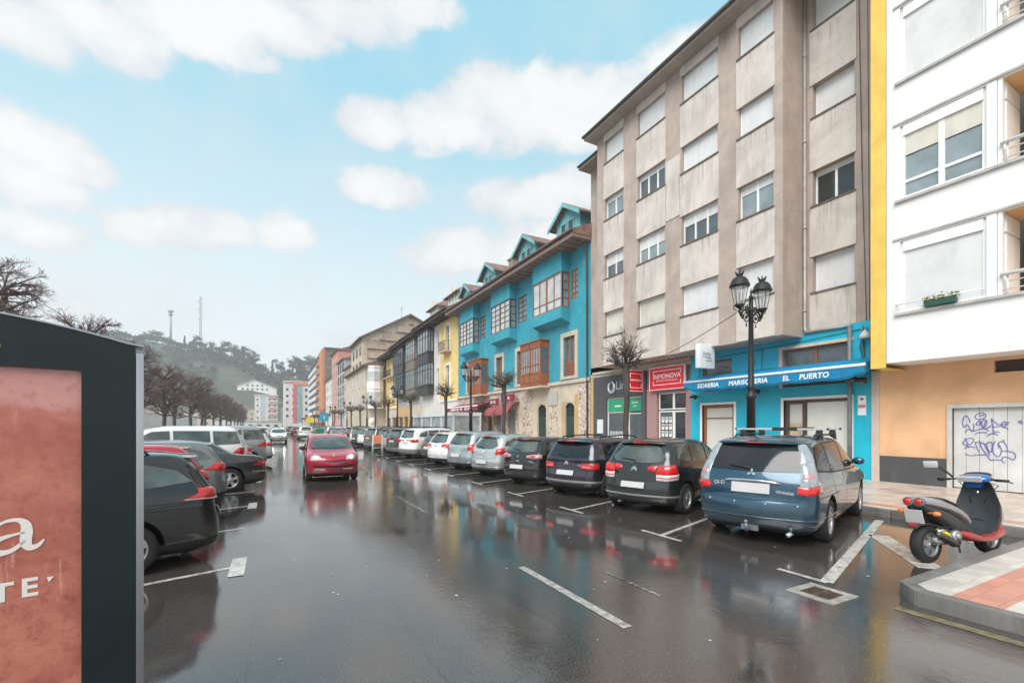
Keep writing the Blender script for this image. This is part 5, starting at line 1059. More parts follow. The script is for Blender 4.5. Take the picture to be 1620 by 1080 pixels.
def make_car(name, label, sp, loc, rz, group=None):
    """sp: dict of a car's shape and trim. Returns its root."""
    S = sp['S']; L, Wd = S.L, S.W; zf = sp['zf']; Z = lambda z: z if z < .45 else .45 + (z - .45) * zf
    root = thing(name, label, sp.get('cat', 'car'), (0, 0, 0), 0, group); pm = sp['paint']; r = sp.get('r', .315); xr_, xf_ = -L / 2 + sp.get('ro', .78), L / 2 - sp.get('fo', .82)
    # body
    us = [0, .3, .6, .85, 1, 1.2, 1.4, 1.6, 1.8, 2] + [2 + i / 16 for i in range(1, 16)] + [3, 3.2, 3.4, 3.6, 3.8, 4, 4.2, 4.5, 4.8, 5]; ring = us + [-u for u in us[-2:0:-1]]
    z0, z1 = S.zs[0], S.zs[-1]; zz = [z0 + (z1 - z0) * i / 34 for i in range(29)]; zz += [zz[-1] + (z1 - zz[-1]) * (1 - (1 - i / 10) ** 2) for i in range(1, 11)]
    zz = sorted(set([round(q, 4) for q in zz])); mb = MB(); k = len(ring); mb.add([S.pt(u, z_) for z_ in zz for u in ring], [(j * k + i, j * k + (i + 1) % k, (j + 1) * k + (i + 1) % k, (j + 1) * k + i) for j in range(len(zz) - 1) for i in range(k)] + [tuple(range(k))[::-1], tuple((len(zz) - 1) * k + i for i in range(k))], 0, True)
    body = mb.build('body', [pm, UNDER], root, False)
    cut = MB(); ra = r + .055
    for x in (xr_, xf_): cut.lathe([(ra, -Wd), (ra, Wd)], (x, 0, r + .01), 36, 1, axis='Y')
    co = cut.build('cutter', [pm, UNDER], None, False); mdf = body.modifiers.new('arch', 'BOOLEAN'); mdf.object = co; mdf.operation = 'DIFFERENCE'; mdf.solver = 'EXACT'
    dg = bpy.context.evaluated_depsgraph_get(); me = bpy.data.meshes.new_from_object(body.evaluated_get(dg)); body.modifiers.clear(); old = body.data; body.data = me; me.name = 'body'; bpy.data.meshes.remove(old); bpy.data.objects.remove(co)
    me.polygons.foreach_set('use_smooth', [True] * len(me.polygons)); me.set_sharp_from_angle(angle=R(35))
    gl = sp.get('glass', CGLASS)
    # rear glass
    rg = sp.get('rear_glass', dict(zb=1.0, zt=1.375, yb=.60, yt=.50)); mb = MB(); zb, zt, yb, yt = Z(rg['zb']), Z(rg['zt']), rg['yb'], rg['yt']; cr = rg.get('cr', .06)
    lo = [(-yb, zb + cr), (-yb + cr * .3, zb + cr * .3), (-yb + cr * 1.2, zb), (0, zb - .012), (yb - cr * 1.2, zb), (yb - cr * .3, zb + cr * .3), (yb, zb + cr)]; hi = [(-yt, zt - cr), (-yt + cr * .3, zt - cr * .3), (-yt + cr * 1.2, zt), (0, zt + .01), (yt - cr * 1.2, zt), (yt - cr * .3, zt - cr * .3), (yt, zt - cr)]
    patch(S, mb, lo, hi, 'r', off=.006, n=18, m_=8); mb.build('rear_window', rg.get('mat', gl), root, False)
    if sp.get('wiper', True):
        mb = MB(); a = [S.pt(S.rear(y, zb + .03 + .03 * t), zb + .03 + .03 * t) + S.nrm(0, zb) * .025 for t, y in ((0, .02), (.5, .16), (1, .34))]; mb.tube([a[0] - Vector((0, 0, .05)), a[0]] + a[1:], [.014, .014, .011, .008], 6); mb.lathe([(.02, -.01), (.02, .01)], tuple(a[0] - Vector((0, 0, .05))), 8); mb.build('wiper', BPL, root, False)
    # spoiler
    if sp.get('spoiler', True):
        ys = [-.5 + .1 * i for i in range(11)]; zs_ = Z(sp.get('sp_z', 1.40)); mb = MB(); vs = []; sw = sp.get('sw', yt * 1.06) * 2
        ex = sp.get('sp_out', .13)
        for y in ys:
            yy_ = y * sw; p = S.pt(S.rear(yy_, zs_), zs_); e_ = (1 - (abs(y) * 2) ** 4); bz = -.02 * (abs(y) * 2) ** 2
            vs += [Vector((p.x + .22, yy_, zs_ + .045 + bz)), Vector((p.x - ex * (.55 + .45 * e_), yy_, zs_ + .012 + bz)), Vector((p.x - ex * (.55 + .45 * e_), yy_, zs_ - .012 + bz)), Vector((p.x + .05, yy_, zs_ - .03 + bz))]
        n = len(ys); mb.add(vs, [(i * 4 + j, (i + 1) * 4 + j, (i + 1) * 4 + (j + 1) % 4, i * 4 + (j + 1) % 4) for i in range(n - 1) for j in range(4)] + [(0, 1, 2, 3), tuple((n - 1) * 4 + j for j in range(4))], 0, True)
        so_ = mb.build('spoiler', [sp.get('sp_mat', pm)], root, False); so_.data.set_sharp_from_angle(angle=R(40))
        mb = MB(); p = S.pt(0, zs_); mb.box(p.x - ex - .004, p.x - ex + .01, -.16, .16, zs_ - .008, zs_ + .008); mb.build('brake_light', RLENS, so_, False)
    # side glass: list of (lower chain, upper chain) in x,z
    for sgn in (-1, 1):
        for (lo, hi) in sp['side_glass']:
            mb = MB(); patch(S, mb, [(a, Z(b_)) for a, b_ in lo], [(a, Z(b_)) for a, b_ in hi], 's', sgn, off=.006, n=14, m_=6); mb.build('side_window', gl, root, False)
        if sp.get('glass_band'):
            lo, hi = sp['glass_band']; mb = MB(); patch(S, mb, [(a, Z(b_)) for a, b_ in lo], [(a, Z(b_)) for a, b_ in hi], 's', sgn, off=.003, n=30, m_=6); mb.build('window_surround', BPL, root, False)
    # windscreen
    mb = MB(); wb_, wt_ = Z(sp.get('wz', (1.0, 1.37))[0]), Z(sp.get('wz', (1.0, 1.37))[1]); yb_, yt_ = .70 * Wd / 1.72, .58 * Wd / 1.72
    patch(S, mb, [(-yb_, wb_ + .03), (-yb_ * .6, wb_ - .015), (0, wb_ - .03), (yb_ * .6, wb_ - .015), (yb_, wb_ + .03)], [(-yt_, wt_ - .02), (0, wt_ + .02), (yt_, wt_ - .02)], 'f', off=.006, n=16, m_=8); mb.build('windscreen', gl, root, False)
    # lamps
    for sgn in (-1, 1):
        base = None
        for i, (mode, lo, hi, mt, dome) in enumerate(sp['lamps']):
            mb = MB(); patch(S, mb, [(a, Z(b_)) for a, b_ in lo], [(a, Z(b_)) for a, b_ in hi], mode, sgn, off=.005 + .003 * i, dome=dome, n=10, m_=6)
            o = mb.build('tail_light' if base is None else 'lens', mt, base or root, False); base = base or o
        if sp.get('head'):
            lo, hi, mt = sp['head']; mb = MB(); patch(S, mb, [(a, Z(b_)) for a, b_ in lo], [(a, Z(b_)) for a, b_ in hi], 'w', sgn, off=.005, dome=.02, n=10, m_=8); o = mb.build('headlight', sp.get('head_glass', WLENS), root, False)
            if mt:
                c = Vector((0, 0, 0)); zc = (Z(lo[0][1]) + Z(hi[0][1])) / 2; uc = (lo[0][0] + lo[-1][0]) / 2 * sgn; p = S.pt(uc, zc) + S.nrm(uc, zc) * .03; mb = MB(); rr_ = sp.get('bulb', .06)
                nn = S.nrm(uc, zc); t1 = nn.cross(Vector((0, 0, 1))).normalized(); t2 = nn.cross(t1); vs = [p + nn * .012] + [p + t1 * rr_ * math.cos(R(30 * q)) + t2 * rr_ * math.sin(R(30 * q)) for q in range(12)]; mb.add(vs, [(0, 1 + q, 1 + (q + 1) % 12) for q in range(12)]); mb.build('bulb', mt, o, False)
    # bumper trims: (mode, lo, hi, material, dome)
    for (mode, lo, hi, mt, dome, nm) in sp.get('trims', ()):
        mb = MB(); patch(S, mb, [(a, Z(b_)) for a, b_ in lo], [(a, Z(b_)) for a, b_ in hi], mode, 1, off=.004, dome=dome, n=26, m_=5); mb.build(nm, mt, root, False)
    # shut lines
    mb = MB()
    for (mode, pts) in sp.get('seams', ()):
        for sgn in ((-1, 1) if mode in 'sw' else (1,)): ribbon(S, mb, [(a, Z(b_)) for a, b_ in pts], mode, .008, sgn, .003)
    if mb.f: mb.build('panel_gap', UNDER, root, False)
    # plate
    pz, pw, ph = sp.get('plate', (.60, .26, .06)); pz = Z(pz); p = S.pt(0, pz); tilt = (S.pt(0, pz + .05) - S.pt(0, pz - .05)).normalized(); mb = MB(); mb.obox(p + Vector((-.014, 0, 0)), Vector((.006, 0, 0)), Vector((0, pw, 0)), tilt * ph); mb.build('number_plate', PLATE, root, False)
    # mirrors and handles
    bx, bz = sp.get('mirror', (L / 2 - 1.55, 1.0)); bz = Z(bz)
    for sgn in (-1, 1):
        p = S.pt(S.side(bx, bz, sgn), bz); mb = MB(); c = p + Vector((.02, sgn * .11, .03)); 
        vs = []
        for (dx, k_) in ((.07, .35), (.045, .85), (0, 1), (-.045, 1)):
            for a in range(10): w_ = 2 * math.pi * a / 10; vs.append(c + Vector((dx, math.cos(w_) * .10 * k_, math.sin(w_) * .068 * k_)))
        mb.add(vs, [(j * 10 + i, j * 10 + (i + 1) % 10, (j + 1) * 10 + (i + 1) % 10, (j + 1) * 10 + i) for j in range(3) for i in range(10)] + [tuple(range(10)), tuple(range(30, 40))], 0, True)
        mb.tube([p - Vector((0, sgn * .02, .02)), c - Vector((0, sgn * .05, .02))], .02, 6, 1); mb.build('mirror', [sp.get('mir_mat', pm), BPL], root, False)
        for (hx, hz) in sp.get('handles', ()):
            hz = Z(hz); p = S.pt(S.side(hx, hz, sgn), hz); mb = MB(); mb.obox(p + Vector((0, sgn * .012, 0)), Vector((.085, 0, 0)), Vector((0, .010, 0)), Vector((0, 0, .013))); mb.build('door_handle', sp.get('hmat', pm), root, False, bevel=.004)
    ww = .195
    for x in (xr_, xf_):
        for sgn in (-1, 1): wheel(root, x, sgn * (Wd / 2 - ww / 2 - .025), r, ww, sp.get('rim', RIM), sp.get('spokes', 5), sgn)
    mb = MB(); mb.box(-L / 2 + .35, L / 2 - .35, -Wd * .36, Wd * .36, .16, .3); mb.box(-L / 2 + .2, -L / 2 + .45, -.3, .3, .2, .3); mb.build('chassis', UNDER, root, False)
    if sp.get('extra'): sp['extra'](root, S, Z)
    root.location = (loc[0], loc[1], 0); root.rotation_euler = (0, 0, rz); ROOT_M[root.name] = Matrix.Identity(4); return root
PARK = math.atan2(DY, DX)
def copy_car(src, label, loc, rz, group=None, pm=None, skip=(), swap=None):
    r_ = src.copy(); COL.objects.link(r_); r_.location = (loc[0], loc[1], 0); r_.rotation_euler = (0, 0, rz); r_['label'] = label
    for c in src.children:
        n_ = c.name.split('.')[0]
        if n_ in skip: continue
        d = c.copy(); COL.objects.link(d); d.parent = r_
        if pm and n_ in ('body', 'spoiler', 'mirror', 'door_handle', 'roof_spoiler') and d.data.materials:
            d.material_slots[0].link = 'OBJECT'; d.material_slots[0].material = pm
        for g_ in c.children:
            if g_.name.split('.')[0] in skip: continue
            e = g_.copy(); COL.objects.link(e); e.parent = d
    return r_
BUMPER_W = lambda zb, zt, u=2.35: ([(-u, zb), (-1.5, zb), (0, zb), (1.5, zb), (u, zb)], [(-u, zt), (-1.5, zt), (0, zt), (1.5, zt), (u, zt)])
def tailgate(y0, z0, z1, y1=None, yt=None, zt=1.39):
    y1 = y1 or y0; yt = yt or y1 - .08
    return [('r', [(-y0 + .05, z0), (0, z0 - .015), (y0 - .05, z0)]), ('r', [(y0 - .05, z0), (y0, z0 + .05), (y1, z1), (yt, zt)]), ('r', [(-y0 + .05, z0), (-y0, z0 + .05), (-y1, z1), (-yt, zt)])]
def badge_text(root, S, Z, items, mat=CHROME):
    for (st, y, z, size) in items:
        z = Z(z); u = S.rear(y, z); p = S.pt(u, z); nn = S.nrm(u, z); up = (S.pt(u, z + .03) - S.pt(u, z - .03)).normalized(); rt = -nn.cross(up) * -1
        rt = up.cross(nn); mb = MB(); put_text(mb, st, p + nn * .007, rt, up, size, bold=.001); mb.build('badge_lettering', mat, root, False)
def emblem(root, S, Z, z, polys, y=0, s=1., mat=CHROME, d=.012, z2=None):
    z = Z(z); u = S.rear(y, z); p = S.pt(u, z); nn = S.nrm(u, z); up = (S.pt(u, z + .03) - S.pt(u, z - .03)).normalized(); rt = up.cross(nn); mb = MB()
    for pl in polys:
        n = len(pl); a = [p + nn * .004 + rt * x * s + up * y_ * s for x, y_ in pl]; b = [q + nn * d for q in a]
        mb.add(a + b, [tuple(range(n))[::-1], tuple(range(n, 2 * n))] + [(i, (i + 1) % n, n + (i + 1) % n, n + i) for i in range(n)])
    mb.build('emblem', mat, root, False)
# --- dark teal people carrier (first bay on the right)
MPV = [(.19, .20, .34, .84, .24, .03), (.26, .07, .12, .93, .28, .05), (.36, .02, .03, .975, .28, .07), (.50, .0, .0, .995, .27, .09), (.62, .015, .01, 1.0, .25, .09), (.70, .05, .05, 1.0, .22, .08), (.80, .062, .13, .995, .20, .07), (.92, .08, .50, .985, .18, .07), (1.0, .105, .95, .965, .17, .07), (1.08, .14, 1.2, .945, .16, .07), (1.22, .22, 1.42, .90, .16, .06),
       (1.38, .32, 1.68, .85, .17, .06), (1.48, .39, 1.85, .81, .18, .06), (1.545, .47, 2.0, .76, .2, .06), (1.585, .62, 2.15, .65, .22, .06), (1.61, .9, 2.3, .48, .2, .05), (1.625, 1.25, 2.5, .2, .12, .03), (1.63, 1.5, 2.7, .08, .05, .01)]
BLUE_UP = paint('dark_teal_paint', (.014, .062, .105), .4, .25)
def roof_bars(root, S, Z):
    zt = 1.63; mb = MB()
    for (x, ys, ye) in ((-.75, -.72, .72), (.35, -.70, .70)): mb.box(x - .03, x + .03, ys, ye, zt + .085, zt + .115); 
    mb.build('roof_bar', M('bar_aluminium', (.62, .63, .64), .3, .7, var=.05), root, False)
    mb = MB()
    for x in (-.75, .35):
        for sgn in (-1, 1): mb.prism([(sgn * .66, zt - .10), (sgn * .54, zt - .02), (sgn * .56, zt + .085), (sgn * .64, zt + .085)], 'X', x - .04, x + .04)
        for sgn in (-1, 1): mb.box(x - .035, x + .035, sgn * .72 - .012, sgn * .72 + .012, zt + .08, zt + .12)
    for x in (-.75,): mb.box(x - .06, x + .06, -.28, .10, zt + .07, zt + .13)
    for x in (.35,): mb.box(x - .06, x + .06, -.3, .16, zt + .07, zt + .13)
    for sgn in (-1, 1): mb.tube([(-1.25, sgn * .62, zt - .1), (-1.1, sgn * .6, zt - .0), (.3, sgn * .6, zt - .0), (.5, sgn * .6, zt - .08)], .018, 6)
    mb.build('bar_foot', BPL, root, False)
    # tow hook, exhaust, chrome strip over the plate, parking sensors
    mb = MB(); mb.tube([(-2.2, 0, .24), (-2.5, .0, .22), (-2.52, 0, .33)], .02, 6); mb.lathe([(.005, .33), (.03, .345), (.03, .365), (.005, .385)], (-2.52, 0, 0), 8); mb.box(-2.36, -2.32, -.12, .12, .2, .28); mb.build('tow_hook', METAL, root, False)
    mb = MB(); mb.tube([(-2.0, -.52, .2), (-2.44, -.54, .22)], .035, 12); mb.build('exhaust', CHROME, root, False)
    p = S.pt(0, Z(.93)); mb = MB()
    for i in range(9): pass
    zz_ = Z(.955); pts = [S.pt(S.rear(y, zz_), zz_ - .03 * (abs(y) / .42) ** 3) + Vector((-.022, 0, 0)) for y in [-.40 + .08 * i for i in range(11)]]; mb.tube(pts, [.012] + [.022] * 9 + [.012], 8); mb.build('chrome_strip', CHROME, root, False)
    emblem(root, S, Z, 1.065, [[(0, .0), (-.022, .038), (0, .076), (.022, .038)], [(0, 0), (-.044, 0), (-.066, -.038), (-.022, -.038)], [(0, 0), (.044, 0), (.066, -.038), (.022, -.038)]], s=.95)
    badge_text(root, S, Z, [('DI-D', .47, .885, .085), ('GRANDIS', -.46, .80, .055)])
    mb = MB()
    for y in (-.62, -.22, .22, .62): p = S.pt(S.rear(y, .62), .62); mb.lathe([(.014, p.x - .008), (.014, p.x + .01)], (0, y, .62), 8, axis='X')
    mb.build('parking_sensor', SILV, root, False)
S1 = Shape(4.77, 1.80, MPV)
lens_lo = [(.88, .88), (1.45, .86), (2.03, .9)]
sp1 = dict(S=S1, zf=1.0, paint=BLUE_UP, r=.33, ro=.98, fo=.92, glass=CGLASS_B, rear_glass=dict(zb=1.10, zt=1.50, yb=.68, yt=.60, cr=.035), spokes=7, mirror=(.82, 1.10), handles=[(-.35, .98), (.62, .95)], hmat=CHROME, plate=(.845, .27, .075), sw=.68, sp_mat=BLUE_UP, sp_out=.12, sp_z=1.53,
    side_glass=[([(-1.98, 1.14), (-1.3, 1.08)], [(-1.78, 1.40), (-1.70, 1.47), (-1.3, 1.5)]), ([(-1.24, 1.08), (-.22, 1.04)], [(-1.24, 1.5), (-.22, 1.51)]), ([(-.14, 1.04), (1.08, 1.02), (1.2, 1.04)], [(-.14, 1.51), (.3, 1.49), (.95, 1.16), (1.15, 1.06)])],
    glass_band=([(-2.02, 1.11), (-1.2, 1.05), (0, 1.01), (1.25, 1.0)], [(-1.80, 1.46), (-1.2, 1.525), (-.1, 1.53), (.35, 1.50), (1.2, 1.06)]),
    lamps=[('w', [(.93, .80), (1.4, .78), (2.03, .82)], [(.93, .90), (1.4, .90), (2.04, .92)], RLENS, .012), ('w', [(.97, .905), (1.4, .905), (2.03, .925)], [(1.0, 1.22), (1.35, 1.24), (1.85, 1.26)], SMOKE, .012), ('w', [(1.0, 1.22), (1.35, 1.24), (1.85, 1.26)], [(1.12, 1.49), (1.3, 1.50), (1.5, 1.50)], SMOKE, .008), ('w', [(1.05, 1.0), (1.3, 1.0), (1.7, 1.02)], [(1.05, 1.08), (1.3, 1.09), (1.7, 1.10)], PLENS, .012)],
    trims=[('w', *BUMPER_W(.21, .245), BPL, .0, 'rear_valance'), ('w', *BUMPER_W(.40, .425), BLUE_UP, .012, 'bumper_ridge')],
    seams=[('r', [(-.62, .68), (0, .66), (.62, .68), (.68, .74), (.72, .85)]), ('r', [(-.62, .68), (-.68, .74), (-.72, .85)]), ('s', [(-.18, .30), (-.2, .6), (-.18, 1.05)]), ('s', [(-1.28, 1.06), (-1.2, .85), (-1.02, .7), (-.98, .5)]), ('s', [(1.15, 1.0), (1.12, .6), (1.05, .3)]), ('w', [(1.9, .74), (2.1, .73), (2.3, .73)]), ('s', [(-.9, .32), (.9, .32)])], head=([(3.2, .68), (3.9, .66)], [(3.0, .84), (3.9, .8)], None), extra=roof_bars)
RX, RY = 6.43, 4.45
def bay_spot(k, L, dr=0., dl=0.):    # centre of a car in bay k on the right: dr metres deeper in, dl to the left of the bay's axis
    return RX + DX * (L / 2 + dr) - DY * dl, RY + 2.5 * k + DY * (L / 2 + dr) + DX * dl
make_car('parked_car', 'dark blue-green people carrier with silver roof bars, nearest car on the right', sp1, bay_spot(0, 4.77), PARK)
# --- black hatchback, rounded rear window, red-orange lamps
def em_chev(root, S, Z):
    a = [(-.055, -.02), (0, .028), (.055, -.02), (.055, .0), (0, .05), (-.055, .0)]; emblem(root, S, Z, .90, [a, [(x, y - .035) for x, y in a]], s=1.1); badge_text(root, S, Z, [('1.4 VTi', -.55, .76, .05)])
    p = S.pt(0, .34); mb = MB(); mb.tube([(-1.5, .35, .18), (-1.9, .36, .2)], .025, 8); mb.build('exhaust', METAL, root, False)
BLK = paint('black_green_paint', (.012, .016, .016), .3, .22); REDROOF = paint('dark_red_roof_paint', (.16, .02, .03), .3, .25)
S2, z2 = mkspec(HATCH, 3.94, 1.73, 1.52)
sideg = lambda L, k=0: [([(-L / 2 + .42, 1.09), (-L / 2 + 1.0, 1.03)], [(-L / 2 + .58, 1.24), (-L / 2 + 1.0, 1.36)]), ([(-L / 2 + 1.06, 1.03), (-L / 2 + 1.75, 1.01)], [(-L / 2 + 1.06, 1.365), (-L / 2 + 1.75, 1.38)]), ([(-L / 2 + 1.82, 1.01), (L / 2 - 1.25, .99)], [(-L / 2 + 1.82, 1.38), (L / 2 - 1.95, 1.34), (L / 2 - 1.4, 1.06)])]
def hseams(L): return [('s', [(-L / 2 + 1.78, .25), (-L / 2 + 1.79, .7), (-L / 2 + 1.78, 1.0)]), ('s', [(-L / 2 + .98, 1.0), (-L / 2 + 1.02, .8), (-L / 2 + 1.16, .62), (-L / 2 + 1.2, .4)]), ('s', [(L / 2 - 1.28, .98), (L / 2 - 1.22, .6), (L / 2 - 1.25, .28)]), ('s', [(-L / 2 + 1.25, .30), (L / 2 - 1.2, .30)])]
sp2 = dict(S=S2, zf=z2, paint=BLK, ro=.72, r=.31, rear_glass=dict(zb=1.02, zt=1.34, yb=.58, yt=.47, cr=.11), spokes=9, handles=[(-.6, .86), (.25, .85)], plate=(.585, .26, .06), side_glass=sideg(3.94), sp_out=.12,
    lamps=[('w', [(.80, .80), (1.2, .78), (1.95, .82)], [(.86, .97), (1.2, .98), (1.8, .99)], RLENS, .014), ('w', [(.48, .90), (.62, .86), (.80, .86)], [(.50, .94), (.62, .97), (.8, .97)], RLENS, .014), ('w', [(.86, .69), (1.2, .68), (1.85, .71)], [(.82, .80), (1.2, .79), (1.93, .82)], WLENS, .012), ('w', [(.87, .73), (1.2, .72), (1.85, .75)], [(.86, .755), (1.2, .75), (1.85, .78)], RLENS, .014)],
    trims=[('w', *BUMPER_W(.215, .27), BPL, .0, 'rear_valance'), ('w', *BUMPER_W(.355, .40, 2.05), GPL, .022, 'bumper_trim')], seams=[('r', [(-.58, .69), (0, .655), (.58, .69)]), ('r', [(.58, .69), (.62, .8)]), ('r', [(-.58, .69), (-.62, .8)])] + hseams(3.94), head=([(3.2, .66), (4.1, .62)], [(3.0, .78), (4.0, .74)], None), mirror=(.55, 1.02), extra=em_chev)
def roof_red(root, S, Z):
    em_chev(root, S, Z)
make_car('parked_car', 'black hatchback with orange-red tail lights and grey bumper strip, beside the blue-green people carrier', sp2, bay_spot(1, 3.94, .12, .10), PARK)
# --- dark purple crossover with roof rails
SUV = [(l[0] + (.03 if l[0] < .45 else 0), l[1] * (.8 if l[0] > .9 else 1), *l[2:]) for l in HATCH]
PURP = paint('dark_purple_paint', (.018, .014, .030), .3, .22)
def cross_extra(root, S, Z):
    zt = S.zs[-1]; mb = MB()
    for sgn in (-1, 1): mb.tube([(-1.45, sgn * .60, zt - .10), (-1.35, sgn * .59, zt + .02), (-.3, sgn * .58, zt + .05), (.35, sgn * .56, zt + .02), (.5, sgn * .56, zt - .06)], .02, 6)
    mb.build('roof_rail', BPL, root, False)
def cactus_extra(root, S, Z):
    cross_extra(root, S, Z); a = [(-.055, -.02), (0, .028), (.055, -.02), (.055, .0), (0, .05), (-.055, .0)]; emblem(root, S, Z, .86, [a, [(x, y - .035) for x, y in a]]); badge_text(root, S, Z, [('CACTUS', -.44, .80, .055), ('C4', .55, .83, .06)])
S3, z3 = mkspec(SUV, 4.16, 1.75, 1.48)
sp3 = dict(S=S3, zf=z3, paint=PURP, r=.325, ro=.75, glass=CGLASS_B, rear_glass=dict(zb=1.0, zt=1.36, yb=.60, yt=.52, cr=.05), spokes=5, handles=[(-.6, .88), (.3, .87)], plate=(.62, .26, .06), side_glass=sideg(4.16), sp_out=.16, sw=.56,
    lamps=[('w', [(.70, .70), (1.2, .68), (1.85, .70)], [(.70, .88), (1.2, .89), (1.85, .89)], BPL, .012), ('w', [(.74, .72), (1.2, .70), (1.8, .72)], [(.74, .86), (1.2, .87), (1.8, .87)], RLENS, .016), ('w', [(.80, .76), (1.1, .75), (1.3, .76)], [(.80, .78), (1.1, .77), (1.3, .78)], WLENS, .02)],
    trims=[('w', *BUMPER_W(.225, .30), BPL, .0, 'rear_valance'), ('w', *BUMPER_W(.36, .43, 2.1), GPL, .025, 'bumper_trim')], seams=[('r', [(-.6, .56), (0, .54), (.6, .56)]), ('r', [(.6, .56), (.62, .8)]), ('r', [(-.6, .56), (-.62, .8)])] + hseams(4.16), head=([(3.2, .66), (4.1, .62)], [(3.0, .78), (4.0, .74)], None), extra=cactus_extra)
make_car('parked_car', 'very dark purple crossover with black roof rails and square red lamps', sp3, bay_spot(2, 4.16, .05, .0), PARK)
# --- black three door hatch with pink-clear lamps
def ibiza_extra(root, S, Z): emblem(root, S, Z, .88, [[(-.04, .03), (.04, .03), (.04, .012), (-.012, .012), (.04, -.03), (-.04, -.03), (-.04, -.012), (.012, -.012)]]); badge_text(root, S, Z, [('IBIZA', 0, .745, .06), ('REFERENCE', -.5, .73, .035)])
LOWH = [(l[0], l[1] * 1.15 if l[0] > .9 else l[1], *l[2:]) for l in HATCH]
S4, z4 = mkspec(LOWH, 3.95, 1.70, 1.44); BLK2 = paint('black_paint', (.011, .011, .012), .3, .2)
s3d = [([(-1.5, 1.10), (-.9, 1.05), (-.58, 1.04)], [(-1.38, 1.22), (-1.2, 1.33), (-.58, 1.36)]), ([(-.5, 1.04), (.72, 1.0)], [(-.5, 1.37), (0.05, 1.34), (.55, 1.07)])]
sp4 = dict(S=S4, zf=z4, paint=BLK2, rear_glass=dict(zb=1.03, zt=1.35, yb=.57, yt=.49, cr=.05), spokes=5, handles=[(-.35, .9)], plate=(.57, .26, .06), side_glass=s3d, sp_out=.1,
    lamps=[('w', [(.55, .86), (1.0, .82), (1.75, .84)], [(.55, .92), (1.0, .96), (1.7, .95)], PLENS, .014), ('w', [(.75, .87), (1.0, .86), (1.2, .87)], [(.75, .91), (1.0, .92), (1.2, .91)], RLENS, .016)],
    trims=[('w', *BUMPER_W(.215, .28), BPL, .0, 'rear_valance'), ('w', *BUMPER_W(.63, .65, 2.1), BLK2, .02, 'bumper_ridge')], seams=[('r', [(-.58, .67), (0, .65), (.58, .67)]), ('r', [(.58, .67), (.62, .82)]), ('r', [(-.58, .67), (-.62, .82)])] + hseams(3.95)[2:], head=([(3.2, .66), (4.1, .62)], [(3.0, .78), (4.0, .74)], None), extra=ibiza_extra)
make_car('parked_car', 'black three door hatchback with pale pinkish tail lights and five spoke wheels', sp4, bay_spot(3, 3.95, .02, .0), PARK)
# --- pale hatchbacks and family of small cars
SILW = paint('silver_white_paint', (.50, .53, .54), .5, .25); WHP = paint('white_paint', (.78, .78, .77), .05, .25); SILB = paint('pale_blue_silver_paint', (.42, .48, .50), .5, .25); BRN = paint('brown_grey_paint', (.10, .085, .075), .45, .25); DKG = paint('dark_grey_paint', (.03, .034, .036), .4, .22)
REDP = paint('bright_red_paint', (.42, .008, .02), .1, .22); GRY = paint('grey_green_silver_paint', (.20, .22, .215), .5, .25); GREENP = paint('dark_green_paint', (.02, .05, .04), .4, .25); LGR = paint('light_grey_paint', (.36, .37, .38), .5, .25)
lampA = [('w', [(1.0, .80), (1.5, .79), (2.05, .87)], [(1.02, .97), (1.4, 1.02), (1.93, 1.02)], RLENS, .02)]      # tall on the corner
lampB = [('w', [(.62, .82), (1.1, .80), (1.9, .83)], [(.62, .95), (1.1, .97), (1.9, .97)], RLENS, .015), ('w', [(.7, .82), (1.0, .81), (1.5, .82)], [(.7, .86), (1.0, .86), (1.5, .86)], WLENS, .018)]
S5, z5 = mkspec(HATCH, 3.75, 1.70, 1.49)
base = dict(S=S5, zf=z5, handles=[(-.6, .87), (.2, .86)], side_glass=sideg(3.75), rim=RIMD, spokes=9, head=([(3.2, .66), (4.1, .62)], [(3.0, .78), (4.0, .74)], None))
sp5 = dict(base, paint=SILW, rear_glass=dict(zb=.98, zt=1.35, yb=.56, yt=.45, cr=.14), lamps=lampA, plate=(.53, .26, .06), trims=[('w', *BUMPER_W(.215, .30), BPL, 0, 'rear_valance'), ('w', *BUMPER_W(.345, .375, 2.1), SILW, .02, 'bumper_ridge')], seams=[('r', [(-.56, .66), (0, .64), (.56, .66)]), ('r', [(.56, .66), (.62, .8)]), ('r', [(-.56, .66), (-.62, .8)])] + hseams(3.75),
    extra=lambda r_, S, Z: emblem(r_, S, Z, .86, [[(0, .045), (.03, 0), (0, -.045), (-.03, 0)]]))
c5 = make_car('parked_car', 'silvery white small hatchback with oval rear window, beside the black three door hatch', sp5, bay_spot(4, 3.75, .0, .02), PARK)
S6, z6 = mkspec(HATCH, 4.02, 1.73, 1.56)
sp6 = dict(base, S=S6, zf=z6, side_glass=sideg(4.02), paint=SILB, rear_glass=dict(zb=.99, zt=1.36, yb=.62, yt=.52, cr=.09), lamps=lampA, plate=(.60, .26, .06), trims=[('w', *BUMPER_W(.215, .31), BPL, 0, 'rear_valance')], seams=[('r', [(-.5, .62), (0, .61), (.5, .62)]), ('r', [(.5, .62), (.66, .8), (.70, .98)]), ('r', [(-.5, .62), (-.66, .8), (-.70, .98)])] + hseams(4.02),
    extra=lambda r_, S, Z: emblem(r_, S, Z, .90, [[(-.05, 0), (0, .035), (.05, 0), (0, -.012)]]))
c6 = make_car('parked_car', 'pale silver-blue hatchback with a curved tailgate, second of the three pale cars in a row', sp6, bay_spot(5, 4.02, .0, .05), PARK)
S7, z7 = mkspec(HATCH, 4.2, 1.78, 1.50)
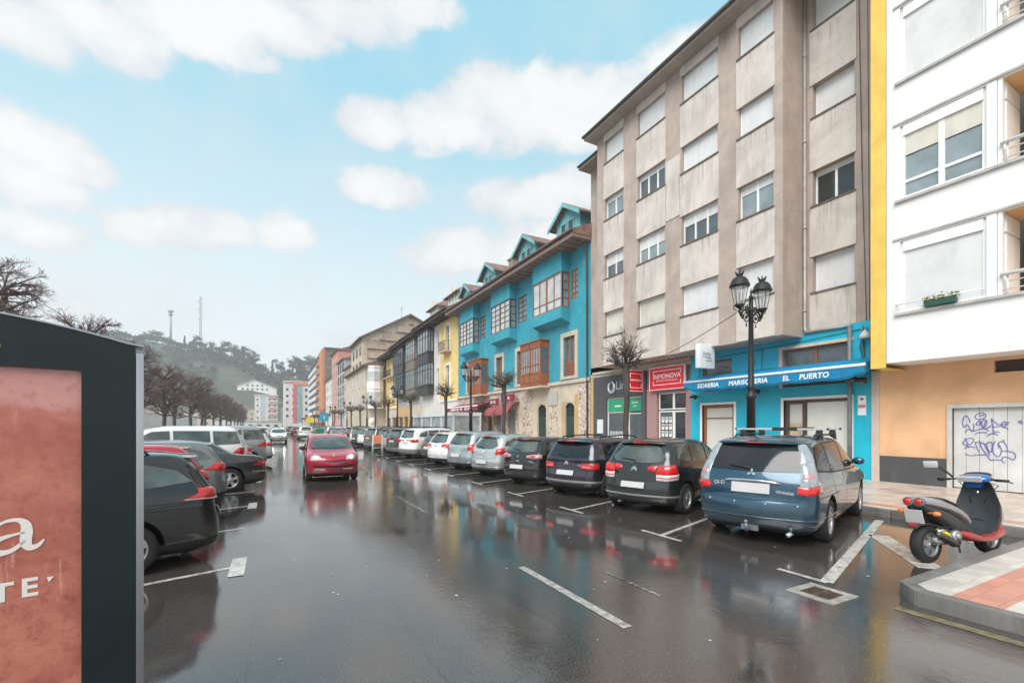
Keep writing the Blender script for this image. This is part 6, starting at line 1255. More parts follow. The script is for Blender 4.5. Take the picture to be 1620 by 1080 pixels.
sp7 = dict(base, S=S7, zf=z7, side_glass=sideg(4.2), paint=WHP, rear_glass=dict(zb=1.0, zt=1.36, yb=.60, yt=.51, cr=.05), lamps=lampB, plate=(.72, .0001, .0001), trims=[('w', *BUMPER_W(.215, .33), BPL, 0, 'rear_valance')], seams=[('r', [(-.58, .62), (0, .61), (.58, .62)]), ('r', [(.58, .62), (.64, .8)]), ('r', [(-.58, .62), (-.64, .8)])] + hseams(4.2),
    extra=lambda r_, S, Z: emblem(r_, S, Z, .88, [[(.045 * math.cos(R(30 * i)), .045 * math.sin(R(30 * i))) for i in range(12)]]))
c7 = make_car('parked_car', 'plain white hatchback with wide red lamps, third of the three pale cars in a row', sp7, bay_spot(6, 4.2, .0, .1), PARK)
sp8 = dict(base, S=S4, zf=z4, side_glass=sideg(3.95), paint=BRN, rear_glass=dict(zb=1.0, zt=1.34, yb=.55, yt=.46, cr=.06), lamps=lampB, plate=(.68, .26, .06), trims=[('w', *BUMPER_W(.215, .30), BPL, 0, 'rear_valance')], seams=[('r', [(-.58, .62), (0, .61), (.58, .62)])] + hseams(3.95))
c8 = make_car('parked_car', 'small brown-grey hatchback tucked in between the white hatch and the white crossover', sp8, bay_spot(7, 3.95, .35, -.05), PARK)
S9, z9 = mkspec(SUV, 4.5, 1.86, 1.65)
sp9 = dict(S=S9, zf=z9, paint=WHP, r=.35, ro=.85, rear_glass=dict(zb=1.02, zt=1.36, yb=.62, yt=.50, cr=.06), spokes=5, side_glass=sideg(4.5), handles=[(-.6, .88), (.3, .87)], sp_out=.2,
    lamps=[('w', [(.15, .90), (.8, .89), (1.9, .90)], [(.15, .93), (.8, .93), (1.9, .96)], RLENS, .01), ('w', [(.7, .83), (1.2, .8), (1.9, .84)], [(.85, .95), (1.2, .96), (1.9, .97)], RLENS, .014)], plate=(.80, .26, .055), trims=[('w', *BUMPER_W(.22, .50), GPL, 0.01, 'rear_valance')], seams=hseams(4.5), head=([(3.2, .66), (4.1, .62)], [(3.0, .78), (4.0, .74)], None), extra=cross_extra)
c9 = make_car('parked_car', 'large white crossover with a slim red light bar, taller than its neighbours', sp9, bay_spot(8, 4.5, -.15, .0), PARK)
FAR = ('panel_gap', 'badge_lettering', 'emblem', 'wiper', 'door_handle', 'exhaust')
RG = 'cars parked in the right hand bays, far part'
SKY_ = [(9, c9, DKG, 'dark grey crossover with a pale number plate, just past the white crossover'), (10, c7, LGR, 'silver-white hatchback showing past the dark grey crossover'), (11, c6, BLK2, 'black hatchback between two pale cars, eleventh bay from the people carrier'), (12, c9, BRN, 'brown crossover glimpsed between the pale hatchbacks far down the right row'), (13, c5, SILB, 'pale blue hatchback, first car seen over the red car bonnet on the right'),
        (14, c7, WHP, 'white car in the right row about level with the corner house bay'), (15, c6, DKG, 'dark grey car behind the white one, far right row'), (16, c5, WHP, 'white small car well down the right row'), (17, c9, GREENP, 'dark green crossover well down the right row'), (18, c7, LGR, 'light grey car in the far right row, next beyond the dark green crossover'), (19, c6, BRN, 'brown car in the far right row'), (20, c5, REDP, 'small red car in the far right row'),
        (21, c7, BLK2, 'black car next beyond the small red one in the far right row'), (22, c6, WHP, 'white car three bays beyond the small red one'), (24, c5, DKG, 'dark small car by the green container'), (25, c9, SILW, 'silver crossover beside the green container'), (27, c7, WHP, 'tiny white car at the far end of the right row'), (28, c6, BLK2, 'tiny black car at the far end of the right row'), (30, c5, LGR, 'tiny pale grey car at the far end of the right row'), (32, c9, DKG, 'last dark car at the far end of the right row')]
for k, src, pm_, lb in SKY_: x, y = bay_spot(k, 4.1, .1 * ((k * 7) % 3) - .1, .05 * ((k * 5) % 3)); copy_car(src, lb, (x, y), PARK, RG, pm_, FAR if k > 10 else ())
# --- left row (seen from their left sides, tails to the road)
LROT = PARK + math.pi
def left_spot(k, L, dr=0., dl=0.):
    y = 6.74 + 2.47 * k + 1.24; x0 = -.62; return x0 - DX * (L / 2 + dr) + DY * dl, y - DY * (L / 2 + dr) - DX * dl
WAG = [(l[0], l[1] * (.9 if l[0] > .9 else 1), *l[2:]) for l in HATCH]
S10, z10 = mkspec(WAG, 4.5, 1.79, 1.47)
wedge = [('w', [(.6, .85), (1.2, .84), (2.05, .86)], [(.6, .95), (1.2, 1.0), (1.96, 1.0)], RLENS, .015), ('w', [(.8, .845), (1.2, .84), (2.04, .86)], [(.8, .86), (1.2, .855), (2.04, .872)], WLENS, .018)]
sp10 = dict(S=S10, zf=z10, paint=BLK2, ro=1.08, rear_glass=dict(zb=1.0, zt=1.36, yb=.62, yt=.55, cr=.05), spokes=5, side_glass=sideg(4.5), handles=[(-.6, .88), (.3, .87)], sp_out=.16, lamps=wedge, trims=[('w', *BUMPER_W(.215, .33), BPL, 0, 'rear_valance'), ('w', [(-2.1, .34), (-1.2, .34), (-1, .34)][::1], [(-2.1, .37), (-1.2, .37), (-1, .37)], RLENS, 0, 'reflector')],
    seams=[('r', [(-.58, .62), (0, .61), (.58, .62)]), ('s', [(-2.0, .83), (-1.2, .84), (0, .85), (1, .84)])] + hseams(4.3), head=([(3.2, .66), (4.1, .62)], [(3.0, .78), (4.0, .74)], None), extra=cross_extra)
c10 = make_car('parked_car', 'black hatchback with wedge shaped red lamps, nearest car on the left beside the poster stand', sp10, left_spot(0, 4.5, .12, .0), LROT)
c11 = copy_car(c5, 'red hatchback almost hidden between the black and the grey-green hatch on the left', left_spot(1, 3.75, .45, .0), LROT, None, REDP)
sp12 = dict(sp10, paint=GRY, lamps=[('w', [(1.0, .80), (1.4, .79), (2.06, .83)], [(1.0, .95), (1.4, .99), (2.0, 1.0)], RLENS, .02)], extra=None)
c12 = make_car('parked_car', 'grey-green silver hatchback, third car on the left', sp12, left_spot(2, 4.5, .42, .1), LROT)
# saloon
SAL = [(.19, .2, .34, .84, .24, .03), (.25, .08, .12, .93, .28, .05), (.36, .02, .03, .975, .28, .07), (.50, .0, .0, .995, .27, .08), (.66, .03, .02, 1.0, .25, .08), (.76, .06, .10, 1.0, .22, .08), (.84, .09, .45, .99, .2, .07), (.90, .13, .9, .975, .2, .07), (.945, .28, 1.2, .96, .2, .07), (.975, .62, 1.42, .94, .2, .06), (1.02, .85, 1.55, .92, .2, .06), (1.12, 1.02, 1.72, .87, .2, .06), (1.25, 1.22, 1.95, .81, .2, .06), (1.34, 1.45, 2.2, .75, .22, .05), (1.385, 1.72, 2.4, .63, .2, .05), (1.405, 2.0, 2.55, .42, .2, .05), (1.415, 2.3, 2.8, .1, .06, .02)]
S13 = Shape(4.75, 1.80, SAL)
sp13 = dict(S=S13, zf=1, paint=DKG, ro=1.05, fo=.88, rear_glass=dict(zb=1.0, zt=1.30, yb=.58, yt=.46, cr=.04), spoiler=False, wiper=False, spokes=5, side_glass=[([(-1.35, 1.02), (-.45, .99)], [(-1.1, 1.12), (-.85, 1.26), (-.45, 1.31)]), ([(-.37, .99), (.85, .97)], [(-.37, 1.31), (.1, 1.28), (.7, 1.03)])], wz=(.99, 1.3), handles=[(-.7, .86), (.25, .85)], mirror=(.72, .96), plate=(.70, .26, .055),
    lamps=[('w', [(.6, .67), (1.2, .65), (2.04, .69)], [(.6, .81), (1.2, .82), (1.95, .80)], RLENS, .01)], trims=[('w', [(-2.04, .50), (-1.5, .50), (0, .50), (1.5, .5), (2.04, .5)], [(-2.04, .52), (-1.5, .525), (0, .525), (1.5, .525), (2.04, .52)], CHROME, .012, 'bumper_strip'), ('w', *BUMPER_W(.21, .3), BPL, 0, 'rear_valance')],
    seams=[('s', [(-.41, .25), (-.42, .98)]), ('s', [(-1.25, .96), (-1.05, .7), (-.98, .4)]), ('s', [(.9, .25), (.92, .94)]), ('r', [(-.6, .6), (0, .59), (.6, .6)]), ('s', [(-2.2, .66), (2, .62)])], head=([(3.2, .62), (4.1, .6)], [(3.0, .74), (4.0, .72)], None))
c13 = make_car('parked_car', 'dark grey saloon with bright alloy wheels and chrome bumper strip, fourth on the left', sp13, left_spot(3, 4.75, -.38, .0), LROT)
VAN = [(l[0], l[1] * (.62 if l[0] > .9 else 1), *l[2:]) for l in HATCH]
S14, z14 = mkspec(VAN, 4.45, 1.80, 1.78)
sp14 = dict(S=S14, zf=z14, paint=WHP, r=.32, rear_glass=dict(zb=1.0, zt=1.37, yb=.62, yt=.55, cr=.05), rim=RIMD, spokes=9, side_glass=[([(-1.95, 1.04), (-1.2, 1.02)], [(-1.86, 1.34), (-1.2, 1.36)]), ([(-1.12, 1.02), (-.2, 1.0)], [(-1.12, 1.36), (-.2, 1.37)]), ([(-.12, 1.0), (1.1, .98)], [(-.12, 1.37), (.3, 1.35), (.95, 1.06)])], handles=[(-.6, .88), (.3, .87)],
    lamps=[('w', [(1.0, .78), (1.4, .78), (2.04, .80)], [(1.0, .93), (1.4, .94), (2.0, .95)], RLENS, .012)], trims=[('w', *BUMPER_W(.22, .34), BPL, 0, 'rear_valance')], seams=hseams(4.45), head=([(3.2, .66), (4.1, .62)], [(3.0, .78), (4.0, .74)], None), plate=(.8, .26, .055))
c14 = make_car('parked_van', 'long white people van with dark side windows, behind the saloon on the left', sp14, left_spot(4, 4.45, .25, .0), LROT)
c15 = copy_car(c7, 'pale silver hatchback showing between the white van and the dark glazed van on the left', left_spot(5, 4.2, .1, 0), LROT, None, SILW)
c16 = copy_car(c14, 'tall grey van with big dark rear glass, behind the white van on the left', left_spot(6, 4.45, -.35, 0), LROT, None, LGR)
c17 = copy_car(c12, 'white hatchback with red lamp just beyond the tall grey van on the left', left_spot(7, 4.3, -.5, 0), LROT, None, WHP)
LG = 'cars parked in the left hand bays, far part'
for k, src, pm_, lb in [(8, c9, BLK2, 'black crossover beyond the white hatch in the left row'), (9, c5, REDP, 'bright red hatchback, nearer of the two red cars far along the left row'), (10, c7, REDP, 'bright red car, farther of the two red cars far along the left row'), (11, c6, DKG, 'dark car just beyond the two red cars on the left'), (12, c5, SILW, 'silver small car far along the left row'), (13, c7, WHP, 'white car far along the left row'), (14, c9, DKG, 'dark crossover far along the left row'), (15, c6, LGR, 'grey car far along the left row, after the dark crossover'),
                        (17, c5, WHP, 'tiny white car far down the left row'), (18, c7, BLK2, 'tiny black car far down the left row'), (20, c6, SILB, 'tiny pale blue car far down the left row'), (22, c5, DKG, 'tiny dark car far down the left row'), (24, c9, WHP, 'last white car at the far end of the left row')]:
    copy_car(src, lb, left_spot(k, 4.1, -.15 + .1 * (k % 3), 0), LROT, LG, pm_, FAR)
# --- red car driving towards us
S20, z20 = mkspec([(l[0], l[1], l[2] * (.86 if l[0] > .7 else 1), *l[3:]) for l in HATCH], 3.6, 1.63, 1.50)
def red_extra(root, S, Z):
    def fr(u, z): return S.pt(u, Z(z))
    mb = MB(); patch(S, mb, [(-.34, Z(.66)), (0, Z(.63)), (.34, Z(.66))], [(-.36, Z(.70)), (0, Z(.68)), (.36, Z(.70))], 'f', off=.006, n=12, m_=3); mb.build('grille', BPL, root, False)
    mb = MB(); patch(S, mb, [(-.62, Z(.49)), (0, Z(.46)), (.62, Z(.49))], [(-.62, Z(.535)), (0, Z(.52)), (.62, Z(.535))], 'f', off=.006, n=16, m_=3); mb.build('air_intake', UNDER, root, False)
    mb = MB(); 
    for (a, b_) in ((-.56, -.26), (.26, .56)): patch(S, mb, [(a, Z(.40)), (b_, Z(.395))], [(a, Z(.43)), (b_, Z(.425))], 'f', off=.008, n=6, m_=2)
    mb.build('fog_lamp', WLENS, root, False)
    mb = MB(); p = S.pt(5, Z(.80)); nn = S.nrm(5, Z(.80)); mb.lathe([(.03, 0), (.03, .012)], (0, 0, 0), 10); mb.v = [tuple(p + Vector((.01 + z_, x, y_ + .02))) for x, y_, z_ in mb.v]; mb.build('emblem', CHROME, root, False)
    mb = MB(); p = S.pt(5, Z(.86)); mb.obox(p + Vector((.0, 0, .012)), Vector((.02, 0, -.006)), Vector((0, .05, 0)), Vector((.002, 0, .006))); mb.build('sticker', M('yellow_sticker', (.75, .45, .02), .4, var=0), root, False)
    mb = MB(); mb.tube([(.0, 0, 1.50), (-.12, 0, 1.56)], .01, 6); mb.lathe([(.03, 1.495), (.02, 1.51)], (0, 0, 0), 8); mb.build('antenna', BPL, root, False)
    mb = MB(); zz = Z(1.02)
    for (y0_, y1_) in ((-.1, .45), (-.6, -.12)):
        pts = [S.pt(S.front(y0_ + (y1_ - y0_) * t, Z(1.02 + .02 * t)), Z(1.02 + .02 * t)) + Vector((.02, 0, .01)) for t in (0, .5, 1)]; mb.tube(pts, .008, 4)
    mb.build('wiper', BPL, root, False)
sp20 = dict(base, S=S20, zf=z20, paint=paint('cherry_red_paint', (.40, .01, .035), .15, .25), side_glass=sideg(3.6), mir_mat=BPL, rear_glass=dict(zb=1.0, zt=1.35, yb=.55, yt=.45), lamps=lampA, bulb=.062, head=([(3.72, .72), (4.0, .68), (4.3, .70)], [(3.62, .80), (4.0, .86), (4.25, .80)], HLIT), mirror=(.42, 1.0), wz=(1.0, 1.36),
            seams=[('f', [(-.62, .80), (-.42, .69), (0, .665), (.42, .69), (.62, .80)])] + hseams(3.6), extra=red_extra, trims=[('w', [(-5, .21), (-3.5, .21), (-2.9, .21)][::1], [(-5, .25), (-3.5, .25), (-2.9, .25)], BPL, 0, 'front_valance')], plate=(.8, .26, .055))
rc = make_car('moving_car', 'small cherry red hatchback driving towards us in the left lane with its headlights on', sp20, (1.77, 15.3 + 1.8), -math.pi / 2 - .015)
lc = copy_car(rc, 'distant white car with bright headlights coming towards us', (.62, 54), -math.pi / 2, None, WHP, FAR)
for c in lc.children:
    for g_ in c.children:
        if g_.name.startswith('bulb'): g_.material_slots[0].link = 'OBJECT'; g_.material_slots[0].material = HLIT2; g_.scale = (1, 1, 1)
copy_car(rc, 'far car with lit headlights following the white one in the left lane', (.75, 96), -math.pi / 2, None, DKG, FAR)
copy_car(c9, 'white crossover driving away in the right lane, beyond the red car', (3.9, 66), math.pi / 2, None, WHP, FAR)
copy_car(c7, 'dark red car driving away far down the right lane', (4.1, 98), math.pi / 2, None, paint('dark_red_paint', (.16, .01, .02)), FAR)
copy_car(c6, 'small dark car far down the right lane in front of the dark red one', (3.9, 124), math.pi / 2, None, DKG, FAR)
# ------------------------------------------------------------------ scooter
def loft(mb, secs, n=16, m=0, e=2.4):
    vs = []
    for (x, y, z, hw, hh) in secs:
        for k in range(n):
            a = 2 * math.pi * k / n; ca, sa = math.cos(a), math.sin(a)
            vs.append((x, y + hw * math.copysign(abs(ca) ** (2 / e), ca), z + hh * math.copysign(abs(sa) ** (2 / e), sa)))
    q = len(secs); mb.add(vs, [(j * n + i, j * n + (i + 1) % n, (j + 1) * n + (i + 1) % n, (j + 1) * n + i) for j in range(q - 1) for i in range(n)] + [tuple(range(n))[::-1], tuple((q - 1) * n + i for i in range(n))], m, True)
M('grip_rubber', (.018, .018, .018), .6, var=0); SGREY = paint('scooter_silver', (.30, .30, .31), .15, .35); SDARK = M('scooter_dark_plastic', (.035, .038, .042), .42, var=.2, scale=10); SRED = paint('scooter_red', (.50, .012, .015), .1, .25); SBLUE = paint('scooter_blue', (.006, .12, .36), .2, .25); ALU = M('cast_aluminium', (.42, .42, .43), .4, .8, var=.2, scale=20)
sc = thing('scooter', 'parked scooter with blue handlebar cover, silver tail, red belly panel and one white-reflecting mirror', 'scooter', (0, 0, 0))
wheel(sc, -.67, 0, .238, .13, ALU, 5, -1); wheel(sc, .67, 0, .235, .12, ALU, 5, -1)
mb = MB(); loft(mb, [(-.84, 0, .81, .08, .03), (-.80, 0, .81, .125, .05), (-.72, 0, .80, .15, .06), (-.55, 0, .765, .17, .07), (-.4, 0, .72, .18, .06), (-.22, 0, .65, .185, .06), (-.08, 0, .57, .185, .058), (-.0, 0, .50, .17, .045)], e=3); mb.build('tail_body', SGREY, sc, smooth=True)
mb = MB(); loft(mb, [(-.82, 0, .745, .10, .03), (-.74, 0, .70, .135, .06), (-.55, 0, .63, .155, .09), (-.35, 0, .54, .165, .12), (-.1, 0, .42, .165, .12), (0.05, 0, .35, .16, .07)], e=3); mb.build('under_tail', SDARK, sc, smooth=True)
mb = MB(); loft(mb, [(-.60, 0, .81, .06, .02), (-.5, 0, .815, .10, .03), (-.36, 0, .79, .12, .035), (-.2, 0, .73, .125, .04), (-.06, 0, .65, .12, .04), (-.0, 0, .58, .10, .04)], e=2.6); mb.build('seat', M('seat_vinyl', (.02, .02, .021), .8, var=.2), sc, smooth=True)
# leg shield: curved sheet with thickness
mb = MB(); prof = [(-.12, .42, .17), (.0, .345, .185), (.16, .33, .19), (.32, .34, .20), (.40, .40, .23), (.47, .55, .25), (.52, .72, .235), (.545, .86, .19), (.55, .99, .15)]
vs = []
for (x, z, w) in prof:
    for i in range(9):
        t = -1 + i / 4; vs.append((x + .05 * (1 - t * t) - .0, w * t, z + (.025 if abs(t) < .3 and x < .35 else 0)))
for (x, z, w) in prof:
    for i in range(9):
        t = -1 + i / 4; vs.append((x + .05 * (1 - t * t) + .05, w * t * .98, z - .045))
n = len(prof); fs = []
for j in range(n - 1):
    for i in range(8):
        a = j * 9 + i; fs.append((a, a + 1, a + 10, a + 9)); b2 = n * 9 + a; fs.append((b2, b2 + 9, b2 + 10, b2 + 1))
    for i in (0, 8): a = j * 9 + i; fs.append((a, a + 9, n * 9 + a + 9, n * 9 + a))
for i in range(8): fs.append((i, n * 9 + i, n * 9 + i + 1, i + 1)); a = (n - 1) * 9 + i; fs.append((a, a + 1, n * 9 + a + 1, n * 9 + a))
mb.add(vs, fs, 0, True); o = mb.build('leg_shield', SDARK, sc); o.data.set_sharp_from_angle(angle=R(45))
mb = MB(); loft(mb, [(.60, 0, .42, .20, .10), (.65, 0, .55, .215, .15), (.70, 0, .62, .17, .2), (.74, 0, .64, .08, .16)], e=2.6); loft(mb, [(.65, 0, .84, .15, .14), (.69, 0, .80, .11, .16), (.72, 0, .78, .05, .12)], e=2.6); mb.build('front_fairing', SGREY, sc, smooth=True)
mb = MB(); loft(mb, [(-.22, 0, .38, .13, .03), (-.1, 0, .33, .21, .075), (.1, 0, .275, .245, .055), (.35, 0, .275, .26, .06), (.52, 0, .35, .275, .075), (.66, 0, .43, .15, .045), (.74, 0, .47, .06, .02)], e=3); mb.build('belly_panel', SRED, sc, smooth=True)
mb = MB(); loft(mb, [(.48, 0, .48, .075, .012), (.62, 0, .50, .075, .02), (.80, 0, .47, .07, .015), (.9, 0, .38, .06, .012)], e=3); mb.build('front_mudguard', SDARK, sc, smooth=True)
mb = MB(); loft(mb, [(-.92, 0, .47, .06, .01), (-.84, 0, .52, .075, .012), (-.66, 0, .505, .08, .012), (-.45, 0, .45, .07, .02), (-.35, 0, .4, .06, .02)], e=3); mb.tube([(-.76, 0, .70), (-.80, 0, .60), (-.82, 0, .5)], .02, 6); mb.build('rear_mudguard', SDARK, sc, smooth=True)
mb = MB(); mb.obox((-.86, 0, .61), (.006, 0, .002), (0, .10, 0), (-.02, 0, .085)); mb.build('number_plate', PLATE, sc)
mb = MB(); mb.obox((-.89, 0, .505), (.012, 0, 0), (0, .04, 0), (0, 0, .018)); mb.build('reflector', RLENS, sc)
for sgn in (-1, 1):
    mb = MB(); mb.lathe([(.052, -.86), (.056, -.865), (.058, -.81)], (0, sgn * .062, .80), 18, 0, axis='X'); o = mb.build('tail_light', GPL, sc)
    mb = MB(); mb.lathe([(.0, -.876), (.03, -.874), (.044, -.866), (.044, -.85)], (0, sgn * .062, .80), 18, 0, axis='X', cap=False); mb.build('lens', RLENS, o)
    mb = MB(); mb.tube([(-.74, sgn * .08, .66), (-.76, sgn * .17, .655)], .012, 6); loft(mb, [(-.80, sgn * .195, .655, .02, .016), (-.78, sgn * .195, .655, .042, .03), (-.74, sgn * .195, .655, .042, .03), (-.71, sgn * .19, .655, .015, .012)], 12); mb.build('indicator', OLENS, sc)
# handlebar
mb = MB(); loft(mb, [(.38, 0, 1.03, .10, .03), (.43, 0, 1.045, .17, .05), (.50, 0, 1.05, .20, .065), (.57, 0, 1.04, .15, .07), (.64, 0, 1.02, .08, .05)], e=2.4); mb.box(.45, .56, -.075, .075, .93, 1.02); hb = mb.build('handlebar_cover', SBLUE, sc, smooth=None)
mb = MB(); mb.obox((.385, 0, 1.045), (.012, 0, .01), (0, .13, 0), (-.008, 0, .03)); mb.build('dash', M('dash_grey', (.42, .42, .43), .4, var=.2), hb)
mb = MB(); pts = [(.56 + .05 * math.cos(R(-70 + 14 * i)), .16 * math.sin(R(-70 + 14 * i)), 1.10) for i in range(11)]; mb.tube(pts, [.01, .022, .03, .035, .037, .038, .037, .035, .03, .022, .01], 8); mb.build('fly_screen', SDARK, sc)
for sgn in (-1, 1):
    mb = MB(); mb.tube([(.47, sgn * .2, 1.04), (.44, sgn * .36, 1.03), (.43, sgn * .38, 1.03)], .013, 8); mb.tube([(.44, sgn * .25, 1.035), (.425, sgn * .39, 1.03)], .019, 10); mb.tube([(.52, sgn * .2, 1.04), (.54, sgn * .3, 1.03), (.49, sgn * .40, 1.0)], .008, 6); mb.build('handlebar', M('grip_rubber', (.018, .018, .018), .6, var=0), sc)
mb = MB(); mb.tube([(.46, .22, 1.06), (.47, .30, 1.14), (.44, .37, 1.21), (.43, .40, 1.235)], [.012, .016, .014, .01], 8); mr = mb.build('mirror', MATS['grip_rubber'], sc)
mb = MB(); mb.obox((.42, .46, 1.245), (.02, .006, .004), (-.004, .085, .0), (-.012, 0, .045)); mb.build('mirror_glass', M('mirror_reflection_white', (.75, .76, .78), .15, .2, var=.1), mr, bevel=.008)  # white base colour stands in for the reflection in the mirror
mb = MB(); loft(mb, [(-.62, -.06, .28, .06, .05), (-.4, -.05, .30, .09, .08), (-.25, -.04, .32, .10, .085), (-.1, -.02, .32, .08, .06)], e=3); mb.lathe([(.075, -.17), (.085, -.15), (.085, -.05)], (-.30, 0, .33), 16, 0, axis='Y'); mb.lathe([(.04, -.19), (.05, -.17)], (-.30, 0, .33), 12, 0, axis='Y'); mb.build('engine', ALU, sc, smooth=None)
mb = MB(); mb.tube([(-.15, -.10, .24), (-.3, -.15, .22), (-.42, -.165, .25), (-.52, -.165, .31), (-.66, -.165, .37), (-.73, -.165, .395)], [.02, .03, .045, .05, .042, .025], 12); mb.build('exhaust', M('exhaust_steel', (.09, .09, .095), .35, .7, var=.3, scale=15), sc)
mb = MB(); mb.tube([(-.50, -.14, .44), (-.68, -.15, .42)], .022, 10); mb.build('exhaust_tip', CHROME, sc)
mb = MB(); pts = [(-.62 + .18 * i / 40, -.125 + .028 * math.cos(i * 1.2), .42 - .06 * i / 40 + .028 * math.sin(i * 1.2)) for i in range(41)]; mb.tube(pts, .008, 5); mb.build('shock_spring', M('spring_yellow', (.65, .55, .02), .4, var=0), sc)
mb = MB(); mb.tube([(.48, .16, 1.0), (.60, .2, .96), (.60, .12, .86), (.54, .08, .7)], .006, 5); mb.tube([(.48, -.16, 1.0), (.62, -.2, .95), (.60, -.1, .84), (.54, -.06, .7)], .006, 5); mb.tube([(-.2, -.12, .36), (-.4, -.14, .47), (-.6, -.1, .45)], .007, 5); mb.build('control_cable', MATS['grip_rubber'], sc)
mb = MB(); mb.tube([(-.18, .12, .22), (-.24, .22, .02), (-.28, .24, .012)], .012, 6); mb.tube([(-.1, -.06, .22), (-.16, -.1, .1)], .012, 6); mb.build('side_stand', SDARK, sc)
for sgn in (-1, 1):
    mb = MB(); mb.tube([(.56, sgn * .07, .50), (.67, sgn * .075, .235)], .018, 8); mb.build('fork', ALU, sc)
mb = MB(); mb.tube([(-.35, .07, .32), (-.67, .08, .238)], .03, 8); mb.tube([(-.35, -.07, .32), (-.67, -.085, .238)], .02, 8); mb.build('swing_arm', SDARK, sc)
mb = MB(); mb.lathe([(.022, -.0), (.022, .01)], (0, 0, 0), 12); mb.v = [(.500 + z * .2 - .012, x - .02, .86 + y) for x, y, z in mb.v]; mb.build('ignition_lock', CHROME, sc)
sc.location = (8.27, 2.64, .0); sc.rotation_euler = (R(-4), 0, math.atan2(-.2, 1.33))
# ------------------------------------------------------------------ poster stand, close on the left
U = Vector((math.sin(R(75)), math.cos(R(75)), 0)); NB = Vector((-U.y, U.x, 0))      # along the stand, and away from the viewer
O = Vector((-.61, 2.93, 0)); TH = .16
ps = thing('poster_stand', 'dark framed advertising stand with an orange-red poster, cut off by the left edge', 'poster stand', (-.61, 2.93, 0), 0); 
FRM = M('dark_green_grey_metal', (.018, .027, .029), .32, .3, var=.15, scale=2); PST = None
Wd_ = 1.55
def topz(t): return 2.193 + .11 * (1 - ((t - Wd_ / 2) / (Wd_ / 2)) ** 2) * 1.0 - .0
mb = MB(); n = 24
def sp_(t, d, z): return O - U * t + NB * d + Vector((0, 0, z))
vs = [];
for i in range(n + 1):
    t = Wd_ * i / n; vs += [sp_(t, 0, 2.06), sp_(t, 0, topz(t)), sp_(t, TH, topz(t)), sp_(t, TH, 2.06)]
mb.add(vs, [(i * 4 + j, (i + 1) * 4 + j, (i + 1) * 4 + (j + 1) % 4, i * 4 + (j + 1) % 4) for i in range(n) for j in range(4)] + [(0, 1, 2, 3), tuple(n * 4 + j for j in range(4))])
def ob(t0, t1, d0, d1, z0, z1, m=0): c = sp_((t0 + t1) / 2, (d0 + d1) / 2, (z0 + z1) / 2); mb.obox(c, U * (t1 - t0) / 2, NB * (d1 - d0) / 2, Vector((0, 0, (z1 - z0) / 2)), m)
ob(.0, .20, 0, TH, .35, 2.06); ob(Wd_ - .2, Wd_, 0, TH, .35, 2.06); ob(.2, Wd_ - .2, 0, TH, .35, .40); mb.build('frame', FRM, ps)
mb = MB(); ob(.3, Wd_ - .3, .03, TH - .03, 0.0, .35); mb.build('foot', FRM, ps)
mb = MB(); ob(-.032, -.001, -.004, TH + .004, .3, 2.165); vs = []
for i in range(n + 1):
    t = -.032 + (Wd_ + .064) * i / n; z = topz(max(0, min(Wd_, t))); vs += [sp_(t, -.004, z + .001), sp_(t, -.004, z + .012), sp_(t, TH, z + .012), sp_(t, TH, z + .001)]
mb.add(vs, [(i * 4 + j, (i + 1) * 4 + j, (i + 1) * 4 + (j + 1) % 4, i * 4 + (j + 1) % 4) for i in range(n) for j in range(4)]); mb.build('aluminium_edge', M('aluminium_edge', (.48, .48, .5), .25, .85, var=.1, stretch=.2), ps, bevel=.004)
m, b = new_mat('weathered_red_poster'); v = coords(); PST = m; sp = N.new('ShaderNodeSeparateXYZ'); LK.new(v, sp.inputs[0])
n1_ = noise(4, 9, v, .65, .5); n2_ = noise(11, 9, v, .7); st_ = noise(9, 7, coords(scale=(3, 3, .35)), .7); hz = mapr(mth('ADD', sp.outputs[2], mth('MULTIPLY', n1_, .12)), 1.92, 1.98)
c = mixc(mapr(n1_, .3, .72), (.40, .10, .075), (.62, .22, .15)); c = mixc(mapr(n2_, .5, .8), c, (.30, .07, .05)); c = mixc(hz, c, (.70, .36, .33)); c = mixc(mth('MULTIPLY', mapr(noise(22, 8, v, .75), .48, .66), .4), c, (.34, .09, .07)); c = mixc(mth('MULTIPLY', mapr(st_, .58, .72), .55), c, (.80, .45, .36))
c = mixc(mapr(noise(38, 5, v, .7), .70, .76), c, (.12, .04, .03)); c = mixc(mth('MULTIPLY', mapr(sp.outputs[2], 1.1, 2.1), .35), c, (.55, .16, .13)); setb(b, Base_Color=c, Roughness=.35, Coat_Weight=.5)
mb = MB(); ob(.2, Wd_ - .2, .022, .035, .40, 2.06); po = mb.build('poster', PST, ps)
def bt(mb, st, t, z, size, **k): put_text(mb, st, O - U * t + NB * .019 + Vector((0, 0, z)), U, (0, 0, 1), size, 0, **k)
